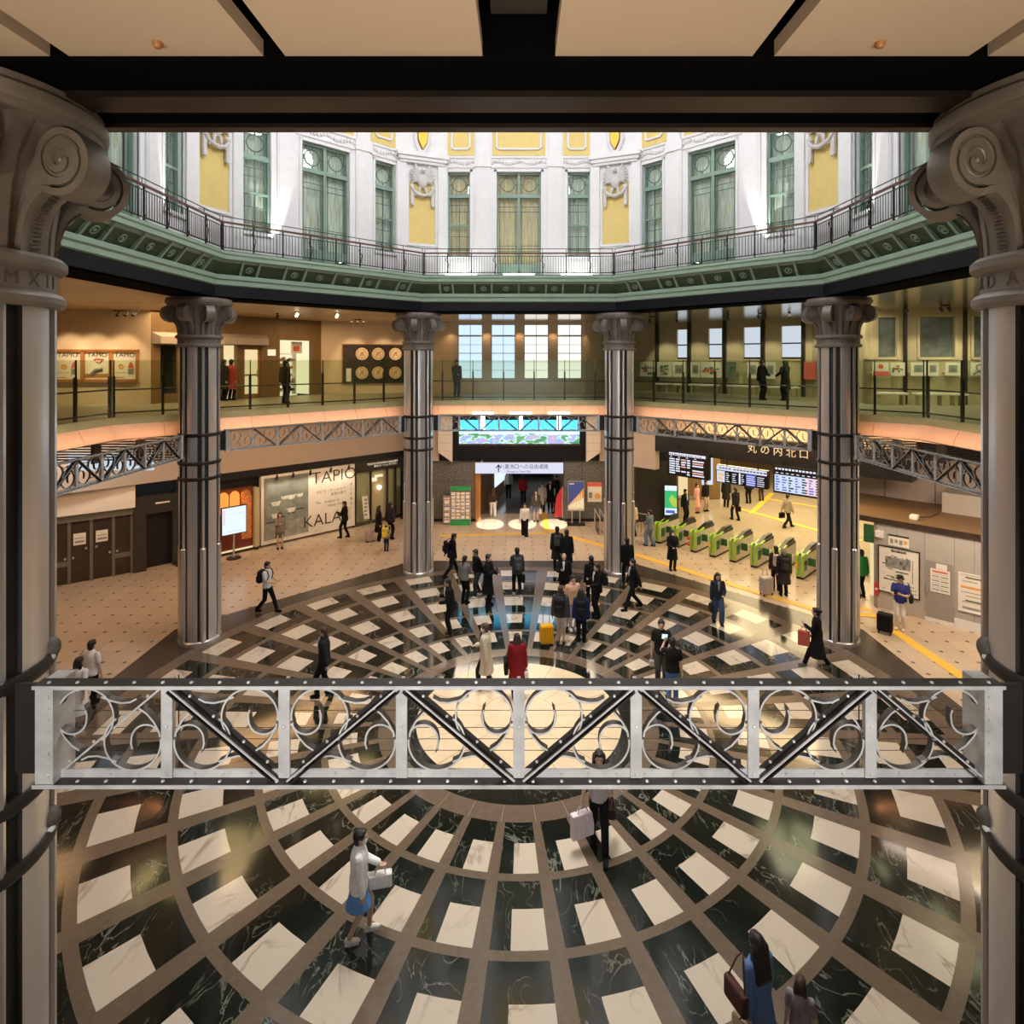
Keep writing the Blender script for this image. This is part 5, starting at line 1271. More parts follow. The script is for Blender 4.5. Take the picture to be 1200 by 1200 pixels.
# ------------------------------------------------------------------ ticket hall on the right
S_h=Seg((6.0,28.0),(13.6,20.4))   # x+Y=34
uh=S_h.u
mb=S_h.mb(); mb.box(uh(766),S_h.L,.12,.9,4.15,5.15); o=struct('trim_header',mb,'black','black header over the ticket gates')
mb=S_h.mb(); mb.box(uh(766)-.3,S_h.L,.6,.9,5.15,6.15); struct('trim_header_top',mb,'wall_cream','cream lit band above the black header')
m=S_h.mb()
for i,ch in enumerate('丸の内北口'):
    u=uh(880+i*15.2); text(m,ch,.40,u,.11,4.72,0,ext=.015)
m.build('sign_lettering','panel_grey',o)
mb=S_h.mb(); mb.box(-.9,uh(766),.12,.5,3.25,6.15); struct('trim_header_end',mb,'wall_beige','beige end block left of the black header')
def display(px0,px1,z0,z1,lb):
    a,b=uh(px0),uh(px1); t=thing('departure_board',lb,'display board',S_h.M@Vector(((a+b)/2,0,z0)),0,'hanging boards over the ticket gates')
    m=S_h.mb(); m.bbox(a,b,-.12,.10,z0,z1,.015); m.build('casing','black_gloss',t)
    for f in (.2,.8):
        m=S_h.mb(); u=a+(b-a)*f; m.cyl((u,0,z1-.02),(u,0,max(z1+.3,4.18)),.03,6) ; m.build('hanger','black',t)
    return t,a,b
rnd=random.Random(11)
t,a,b=display(783.5,832,3.17,4.30,'left departure board with rows of white and red text')
m=S_h.mb(); m.box(a+.1,b-.14,-.13,-.12,4.10,4.22,0); m.build('heading','led_row',t)
m=S_h.mb(); 
for q in range(14): x=a+.13+q*.115; m.box(x,x+rnd.uniform(.03,.08),-.132,-.13,4.12,4.17,0)
m.build('heading_text','ink',t)
m=S_h.mb()
for r in range(7):
    z=3.27+r*.105
    x=a+.12
    for (f0,f1,mi) in ((0,.16,0),(.18,.30,0),(.33,.47,0 if r%3 else 1),(.49,.58,0),(.64,.95,1 if r%2 else 0)):
        if rnd.random()<.92: m.box(a+.12+(b-a-.24)*f0,a+.12+(b-a-.24)*(f1-rnd.uniform(0,.03)),-.13,-.12,z,z+.06,mi)
for q in range(4): m.box(a+.15+q*.4,a+.25+q*.4,-.13,-.12,4.02,4.05,0)
m.build('text_rows',['led_row','led_red'],t)
t,a,b=display(840.5,901,3.18,3.93,'middle departure board with blue maps and white heading')
m=S_h.mb(); m.box(a+.03,b-.03,-.13,-.12,3.72,3.91,0); m.build('heading','sign_panel',t)
m=S_h.mb()
for q in range(16): x=a+.15+q*.14+(.08 if q>3 else 0); m.box(x,min(b-.1,x+.10),-.134,-.13,3.79,3.84,0)
m.build('heading_text','ink',t)
m=S_h.mb(); W_=b-a
for f0,f1,mi in ((.02,.18,1),(.20,.30,0),(.32,.43,0),(.46,.49,2),(.50,.58,0),(.60,.78,3),(.80,.97,0)):
    m.box(a+W_*f0,a+W_*f1,-.13,-.12,3.22,3.69,mi)
    for r in range(5):
        if mi in (0,3): m.box(a+W_*(f0+.01),a+W_*(f1-rnd.uniform(.01,.05)),-.134,-.13,3.26+r*.085,3.29+r*.085,2)
    if mi==1: m.box(a+W_*(f0+.02),a+W_*(f1-.04),-.134,-.13,3.3,3.42,4); m.box(a+W_*(f0+.03),a+W_*(f1-.02),-.134,-.13,3.47,3.6,4)
m.build('screens',['navy','led_pale','led_row','led_blue','led_amber'],t)
t,a,b=display(907.5,969,3.12,4.22,'right departure board with pale blue and pink timetable, beside the right column')
W_=b-a
m=S_h.mb(); m.box(a+.06,a+W_*.62,-.13,-.12,3.2,3.86,0); m.box(a+W_*.62,b-.06,-.13,-.12,3.2,3.86,1)
for r in range(6):
    z=3.25+r*.1
    for c in range(7):
        x=a+.1+c*(W_-.2)/7; m.box(x,x+rnd.uniform(.06,.2),-.134,-.13,z,z+.05,2 if c in (2,4,6) else 3)
for q in range(9): m.box(a+.1+q*.2,a+.2+q*.2,-.13,-.12,3.92,3.95,4)
for q in range(12): m.box(a+.08+q*.13,a+.17+q*.13,-.13,-.12,4.06,4.13,4)
m.build('timetable',['led_pale','led_pink','navy','led_blue','led_row'],t)
# granite wall text, cream wall, sign behind the first gates
S_g=Seg((4.2,YF-.06),(8.2,YF-.06))
m=S_f.mb(); u=xl(753.5)
for q in range(5): m.box(u+.05*q*2,u+.05*q*2+.07,-.06,-.05,1.05-.03*q,1.12-.03*q)
for q in range(4): m.box(u-.5+.05*q,u-.46+.05*q,-.06,-.05,1.55,1.58)
tag(m.build('wall_lettering','white'),'small white lettering on the dark granite wall beside the ticket hall','lettering')
mb=S_f.mb(); mb.box(xl(744),S_f.L,-.09,-.05,0,3.17); struct('wall_ticket_left',mb,'granite_dark','dark granite wall at the left of the ticket hall')
mb=MB(); mb.box(8.2,8.3,YF-.05-D,48-D,0,6.1); struct('wall_ticket_side',mb,'wall_wood','brown side wall of the ticket hall')
mb=MB(); mb.box(8.3,30,47-D,47.3-D,0,6.1); struct('wall_ticket_far',mb,'wall_wood','brown far wall of the ticket hall')
mb=MB(); mb.box(30,30.3,0,48-D,0,6.1); struct('wall_ticket_right',mb,'wall_olive','olive end wall of the ticket hall')
mb=MB(); mb.plan([(8.2,YF-D),(14.6,20.5-D+1.2),(19.5,19-D),(30,19-D),(30,47-D),(8.2,47-D)][::1],4.6,4.8); struct('ceiling_ticket',mb,'ceil_panel','ceiling of the ticket hall')
mb=S_h.mb(); g0=uh(760); 
mb.add([(-1.5,1.1,.004),(9.5,1.1,.004),(20,14,.004),(20,30,.004),(-14,30,.004),(-1.5,3.0,.004)],[(0,1,2,3,4,5)]); struct('floor_ticket',mb,'concourse','polished tan floor inside the ticket gates')
# cream wall made to glow in place of lamplight, with sign stand
p=G(788.5,606); p2=G(784,603)
m=MB(); m.box(8.55,9.35,32.6-D,32.75-D,0,3.0); tag(m.build('wall_glow','lit_cream'),'cream wall behind the green screen, its lamplight put in as glow','panel')
t=thing('digital_sign','green and white digital sign beside the dark granite wall','screen',(7.78,30.15-D,0),R(-12))
m=MB(); m.bbox(-.34,.34,-.06,.06,.45,2.05,.03); m.build('casing','black',t,True); m=MB(); m.box(-.30,.30,-.07,-.06,.5,2.0,0); m.box(-.30,.30,-.074,-.07,.85,1.75,1); m.prism([(.3,1.3),(.05,1.55),(-.1,1.3),(.05,1.0),(.3,.9)],-.078,-.074,2); m.box(-.25,.2,-.078,-.074,.6,.75,3); m.build('screen',['screen_white','led_green','led_yellow','led_blue'],t,True)
m=MB(); m.box(-.3,.3,-.18,.18,0,.45); m.build('foot','granite_dark',t,True)
# pillars and booths inside the ticket hall
for x,Y,w,lb in ((10.05,34.2,1.1,'brown pillar behind the left departure board'),(11.6,35.6,1.2,'brown pillar with blue poster, second inside the ticket hall'),(13.2,43.0,1.3,'far brown pillar in the ticket hall')):
    m=MB(); m.bbox(x-w/2,x+w/2,Y-D,Y+w-D,0,4.7,.06); tag(m.build('hall_pillar','wall_wood'),lb,'pillar')
m=MB(); m.box(11.05,11.7,35.5-D,35.6-D,.9,2.7); tag(m.build('blue_poster','led_pale'),'pale blue lit poster on the second ticket hall pillar','poster')
m=MB(); m.box(10.9,13.4,46.8-D,47-D,.7,3.4); tag(m.build('shop_light','screen_white'),'bright white shop window at the far end of the ticket hall','window')
m=MB(); m.box(14.2,16.2,46.8-D,47-D,.7,3.4); tag(m.build('shop_light','lit_shop'),'warm bright shop window right of the white one, far end of ticket hall','window')
t=thing('counter','small beige service counter behind the first ticket gates','counter',(8.95,31.7-D,0))
m=MB(); m.bbox(-.45,.45,-.3,.3,0,1.0,.03); m.build('body','wall_olive',t,True); m=MB(); m.bbox(-.5,.5,-.35,.35,1.0,1.06,.02); m.build('top','frame_grey',t,True)
# tactile strips
def strip(pts,w,lb,z=.006):
    m=MB(); P=[Vector(p) for p in pts]
    for i in range(len(P)-1):
        d=(P[i+1]-P[i]).normalized(); n=Vector((-d.y,d.x,0))*w/2; e=d*(w/2*(i<len(P)-2))
        a,b=P[i],P[i+1]+e
        m.add([a-n+Vector((0,0,z)),b-n+Vector((0,0,z)),b+n+Vector((0,0,z)),a+n+Vector((0,0,z))],[(0,1,2,3)])
        z+=.0015
    return tag(m.build('tactile_paving','tactile'),lb,'tactile strip')
strip([G(515,628),G(640,624.5)],.3,'yellow tactile strip across the mouth of the passage')
strip([G(641,622),G(637,600),G(634,582)],.3,'yellow tactile strip running into the passage')
strip([G(643,622),G(707,640),G(745,650),G(860,686),G(960,716),G(1028,722)],.32,'yellow tactile strip running past the ticket gates')
strip([G(1030,725),G(1052,742),G(1130,795)],.34,'yellow tactile strip in front of the grey booth')
strip([G(1009,712),G(1022,716)],.3,'short yellow tactile strip beside the booth opening')
strip([G(866,596,.006),G(960,622,.006),G(1010,634,.006)],.3,'yellow tactile line on the ticket hall floor, nearer the gates',z=.010)
strip([G(900,585,.006),G(960,594.5,.006),G(1000,600,.006)],.3,'yellow tactile line on the ticket hall floor, farther back',z=.010)
strip([G(880,602,.006),G(905,578,.006)],.3,'yellow tactile line on the ticket hall floor, running away to the back',z=.014)

# ticket gates
S_t=Seg((4.4,29.0),(12.2,21.2))   # x+Y=33.4
ug=S_t.u
def make_gate(kind,lb):
    t=thing('ticket_gate',lb,'ticket gate',(0,0,0),0,'automatic ticket gates')
    L=1.75; H=1.0; w=.13
    prof=[(.03,0.06),(.03,.93),(.06,.97),(.10,1.0),(.45,.93),(.85,1.0),(1.15,1.06),(L-.08,1.06),(L,.98),(L,.06)]
    def side(m,pr,x0,x1,mi=0):
        n=len(pr); vs=[(x0,y,z) for y,z in pr]+[(x1,y,z) for y,z in pr]
        m.add(vs,[list(range(n-1,-1,-1)),list(range(n,2*n))]+[(i,(i+1)%n,n+(i+1)%n,n+i) for i in range(n)],mi)
    m=MB(); side(m,[(y,min(z,.86)) for y,z in prof],-w,w); m.build('body','gate_steel',t,True)
    m=MB(); side(m,[(.02,0.02),(.02,.08),(L-.02,.08),(L-.02,.02)],-w-.01,w+.01); m.box(-w,w,.03,L-.03,0,.03); m.build('plinth','black',t,True)
    for s in (-1,1):
        m=MB(); x0,x1=sorted((s*.045,s*(w+.012)))
        m.bbox(x0,x1,-.06,.08,.1,.93,.045); 
        pr=[(.0,.90),(.05,.95),(.12,.97),(.45,.90),(.80,.97),(.80,.90),(.45,.82),(.1,.86)]
        side(m,pr,x0,x1); m.build('end_cap','gate_green' if kind!='dark' or s>0 else 'gate_green',t,True)
    m=MB(); side(m,[(.12,.86),(.12,.92),(.45,.90),(.85,.99),(1.15,1.07),(L-.05,1.07),(L-.05,.86)],-.075,.075); side(m,[(.5,.86),(.85,.955),(L-.05,.985),(L-.05,.86)],-w-.005,-.075,0); side(m,[(.5,.86),(.85,.955),(L-.05,.985),(L-.05,.86)],.075,w+.005,0); m.build('top_console',['black','gate_steel'],t,True)
    m=MB(); m.box(-.05,.05,.10,.30,.925,.94); m.build('card_reader','print_blue',t,True)
    m=MB(); m.box(w,w+.006,.12,.42,.30,.68); m.box(-w-.006,-w,.12,.42,.30,.68); m.build('side_plate','gate_green_dark',t,True)
    if kind!='end':
        m=MB(); m.bbox(w,w+.28,.55,.60,.42,.72,.02); m.build('flap','gate_green_dark',t,True)
        m=MB(); m.box(w+.285,w+.33,.53,.62,.45,.7); m.build('flap_edge','paper',t,True)
    m=MB()
    if kind=='red':
        for z in (.35,.6): m.ell((-w-.05,-.04,z),(.09,.09,.09),10,6)
        m.build('stop_marker','red',t,True)
    elif kind=='orange': m.box(-w-.02,-.05,-.07,-.06,.45,.6); m.build('indicator','gate_orange',t,True)
    elif kind=='dark': m.box(-.04,.05,-.075,-.05,.05,.9); m.build('indicator','black',t,True)
    return t
rzt=-PI/4
gk=[(785,'plain','plain steel ticket gate with dark top, leftmost beside the rail'),(801,'plain','steel ticket gate, second from the left, behind the person in black coat'),(810,'red','green ended ticket gate with red stop markers, third from the left'),(830,'orange','green ended ticket gate with an orange light, fourth from the left'),(854,'plain','green ended ticket gate, fifth from the left'),(880,'plain','green ended ticket gate, sixth from the left'),(905,'plain','green ended ticket gate behind the two travellers with luggage'),(937,'orange','green and black ticket gate, rightmost beside the right column')]
gb_={}
u_first=ug(812); u_last=ug(937); 
for i,(px,k,lb) in enumerate(gk):
    u=u_last-(7-i)*(u_last-u_first)/5
    p=S_t.M@Vector((u,0,0))
    if k not in gb_: gb_[k]=make_gate(k,lb); o=gb_[k]; o.location=p; o.rotation_euler=(0,0,rzt); WM[o]=Matrix.Translation(p)@Matrix.Rotation(rzt,4,'Z')
    else: o=dup(gb_[k],p,rzt,lb)
# handrail left of the gates
t=thing('hand_rail','dark barred railing left of the ticket gates below the granite wall','railing',G(752,630))
a=Vector((4.75,29.3-D,0)); b=Vector((6.15,28.3-D,0))
m=MB(); m.tube([a,a+Vector((0,0,1.0)),b+Vector((0,0,1.0)),b],.03,8); m.build('top_rail','silver',t)
for q in range(9): f=(q+.5)/9; c=a.lerp(b,f); m=MB(); m.cyl(c+Vector((0,0,.08)),c+Vector((0,0,1.0)),.012,6); m.build('bar','post_dark',t)

# ------------------------------------------------------------------ ceiling over the photographer
nz=10.32
px_=[(-9,-5.9),(-5.74,-4.46),(-4.30,-2.93),(-2.81,-1.596),(-1.459,-.227),(.227,1.459),(1.596,2.81),(2.93,4.30),(4.46,5.74),(5.9,9)]
for i,(a,b) in enumerate(px_):
    mb=MB(); mb.box(a,b,-4-D,3.74-D,nz,nz+.10)
    struct('ceiling_panel_%s'%'abcdefghij'[i],mb,'ceil_panel','beige ceiling panel over the foreground')
mb=MB(); mb.box(-9,9,-4-D,3.76-D,nz+.32,nz+.42); struct('ceiling_void',mb,'ring_black','black void above the ceiling panels')
mb=MB(); mb.box(-.16,.16,-4-D,3.4-D,nz+.10,nz+.34); struct('trim_ceiling_beam',mb,'post_dark','dark beam in the middle gap of the ceiling panels')
for x,lb in ((-2.16,'left'),(2.16,'right')):
    t=thing('sprinkler','small round brown sprinkler in the %s ceiling panel'%lb,'sprinkler',(x,3.52-D,nz-.035),0,'sprinklers in the foreground ceiling')
    m=MB(); m.lathe([(.001,.0),(.018,.0),(.028,.015),(.03,.035)],14); m.build('cap','oak',t,True)
mb=MB(); mb.box(-9,9,-4-D,.35-D,6.3,6.75); struct('floor_near_gallery',mb,'gallery_floor','gallery floor under the photographer')
mb=MB(); mb.box(-9,9,-4.2-D,-4-D,6.75,10.5); struct('wall_near',mb,'wall_cream','cream wall behind the photographer')

# ------------------------------------------------------------------ light
def area(name,loc,size,power,col,target=None,sy=None,spread=None):
    l=bpy.data.lights.new(name,'AREA'); l.energy=power; l.color=col; l.size=size
    if sy: l.shape='RECTANGLE'; l.size_y=sy
    if spread: l.spread=spread
    o=bpy.data.objects.new(name,l); COL.objects.link(o); o.location=loc
    d=(Vector(target)-Vector(loc)) if target is not None else Vector((0,0,-1))
    o.rotation_euler=d.to_track_quat('-Z','Y').to_euler(); return o
def spot(name,loc,target,power,col,ang,blend=.4,rad=.08):
    l=bpy.data.lights.new(name,'SPOT'); l.energy=power; l.color=col; l.spot_size=R(ang); l.spot_blend=blend; l.shadow_soft_size=rad
    o=bpy.data.objects.new(name,l); COL.objects.link(o); o.location=loc
    o.rotation_euler=(Vector(target)-Vector(loc)).to_track_quat('-Z','Y').to_euler(); return o
def point(name,loc,power,col,rad=.3):
    l=bpy.data.lights.new(name,'POINT'); l.energy=power; l.color=col; l.shadow_soft_size=rad
    o=bpy.data.objects.new(name,l); COL.objects.link(o); o.location=loc; return o
WARM=(1,.66,.36); NEUT=(1,.95,.90)
for k in range(4): a=R(45+90*k); point('dome_fill',(3.6*math.cos(a),3.6*math.sin(a),18.6),430,(1,.99,1),.6)  # unseen lamps added inside the dome to brighten its walls
area('floor_fill',(0,0,21.5),5,430,(1,.95,.89),(0,0,0),spread=R(62))  # unseen lamp added above, narrowed to brighten the floor and spare the walls
# lamps tucked under the trusses washing the peach ledges
for nm,a,b,_ in segs:
    S=Seg(a,b); p=S.M@Vector((S.L/2,-.75,6.30)); q=S.M@Vector((S.L/2,.0,6.35))
    o=area('ledge_light',p,S.L*.95,50,(1,.62,.35),q,.06); 
    o=area('cove_light',S.M@Vector((S.L/2,1.2,6.05)),S.L*.9,150,(1,.60,.33),S.M@Vector((S.L/2,4.5,5.2)),.1)
# under-gallery downlights
for a,x,pw,c in ((DL,0,560,(1,.57,.25)),(SL,0,420,(1,.55,.23)),(FAR,0,520,(1,.80,.62)),(DR,0,560,(1,.70,.36)),(SR,0,420,(1,.72,.42))):
    F=facet(a,14.2); area('gallery_soffit_light',F@Vector((0,-.9,6.05)),7,pw*{DL:.30,SL:.26,FAR:.55,DR:.55,SR:.42}[a],c,F@Vector((0,-1.2,0)),1.6)
for px in (574,612,649):
    g=G(px,614.5); spot('floodlight_beam',Wp(px,488,24.4)+Vector((0,.3,-.2)),g,9000,(1,.95,.88),10.5,.15,.05)
area('ticket_hall_light',(15.5,31-D,4.5),9,1500,(1,.80,.45),(15.5,31-D,0),12)
area('ticket_hall_light',(11.5,27.5-D,4.5),4,260,(1,.78,.42),(11.5,27.5-D,0),3)
area('passage_light',(.5,37-D,2.95),2.5,50,(1,.93,.85),(0,36-D,0),8)
# gallery lamps
for px in (83,112,145): u=S_lp.u(px); spot('poster_light',S_lp.M@Vector((u,-1.4,10.2)),S_lp.M@Vector((u,0,8.0)),190,(1,.72,.40),62,.6)
for px in (415,450,478): u=S_lm.u(px); spot('medal_light',S_lm.M@Vector((u,-1.6,10.2)),S_lm.M@Vector((u,0,8.3)),110,(1,.76,.46),60,.6)
area('gallery_left_light',(-12,22-D,10.25),4,190,(1,.66,.34),None,3)
area('gallery_left_light',(-8.2,26.6-D,10.25),3,110,(1,.66,.34),None,2)
for px in (527,570,609,648,692): u=S_fw.u(px); spot('far_wall_light',S_fw.M@Vector((u,-.35,9.9)),S_fw.M@Vector((u,0,8.2)),14,(1,.62,.30),120,.7)
for i,px in enumerate((782,819,860,904,950)): u=S_rw.u(px); spot('board_light',S_rw.M@Vector((u,-1.3,10.2)),S_rw.M@Vector((u,-.3,7.9)),120,(1,.90,.58),70,.6)
for px in (1030,1075,1110,1140): u=S_rp.u(px); spot('board_light',S_rp.M@Vector((u,-1.3,10.2)),S_rp.M@Vector((u,-.3,7.9)),110,(1,.88,.56),70,.6)
area('gallery_right_light',(11.5,22.5-D,10.25),4,120,(1,.88,.6),None,2.5)
area('gallery_right_light',(14.8,19-D,10.25),3,90,(1,.85,.6),None,2.5)
# poster wall lamps
for px in (321,340,360,384,405): u=ul(px); spot('clip_lamp_beam',S_l.M@Vector((u,-.55,3.15)),S_l.M@Vector((u,-.05,1.9)),42,(1,.85,.62),95,.7)
for u in (ul(255),ul(268),ul(280)): spot('kiosk_lamp',S_l.M@Vector((u,-.35,3.1)),S_l.M@Vector((u,0,1.4)),36,(1,.55,.25),60,.6)
area('fascia_light',S_d.M@Vector((1.8,-2.6,5.9)),3,110,(1,.86,.72),S_d.M@Vector((1.8,0,3.0)),.6)
area('booth_light',S_b.M@Vector((3.4,-2.8,5.9)),4,230,(1,.83,.66),S_b.M@Vector((3.4,0,1.2)),1)
# unseen lamps added to brighten the near truss, ceiling panels and back wall
for x in (-3,-1.8,-.6,.6,1.8,3): spot('truss_fill',(x,.8-D,6.62),(x*1.05,4-D,5.95),205,(1,.98,.95),70,.8,.25)
for x,pw_ in ((-4.6,150),(-2.4,330),(-.8,330),(.8,330),(2.4,330),(4.6,150)): spot('ceiling_fill',(x,-1.6-D,7.2),(x*.9,2.4-D,10.3),pw_*1.15,(1,.84,.63),75,.8,.25)
for x in (-6,-3,0,3,6): spot('back_wall_fill',(x,-2.0-D,10.0),(x,-4-D,8.2),170,(1,.92,.80),85,.7,.1)
for a,u,t_ in ((DL,-1.9,None),(DR,1.9,None)):
    F=facet(a,9.2); spot('balcony_uplight',F@Vector((u,-.1,11.9)),F@Vector((u*1.0,.5,14.6)),420,(1,.98,.9),38,.25,.05)
for a,u in ((SL,2.0),(SR,-2.0)):
    F=facet(a,9.2); spot('balcony_uplight',F@Vector((u,-.1,11.9)),F@Vector((u*1.0,.5,14.2)),300,(1,.98,.9),30,.25,.05)
w=bpy.data.worlds.new('World'); scene.world=w; w.use_nodes=True
w.node_tree.nodes['Background'].inputs[0].default_value=(.55,.58,.65,1); w.node_tree.nodes['Background'].inputs[1].default_value=.05

cam=bpy.data.cameras.new('Camera'); co=bpy.data.objects.new('Camera',cam); COL.objects.link(co)
co.location=(0,-D,EYE); co.rotation_euler=(PI/2,0,0); cam.sensor_width=36; cam.lens=690/1200*36; cam.shift_x=-8/1200; cam.shift_y=-178/1200; cam.clip_start=.05; cam.clip_end=200
scene.camera=co
scene.view_settings.view_transform='Standard'; scene.view_settings.look='None'; scene.view_settings.gamma=1; scene.view_settings.use_curve_mapping=False
scene.view_settings.exposure=0
# ------------------------------------------------------------------ people
CM={}
def cm(col,rough=.8):
    key=tuple(col)
    if key not in CM:
        n='cloth_%d'%len(CM); M[n]=mat(n,col,rough,0,.12,22,spec=.2); CM[key]=n
    return CM[key]
SKIN=(.62,.40,.28); HAIRB=(.012,.010,.010); BLACK=(.007,.007,.008); CHAR=(.025,.025,.03); NAVY=(.015,.02,.05); WHITE=(.80,.79,.77); GREY=(.25,.25,.26)
M['skin']=mat('skin',SKIN,.6,0,.05,30)
M['hair_black']=mat('hair_black',HAIRB,.45,0,.2,30,.3,80,stretch=(4,4,.5))
M['hair_brown']=mat('hair_brown',(.06,.03,.018),.45,0,.2,30,.3,80)
M['hair_grey']=mat('hair_grey',(.25,.24,.23),.5,0,.2,30)
def capz(m,p,q,r1,r2,seg=8):
    p=Vector(p); q=Vector(q); d=q-p
    d=d.normalized() if d.length>1e-6 else Vector((0,0,1))
    m.tube([p-d*r1*.98,p-d*r1*.7,p,q,q+d*r2*.7,q+d*r2*.98],[r1*.15,r1*.71,r1,r2,r2*.71,r2*.15],seg)
def loft(m,rings,seg=14):
    vs=[];n=len(rings)
    for (z,rx,ry,y) in rings:
        for k in range(seg):
            t=2*PI*k/seg; vs.append((rx*math.cos(t),y+ry*math.sin(t),z))
    fs=[(i*seg+k,i*seg+(k+1)%seg,(i+1)*seg+(k+1)%seg,(i+1)*seg+k) for i in range(n-1) for k in range(seg)]
    fs.append(list(range(seg-1,-1,-1))); fs.append([(n-1)*seg+k for k in range(seg)])
    m.add(vs,fs,0,True)
def ik(a,b,l1,l2,hint):
    a=Vector(a); b=Vector(b); d=b-a; L=min(d.length,(l1+l2)*.999)
    if d.length>L: b=a+d.normalized()*L; d=b-a
    x=(l1*l1-l2*l2+L*L)/(2*L); h=math.sqrt(max(0,l1*l1-x*x)); u=d.normalized()
    hv=Vector(hint); hv=(hv-u*hv.dot(u)).normalized()
    return a+u*x+hv*h,b
def remesh(o,vox):
    md=o.modifiers.new('Remesh','REMESH'); md.mode='VOXEL'; md.voxel_size=vox; md.use_smooth_shade=True
    sm=o.modifiers.new('Smooth','SMOOTH'); sm.factor=.5; sm.iterations=3
class Fig: pass
def person(loc,H,face,label,top=('jacket',BLACK),bottom=('trousers',BLACK),hair=('short','hair_black'),pose='stand',shoes=BLACK,mask=False,near=False,arms=None,inner=None,lean=0,headturn=0,sub=None,face_parts=False):
    k=H/1.7; rz=R(face)+PI/2
    root=thing('person',label,'person',loc,rz); S_=Matrix.Scale(k,4)
    vb=.008 if near else .013
    def build(m,name,mt,rm=None,parent=None):
        o=m.build(name,mt,parent or root,True)
        if rm: remesh(o,rm*k)
        return o
    stride={'stand':0,'walk':.30,'walk2':-.30,'step':.15,'step2':-.15,'lean':.05}[pose]
    hz=.90-abs(stride)*.10
    dz=hz-.90
    hips=[]; feet=[]; knees=[]
    for s in (-1,1):
        hip=Vector((s*.085,0,hz)); f=Vector((s*.09,-s*stride,.085 if abs(stride)<.2 or s*stride>0 else .13))
        kn,f=ik(hip,f,.43,.41,(0,-1,0)); hips.append(hip); feet.append(f); knees.append(kn)
    T=Matrix.Translation((0,0,dz))@Matrix.Translation((0,0,.95))@Matrix.Rotation(R(lean),4,'X')@Matrix.Translation((0,0,-.95))
    sh=[T@Vector((s*.172,.0,1.372)) for s in (-1,1)]
    arms=arms or ('down','down'); hands=[];elb=[]
    for i,s in enumerate((-1,1)):
        a=arms[i]; sw=s*stride*.55
        tgt={'down':(s*.235,.02+sw,.82),'phone':(s*.07,-.30,1.20),'front':(s*.10,-.30,1.05),'hold':(s*.25,-.10,.80),'up':(s*.16,-.40,1.42),'bag':(s*.30,-.06,.82),'side':(s*.36,-.12,1.05),'head':(s*.10,-.10,1.60)}[a]
        hint={'phone':(s*.6,.5,-1),'front':(s*.6,.6,-1),'up':(s*.6,.2,-1),'head':(s*1,0,-.4)}.get(a,(s*.35,1,0))
        e,h=ik(sh[i],T@Vector(tgt),.285,.25,hint); hands.append(h); elb.append(e)
    hd=T@Vector((0,-.02,1.575))
    # ---- one continuous body
    b=MB(S_)
    loft(b,[(z+dz,rx,ry,y) for z,rx,ry,y in ((.80,.10,.08,0),(.86,.155,.11,.01),(.95,.16,.115,.01),(1.03,.142,.10,0),(1.10,.138,.098,0))]); 
    old=b.M; b.M=S_@T
    loft(b,[(1.02,.14,.10,0),(1.15,.15,.105,0),(1.28,.165,.112,0),(1.35,.155,.10,0),(1.41,.11,.08,.0),(1.46,.06,.06,.0)]); capz(b,(0,.01,1.40),(0,-.005,1.50),.055,.052)
    Hh=Matrix.Translation((0,-.02,1.575))@Matrix.Rotation(R(headturn),4,'Z'); b.M=S_@T@Hh
    b.ell((0,0,.01),(.074,.092,.112),14,10); b.ell((0,-.035,-.05),(.055,.058,.06),10,7); capz(b,(0,-.085,.02),(0,-.106,-.018),.010,.015,6); 
    b.ell((0,-.082,-.052),(.026,.014,.012),8,5); b.ell((0,-.085,.035),(.055,.012,.010),8,5)
    for s in (-1,1): b.ell((s*.076,.005,0),(.012,.022,.032),8,6)
    b.M=S_
    for i,s in enumerate((-1,1)):
        capz(b,hips[i],knees[i],.082,.056); capz(b,knees[i],feet[i],.054,.038); capz(b,feet[i]+Vector((0,.02,-.03)),feet[i]+Vector((0,-.13,-.045)),.036,.03)
        capz(b,sh[i],elb[i],.050,.040); capz(b,elb[i],hands[i],.039,.027)
        d=(hands[i]-elb[i]).normalized(); side=d.cross(Vector((0,1,0)) if abs(d.y)<.8 else Vector((0,0,1))).normalized(); nrm=side.cross(d)
        pc=hands[i]+d*.05; spread=nrm if arms[i] in('down','bag','hold') else side; curl=(side*-s if spread is nrm else nrm)*.02
        if spread is nrm: curl=side*(-s)*.022
        capz(b,hands[i],pc,.026,.030,6)
        for q,(L1) in enumerate((.050,.056,.053,.042)):
            o_=spread*(.028-.0187*q); a0=pc+d*.015+o_; a1=a0+d*L1*.6+curl*.35+o_*.12; a2=a1+d*L1*.5+curl*1.0
            capz(b,a0,a1,.0095,.009,5); capz(b,a1,a2,.009,.0075,5)
        th=hands[i]+d*.025+spread*.026; t1=th+spread*.026+d*.026+curl*.4; capz(b,th,t1,.012,.010,5); capz(b,t1,t1+d*.028+curl*.4,.010,.008,5)
    body=build(b,'body','skin',vb)
    # ---- clothes
    kind,col=top; off={'shirt':.016,'tee':.016,'jacket':.028,'coat':.034,'dress':.018,'hoodie':.036}[kind]
    m=MB(S_@T)
    lo={'shirt':.86,'tee':.85,'jacket':.80,'coat':.80,'dress':.86,'hoodie':.83}[kind]
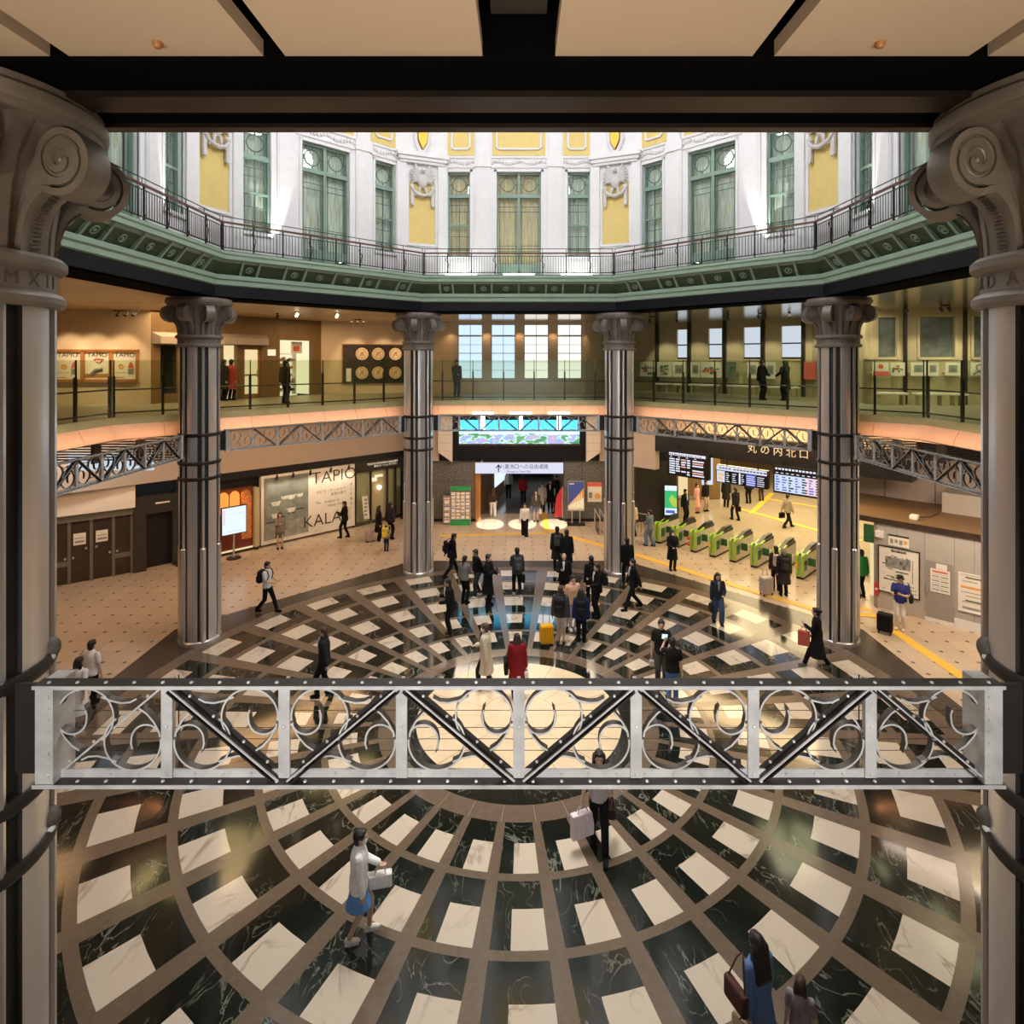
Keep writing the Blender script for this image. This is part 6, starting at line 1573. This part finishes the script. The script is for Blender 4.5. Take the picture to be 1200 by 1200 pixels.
    loft(m,[(lo,.168+off,.12+off,.01),(.95,.162+off,.117+off,.01),(1.05,.15+off,.108+off,0),(1.15,.155+off,.108+off,0),(1.27,.165+off*.8,.114+off,0),(1.345,.16+off*.6,.102+off*.8,.0),(1.405,.13+off*.4,.085+off*.6,.0),(1.44,.092,.072+off*.3,.0),(1.468,.062,.062,.0)])
    if kind in('jacket','coat','hoodie'): m.tube([(.072*math.cos(t),.068*math.sin(t)-.002,1.465) for t in [q*PI/8 for q in range(16)]],.020 if kind!='hoodie' else .035,6,0,True)
    m.M=S_
    short=kind in('tee',) or (kind=='dress' and sub!='long')
    for i,s in enumerate((-1,1)):
        if short: capz(m,sh[i],sh[i].lerp(elb[i],.62),.054+off,.050+off)
        else:
            capz(m,sh[i],elb[i],.050+off*.8,.042+off*.85); capz(m,elb[i],elb[i].lerp(hands[i],.93),.041+off*.9,.032+off*.8)
    if kind=='coat': loft(m,[(.46+dz,.245,.20,.02),(.65+dz,.225,.175,.015),(.84+dz,.205,.158,.01),(.9+dz,.2,.15,.01)])
    if kind=='dress': loft(m,[(.36+dz,.27,.23,.02),(.6+dz,.235,.19,.015),(.84+dz,.20,.15,.01),(.97+dz,.182,.13,.01)])
    tp=build(m,{'shirt':'shirt','tee':'shirt','jacket':'jacket','coat':'coat','dress':'dress','hoodie':'hoodie'}[kind],cm(col),.013 if near else .016)
    if inner:      # shirt front showing at the open collar
        m=MB(S_@T); m.add([(-.035,-.125-off+.012,1.40),(.035,-.125-off+.012,1.40),(.02,-.135-off,1.25),(0,-.135-off,1.12),(-.02,-.135-off,1.25)],[(0,4,3,2,1)]); m.ell((0,-.115,1.40),(.045,.03,.06),8,6); m.ell((0,-.120-off*.6,1.27),(.028,.03,.12),8,6); build(m,'shirt_front',cm(inner))
    bk,bc=bottom
    m=MB(S_)
    if bk in('trousers','wide','shorts'):
        g=.012 if bk!='wide' else .03
        loft(m,[(.78+dz,.12,.10,0),(.86+dz,.168,.122,.01),(.95+dz,.168,.122,.01),(1.02+dz,.155,.11,0)])
        for i in range(2):
            if bk=='shorts': capz(m,hips[i],hips[i].lerp(knees[i],.92),.092,.080)
            else: capz(m,hips[i],knees[i],.086+g,.062+g); capz(m,knees[i],knees[i].lerp(feet[i],.93),.060+g,.05+g*1.4)
        build(m,{'trousers':'trousers','wide':'trousers','shorts':'shorts'}[bk],cm(bc),.013 if near else .016)
    elif bk=='skirt':
        loft(m,[(.52+dz,.20,.16+abs(stride)*.4,.0),(.7+dz,.195,.15,.01),(.9+dz,.175,.13,.01),(1.03+dz,.152,.112,0)]); build(m,'skirt',cm(bc),.014)
    for i in range(2):
        m=MB(S_); f=feet[i]; m.ell((f.x,f.y-.055,f.z-.045),(.046,.125,.042),10,7); m.ell((f.x,f.y+.01,f.z-.02),(.042,.06,.05),8,6); m.box(f.x-.042,f.x+.042,f.y-.15,f.y+.06,f.z-.085,f.z-.06)
        build(m,'shoe',cm(shoes,.5))
    hk,hm=hair
    if hk!='bald':
        m=MB(S_@T@Hh); m.ell((0,.024,.034),(.089,.098,.108),14,10); m.ell((0,-.045,.088),(.066,.052,.036),10,7); m.ell((0,.05,-.03),(.076,.062,.09),10,8)
        for s in (-1,1): m.ell((s*.066,-.005,.05),(.025,.06,.05),8,6)
        if hk=='long':
            for x in (-.06,-.02,.02,.06): capz(m,(x,.06,.0),(x*1.25,.115,-.34),.062,.055)
            for s in (-1,1): capz(m,(s*.075,.02,.0),(s*.095,.03,-.25),.034,.03)
        if hk=='bob':
            for x in (-.06,0,.06): capz(m,(x,.05,0),(x*1.2,.05,-.12),.05,.045)
        if hk=='bun': m.ell((0,.12,.04),(.05,.05,.05),8,6)
        if hk=='tail': capz(m,(0,.11,.02),(0,.15,-.2),.035,.018)
        if hk=='hat': m.lathe([(.02,.15),(.08,.135),(.10,.05),(.13,.03),(.13,.02),(.05,.02)][::-1],14)
        build(m,'hair',hm,.011 if near else .015)
    if hk in('bald',):
        m=MB(S_@T@Hh); m.ell((0,.05,-.01),(.080,.06,.05),10,7); build(m,'hair',hm)
    if mask:
        m=MB(S_@T@Hh); m.ell((0,-.05,-.045),(.064,.062,.056),12,8); build(m,'face_mask',cm(WHITE))
    if face_parts:
        for s in (-1,1): m=MB(S_@T@Hh); m.ell((s*.030,-.083,.018),(.013,.008,.007),8,5); build(m,'eye','ink')
        if not mask: m=MB(S_@T@Hh); m.ell((0,-.094,-.052),(.022,.006,.006),8,5); build(m,'mouth',cm((.45,.13,.11)))
    F=Fig(); F.M=WM[root]@S_; F.T=T; F.h=hands; F.rz=rz; F.root=root; F.k=k; F.feet=feet; F.sh=sh
    return F
def backpack(P,col,label,w=.15):
    p=P.M@P.T@Vector((0,.145,1.02)); t=thing('backpack',label,'backpack',p,P.rz)
    m=MB(); m.bbox(-w,w,0.0,.15,-.02,.40,.05); m.build('main_pouch',cm(col),t,True)
    m=MB(); m.bbox(-w*.75,w*.75,.14,.20,.0,.22,.03); m.build('front_pocket',cm([c*1.25 for c in col]),t,True)
    for s in (-1,1): m=MB(); m.tube([(s*.09,.03,.38),(s*.115,-.08,.45),(s*.125,-.24,.42),(s*.13,-.29,.26),(s*.145,-.22,.1),(s*.13,.0,.06)],.016,6); m.build('strap',cm(col),t,True)
    return t
def handbag(P,i,col,label,w=.15,h=.24,d=.06,drop=.18,kind='handbag',acc=None,rot=0):
    p=P.M@(P.h[i]+Vector((0,-.02,-.08))); t=thing(kind,label,'bag',p-Vector((0,0,(drop+h)*P.k)),P.rz+R(rot))
    m=MB(); m.bbox(-d,d,-w,w,0,h,.02); m.build('bag_body',cm(col),t,True)
    for s in (-1,1): m=MB(); m.tube([(s*d*.6,-w*.5,h-.01),(s*d*.3,-w*.3,h+drop*.8),(0,0,h+drop),(s*d*.3,w*.3,h+drop*.8),(s*d*.6,w*.5,h-.01)],.008,5); m.build('handle',cm([c*.5 for c in (acc or col)]),t,True)
    return t
def shoulderbag(P,i,col,label,z=.85,w=.15,h=.24,y=.03):
    s=(-1,1)[i]; p=P.M@Vector((s*.30,y,z)); t=thing('shoulder_bag',label,'bag',p,P.rz)
    m=MB(); m.bbox(-.05,.05,-w,w,0,h,.03); m.build('bag_body',cm(col),t,True)
    m=MB(); m.tube([(0,-w*.8,h-.02),(-s*.06,-.05,.52),(-s*.10,0,.60),(-s*.06,.05,.52),(0,w*.8,h-.02)],.010,5); m.build('strap',cm(col),t,True)
    return t
def phone(P,i,label,col=BLACK,big=1,glow=False):
    p=P.M@(P.h[i]+Vector((0,-.07,.05))); t=thing('phone',label,'phone',p,P.rz)
    m=MB(Matrix.Rotation(R(-35),4,'X')); m.bbox(-.04*big,.04*big,-.006,.006,-.05,.09*big,.004); m.build('case',cm(col),t,True)
    m=MB(Matrix.Rotation(R(-35),4,'X')); m.box(-.035*big,.035*big,.0062,.0072,-.045,.085*big); m.build('screen','screen_white' if glow else 'black_gloss',t,True)
def suitcase(p,rz,col,label,h=.62,w=.42,d=.27,ext=.4):
    t=thing('suitcase',label,'suitcase',p,rz)
    m=MB(); m.bbox(-w/2,w/2,-d/2,d/2,.07,h,.05); m.build('shell',cm(col,.4),t,True)
    m=MB()
    for q in range(5): x=-w*.36+w*.18*q; m.bbox(x-.016,x+.016,-d/2-.008,d/2+.008,.12,h-.05,.006)
    m.build('ribs',cm([c*.8 for c in col],.4),t,True)
    m=MB(); m.tube([(-.1,d*.25,h-.01),(-.1,d*.25,h+ext),(.1,d*.25,h+ext),(.1,d*.25,h-.01)],.011,6); m.build('handle',cm(GREY),t,True)
    for sx in (-1,1):
        for sy in (-1,1): m=MB(); m.cyl((sx*w*.38-.015,sy*d*.32,.035),(sx*w*.38+.015,sy*d*.32,.035),.035,10); m.build('wheel',cm(BLACK),t,True)
    return t
g=G
# --- foreground
P=person(g(421,1098),1.58,12,'person in white jacket and blue skirt with white heels walking over the mosaic, foreground',top=('jacket',(.86,.85,.84)),bottom=('skirt',(.13,.30,.66)),hair=('short','hair_black'),pose='step',shoes=(.85,.82,.76),mask=True,near=True,arms=('down','front'),face_parts=True)
handbag(P,1,(.84,.83,.81),'white handbag held by the person in white jacket, foreground',w=.17,h=.20,drop=.10)
P=person(g(702,992),1.70,-95,'person in pale grey top and black trousers seen through and below the near truss',top=('tee',(.50,.45,.45)),bottom=('trousers',BLACK),hair=('long','hair_black'),pose='walk',shoes=BLACK,near=True,face_parts=True,arms=('bag','down'))
handbag(P,0,(.84,.72,.76),'large white pink shopping bag carried below the near truss',w=.21,h=.42,drop=.10,d=.06,kind='shopping_bag',rot=-62)
handbag(P,1,(.05,.02,.02),'small dark red handbag carried below the near truss',w=.12,h=.18,drop=.14)
P=person(G(888,1252),1.60,112,'person with long black hair in a blue denim dress at the bottom edge',top=('dress',(.13,.23,.45)),bottom=('trousers',BLACK),hair=('long','hair_black'),pose='step',near=True,arms=('down','down'),sub='long')
Q=P.M@Vector((.40,-.1,.62)); 
shoulderbag(P,1,(.10,.045,.04),'dark red brown shoulder bag of the person in blue denim',z=.86,w=.17,h=.26,y=-.05)
handbag(P,1,(.62,.55,.36),'cream and teal tote bag hanging beside the person in blue denim',w=.20,h=.34,drop=.06,d=.07,acc=(.05,.12,.12))
person(G(938,1262),1.16,60,'child with red brown hair at the bottom edge beside the blue denim dress',top=('tee',(.30,.26,.28)),bottom=('trousers',CHAR),hair=('bob','hair_brown'),near=True)
# --- left foreground pair
P=person(G(107,829),1.64,80,'person in white shirt behind the left end of the near truss',top=('tee',(.82,.80,.77)),bottom=('trousers',BLACK),hair=('short','hair_black'),pose='step'); shoulderbag(P,1,(.22,.20,.18),'grey shoulder bag of the person in white shirt at left',z=.80,w=.10,h=.16)
person(G(92,851),1.60,85,'person in long white dress behind the left end of the near truss',top=('dress',(.80,.79,.78)),bottom=('skirt',(.8,.79,.78)),hair=('bob','hair_black'),pose='step2')
# --- mosaic, left and middle
P=person(G(380,815),1.74,185,'man in dark suit with pale collar just above the near truss, left half',top=('jacket',(.014,.014,.018)),inner=(.45,.55,.7),hair=('short','hair_brown'),pose='step')
P=person(G(313,717.5),1.72,-8,'person in white shirt with black backpack striding along the mosaic edge at left',top=('tee',(.80,.79,.80)),bottom=('trousers',BLACK),pose='walk',arms=('front','front'))
backpack(P,(.014,.014,.017),'black backpack on the person in white shirt striding at left')
person(G(328,643),1.63,-60,'woman in grey jacket standing before the big TAPIO poster, looking down',top=('jacket',(.23,.20,.18)),bottom=('skirt',(.12,.10,.09)),hair=('long','hair_brown'),arms=('phone','down'),shoes=BLACK)
P=person(G(404,630),1.74,175,'man in black suit reading a leaflet before the word KALA',arms=('front','phone'),pose='step',inner=(.6,.6,.62)); phone(P,1,'white leaflet in the hands of the man before the word KALA',WHITE,1.6)
person(G(444,634),1.64,35,'woman in long black coat standing by the far left column, left of two',top=('coat',BLACK),hair=('long','hair_black'))
person(G(457.5,632),1.74,60,'man in dark purple jacket by the far left column, right of two',top=('jacket',(.03,.02,.04)))
P=person(G(452.5,646),1.14,80,'child in dark clothes standing by the far left column with a yellow backpack',top=('tee',(.25,.28,.25)),bottom=('trousers',CHAR),hair=('short','hair_black')); backpack(P,(.75,.55,.05),'yellow backpack on the child by the far left column',.12)
suitcase(G(433,635),R(40),(.45,.34,.34),'pinkish grey suitcase on the floor by the far left column',.55,.36)
handbag(P,1,(.75,.74,.72),'white bag held by the child by the far left column',w=.10,h=.22,drop=.05)
P=person(G(529,677),1.74,20,'person in black with round backpack walking beside the far left column',pose='walk',top=('jacket',BLACK),lean=8); backpack(P,(.01,.01,.012),'round black backpack of the person walking beside the far left column',.17)
person(G(544.5,707.5),1.66,60,'woman in grey top and black trousers with long hair, left of the dark group',top=('shirt',(.20,.19,.19)),hair=('tail','hair_black'),arms=('front','down'))
person(G(560,699),1.72,215,'man in black with white belt line facing left beside the grey top woman',top=('shirt',BLACK),bottom=('trousers',(.03,.03,.035)),pose='step',shoes=(.5,.48,.46),lean=8)
P=person(G(572,709.5),1.76,-20,'man in black coat looking at his phone, right of the dark group',top=('coat',BLACK),arms=('phone','front')); phone(P,0,'dark phone in the hand of the man in black coat, dark group')
P=person(G(606,698),1.73,100,'person seen from behind with grey backpack in the middle of the blue reflection',top=('jacket',(.045,.05,.06)),bottom=('trousers',BLACK),pose='step',shoes=(.55,.54,.53),arms=('down','front')); backpack(P,(.07,.075,.085),'grey backpack in the middle of the blue reflection',.13); handbag(P,0,BLACK,'black bag hanging beside the person with grey backpack',w=.10,h=.26,drop=.06)
P=person(G(528,745),1.76,185,'man in black suit with white shirt looking at his phone, left of the blue reflection',arms=('phone','front'),inner=WHITE,shoes=(.09,.05,.03),lean=6); phone(P,0,'pale phone of the man in black suit left of the blue reflection',(.5,.45,.4))
P=person(G(569,807),1.69,165,'person in cream coat and black dress with a white cane just above the near truss',top=('coat',(.55,.48,.38)),bottom=('trousers',BLACK),inner=BLACK,hair=('short','hair_brown'),pose='step',arms=('front','down'),mask=True)
q=P.M@(P.h[0]+Vector((0,-.08,-.02))); t=thing('white_cane','thin white cane held by the person in cream coat','cane',(q.x-.18,q.y-.05,0)); m=MB(); m.cyl((0,0,0.0),(.18,.05,q.z),.008,6); m.build('shaft','white',t,True); m=MB(); m.cyl((.165,.045,q.z-.1),(.185,.052,q.z+.05),.018,6); m.build('grip','black',t,True)
P=person(G(606,818),1.60,95,'person in red jacket seen from behind just above the near truss',top=('coat',(.20,.008,.012)),bottom=('trousers',BLACK),hair=('bob','hair_black')); shoulderbag(P,1,BLACK,'large black shoulder bag of the person in red jacket',z=.72,w=.17,h=.34,y=.05)
handbag(P,0,(.75,.7,.7),'white and red striped bag at the side of the person in red jacket',w=.10,h=.24,drop=.05,acc=(.6,.1,.1))
P=person(G(653,668),1.75,90,'person in black with grey backpack standing beyond the mosaic, left of a pair',top=('coat',(.02,.02,.023))); backpack(P,(.06,.06,.065),'dark grey backpack of the left person of the pair beyond the mosaic',.15)
person(G(664,673),1.76,95,'person in long black coat standing beyond the mosaic, right of a pair',top=('coat',(.008,.008,.009)))
person(G(661,706),1.72,-100,'balding man in black suit at the back of the yellow suitcase group',hair=('bald','hair_grey'),inner=WHITE,arms=('phone','down'))
P=person(G(657,755),1.73,75,'person in grey hoodie and white shorts standing by the yellow suitcase',top=('hoodie',(.055,.05,.055)),bottom=('shorts',(.62,.61,.58)),hair=('short','hair_brown'),shoes=(.06,.05,.05)); backpack(P,(.013,.013,.016),'black backpack of the person in white shorts by the yellow suitcase',.16)
suitcase(G(652.5,756)+Vector((-.30,.0,0)),R(10),(.75,.36,.01),'yellow orange suitcase with raised handle on the blue reflection',.62,.40,.26,.45)
person(G(671,738),1.70,-70,'person in peach hoodie and shorts in the yellow suitcase group',top=('hoodie',(.70,.42,.28)),bottom=('shorts',(.20,.22,.30)),hair=('short','hair_black'),shoes=(.6,.58,.56))
P=person(G(681,756),1.66,80,'person in navy jacket with dark backpack right of the yellow suitcase group',top=('jacket',(.012,.025,.08)),hair=('long','hair_black'),shoes=(.4,.39,.38)); backpack(P,(.01,.01,.013),'dark backpack of the person in navy jacket',.14)
person(G(693,711),1.74,100,'man in black standing behind the man with a backpack, right of the yellow suitcase group')
P=person(G(700,722),1.73,200,'man in black suit with backpack looking down, right of the suitcase group',inner=WHITE,arms=('phone','front'),shoes=BLACK); backpack(P,(.012,.012,.015),'bulky black backpack of the man right of the yellow suitcase group',.17)
person(G(735,684),1.75,95,'man in black suit seen from behind beside the far right column',pose='step')
P=person(G(742,714),1.73,190,'man in open black suit and white shirt striding left beside the far right column',pose='walk',inner=WHITE,shoes=BLACK)
P=person(G(841,730),1.62,-92,'woman with long hair in navy jacket and blue jeans walking over the mosaic',top=('jacket',(.025,.03,.045)),inner=(.32,.33,.34),bottom=('wide',(.055,.09,.17)),hair=('long','hair_black'),arms=('down','front'),face_parts=True,pose='step'); handbag(P,0,(.02,.022,.03),'dark bag carried by the woman in blue jeans on the mosaic',w=.13,h=.22,drop=.1)
P=person(G(788,668),1.60,-85,'woman in black coat and white face mask in front of the ticket gates',top=('coat',(.012,.012,.013)),hair=('long','hair_black'),mask=True,arms=('front','front'),face_parts=True)
person(G(762,640),1.66,140,'person in blue denim standing beside the leftmost ticket gate',top=('jacket',(.15,.19,.24)),bottom=('wide',(.12,.18,.28)),arms=('front','front'),pose='step')
person(G(744.5,628),1.60,160,'person in pale top partly hidden behind the far right column',top=('tee',(.6,.5,.42)),bottom=('trousers',CHAR))
P=person(G(909.5,692),1.63,80,'traveller with a cream backpack at the ticket gates, left of two',top=('jacket',(.05,.03,.03)),hair=('short','hair_black')); backpack(P,(.62,.52,.43),'cream backpack of the left traveller at the ticket gates',.15)
P=person(G(918.5,698),1.68,85,'traveller in dark coat with cream cap at the ticket gates, right of two',top=('coat',(.03,.025,.022)),hair=('hat',cm((.30,.25,.2)))); backpack(P,(.035,.03,.025),'dark backpack of the right traveller at the ticket gates',.15)
suitcase(G(898,697),R(20),(.46,.39,.34),'large beige suitcase standing left of the two travellers at the gates',.66,.46,.28,.2)
P=person(G(957,782),1.66,150,'woman in long black dress with white back print walking below the right column',top=('dress',(.012,.012,.013)),hair=('bun','hair_black'),pose='walk',shoes=(.2,.19,.18),arms=('down','phone'),sub='long')
m=MB(P.M@P.T); text(m,'AI MICA',.085,0,.166,1.27,0,rot=Matrix.Rotation(PI,4,'Z')); text(m,'11411',.05,0,.158,1.16,0,rot=Matrix.Rotation(PI,4,'Z')); 
P2=P; m.build('back_print','paper',P.root)
handbag(P,1,(.62,.13,.09),'salmon red bag carried by the woman in long black dress',w=.15,h=.40,drop=.12); shoulderbag(P,0,(.05,.045,.045),'dark shoulder bag on the far side of the woman in long black dress',z=.72,w=.11,h=.2)
P=person(G(1055,738),1.70,-130,'person in blue shirt and white trousers with a phone by the grey booth',top=('tee',(.04,.045,.24)),bottom=('trousers',(.78,.74,.72)),hair=('hat','black'),arms=('phone','phone'),shoes=(.75,.72,.7)); phone(P,0,'black phone of the person in white trousers by the grey booth')
shoulderbag(P,1,(.02,.018,.02),'black bag slung by the person in white trousers',z=.95,w=.12,h=.22,y=-.1)
suitcase(G(1037,742),R(-40),(.012,.012,.013),'black suitcase standing beside the person in white trousers',.62,.42,.28,.06)
person(G(1009.5,700),1.70,100,'person in green top in the booth opening beside the right column',top=('jacket',(.02,.22,.04)),bottom=('trousers',BLACK))
P=person(G(775,806),1.76,-100,'man in black T-shirt looking down just above the near truss, right half',top=('tee',(.012,.012,.012)),bottom=('trousers',(.07,.06,.05)),arms=('down','front'),hair=('short','hair_black'),face_parts=True); handbag(P,0,(.5,.48,.45),'small pale bag hanging from the hand of the man in black T-shirt',w=.05,h=.16,drop=.08)
P=person(G(788,826),1.64,80,'person in black top and blue jeans holding up a glowing phone',top=('tee',(.012,.012,.013)),bottom=('trousers',(.10,.20,.45)),arms=('down','up'),hair=('short','hair_black'),shoes=(.7,.7,.7)); phone(P,1,'glowing phone held up just above the near truss',BLACK,2.0,True)
# --- passage
person(G(596,584),1.72,100,'man in pale grey top inside the passage beside the lit advert',top=('shirt',(.5,.5,.48)))
person(G(613,590),1.66,80,'person in red top inside the passage',top=('jacket',(.42,.02,.025)),bottom=('trousers',CHAR))
person(G(635.5,600),1.62,-80,'person in black and white striped coat at the passage mouth',top=('coat',(.5,.47,.44)),hair=('short','hair_black'))
person(G(645,598),1.72,-100,'person in black beside the belt post in the passage',top=('coat',BLACK),inner=WHITE)
person(G(652,592.5),1.74,-120,'person in dark jacket deep in the passage at the right',top=('jacket',CHAR))
person(G(578,606),1.64,100,'woman in brown top and white wide trousers entering the passage',top=('shirt',(.045,.03,.025)),bottom=('wide',(.82,.81,.8)),hair=('long','hair_brown'),pose='step',shoes=(.7,.7,.7))
P=person(G(628,611),1.64,-85,'woman in dark cardigan and blue skirt leaving the passage',top=('jacket',(.07,.07,.06)),inner=(.6,.6,.55),bottom=('skirt',(.10,.15,.26)),hair=('long','hair_brown')); handbag(P,1,(.7,.68,.66),'white bag of the woman in dark cardigan leaving the passage',w=.11,h=.26,drop=.08)
person(G(615,630),1.66,-95,'person in white top and black trousers walking on the floodlit floor',top=('shirt',(.78,.76,.74)),bottom=('wide',BLACK),hair=('short','hair_black'),pose='step',shoes=(.7,.7,.7))
# --- ticket hall
person(G(803,612),1.72,-60,'man in black suit and white mask beside the beige counter behind the gates',inner=WHITE,mask=True)
person(G(816.5,601),1.62,-50,'woman in pink dress standing behind the gates below the left departure board',top=('dress',(.72,.35,.33)),bottom=('trousers',(.68,.30,.28)),hair=('short','hair_brown'))
person(G(827,599),1.72,-60,'man in black jacket and beige trousers below the left departure board',bottom=('trousers',(.40,.33,.25)))
P=person(G(862,609.5),1.73,110,'man in black suit walking through the ticket hall with a black bag',pose='step'); handbag(P,0,BLACK,'black briefcase of the man walking through the ticket hall',w=.17,h=.26,drop=.06)
person(G(851,594),1.70,60,'dark figure standing behind the middle departure board',top=('coat',(.02,.018,.02)))
person(G(877.5,590),1.75,90,'person in black whose legs show under the middle departure board, left',bottom=('trousers',BLACK))
person(G(892.5,587),1.66,90,'person in dark brown whose legs show under the middle departure board, right',top=('jacket',(.05,.03,.03)),bottom=('trousers',(.05,.025,.025)))
P=person(G(923,618.5),1.72,15,'man in beige jacket walking right across the ticket hall',top=('jacket',(.33,.27,.20)),pose='walk'); handbag(P,1,BLACK,'black bag carried by the man in beige jacket',w=.15,h=.26,drop=.05)
# --- gallery
def gp(px,Y): v=Wp(px,422,Y); v.z=6.75; return v
person(gp(535,26.5),1.68,-60,'man in dark jacket standing at the glass in front of the far windows',top=('jacket',(.05,.05,.055)),bottom=('trousers',(.04,.04,.045)),arms=('front','down'))
person(gp(262,24.2),1.70,60,'dark figure on the left gallery at the clothes shop',top=('coat',(.02,.015,.012)))
person(gp(271,24.4),1.70,80,'figure in red coat on the left gallery at the clothes shop',top=('coat',(.35,.05,.03)))
person(gp(334,22.9),1.66,70,'dark figure in front of the bright shop on the left gallery',top=('jacket',(.03,.022,.015)))
person(gp(893,24.6),1.68,20,'visitor in black looking at the boards on the right gallery, left of two',arms=('front','down'))
person(gp(920,24.3),1.66,110,'visitor in black looking at the boards on the right gallery, right of two',top=('coat',BLACK),hair=('long','hair_black'),arms=('front','side'))
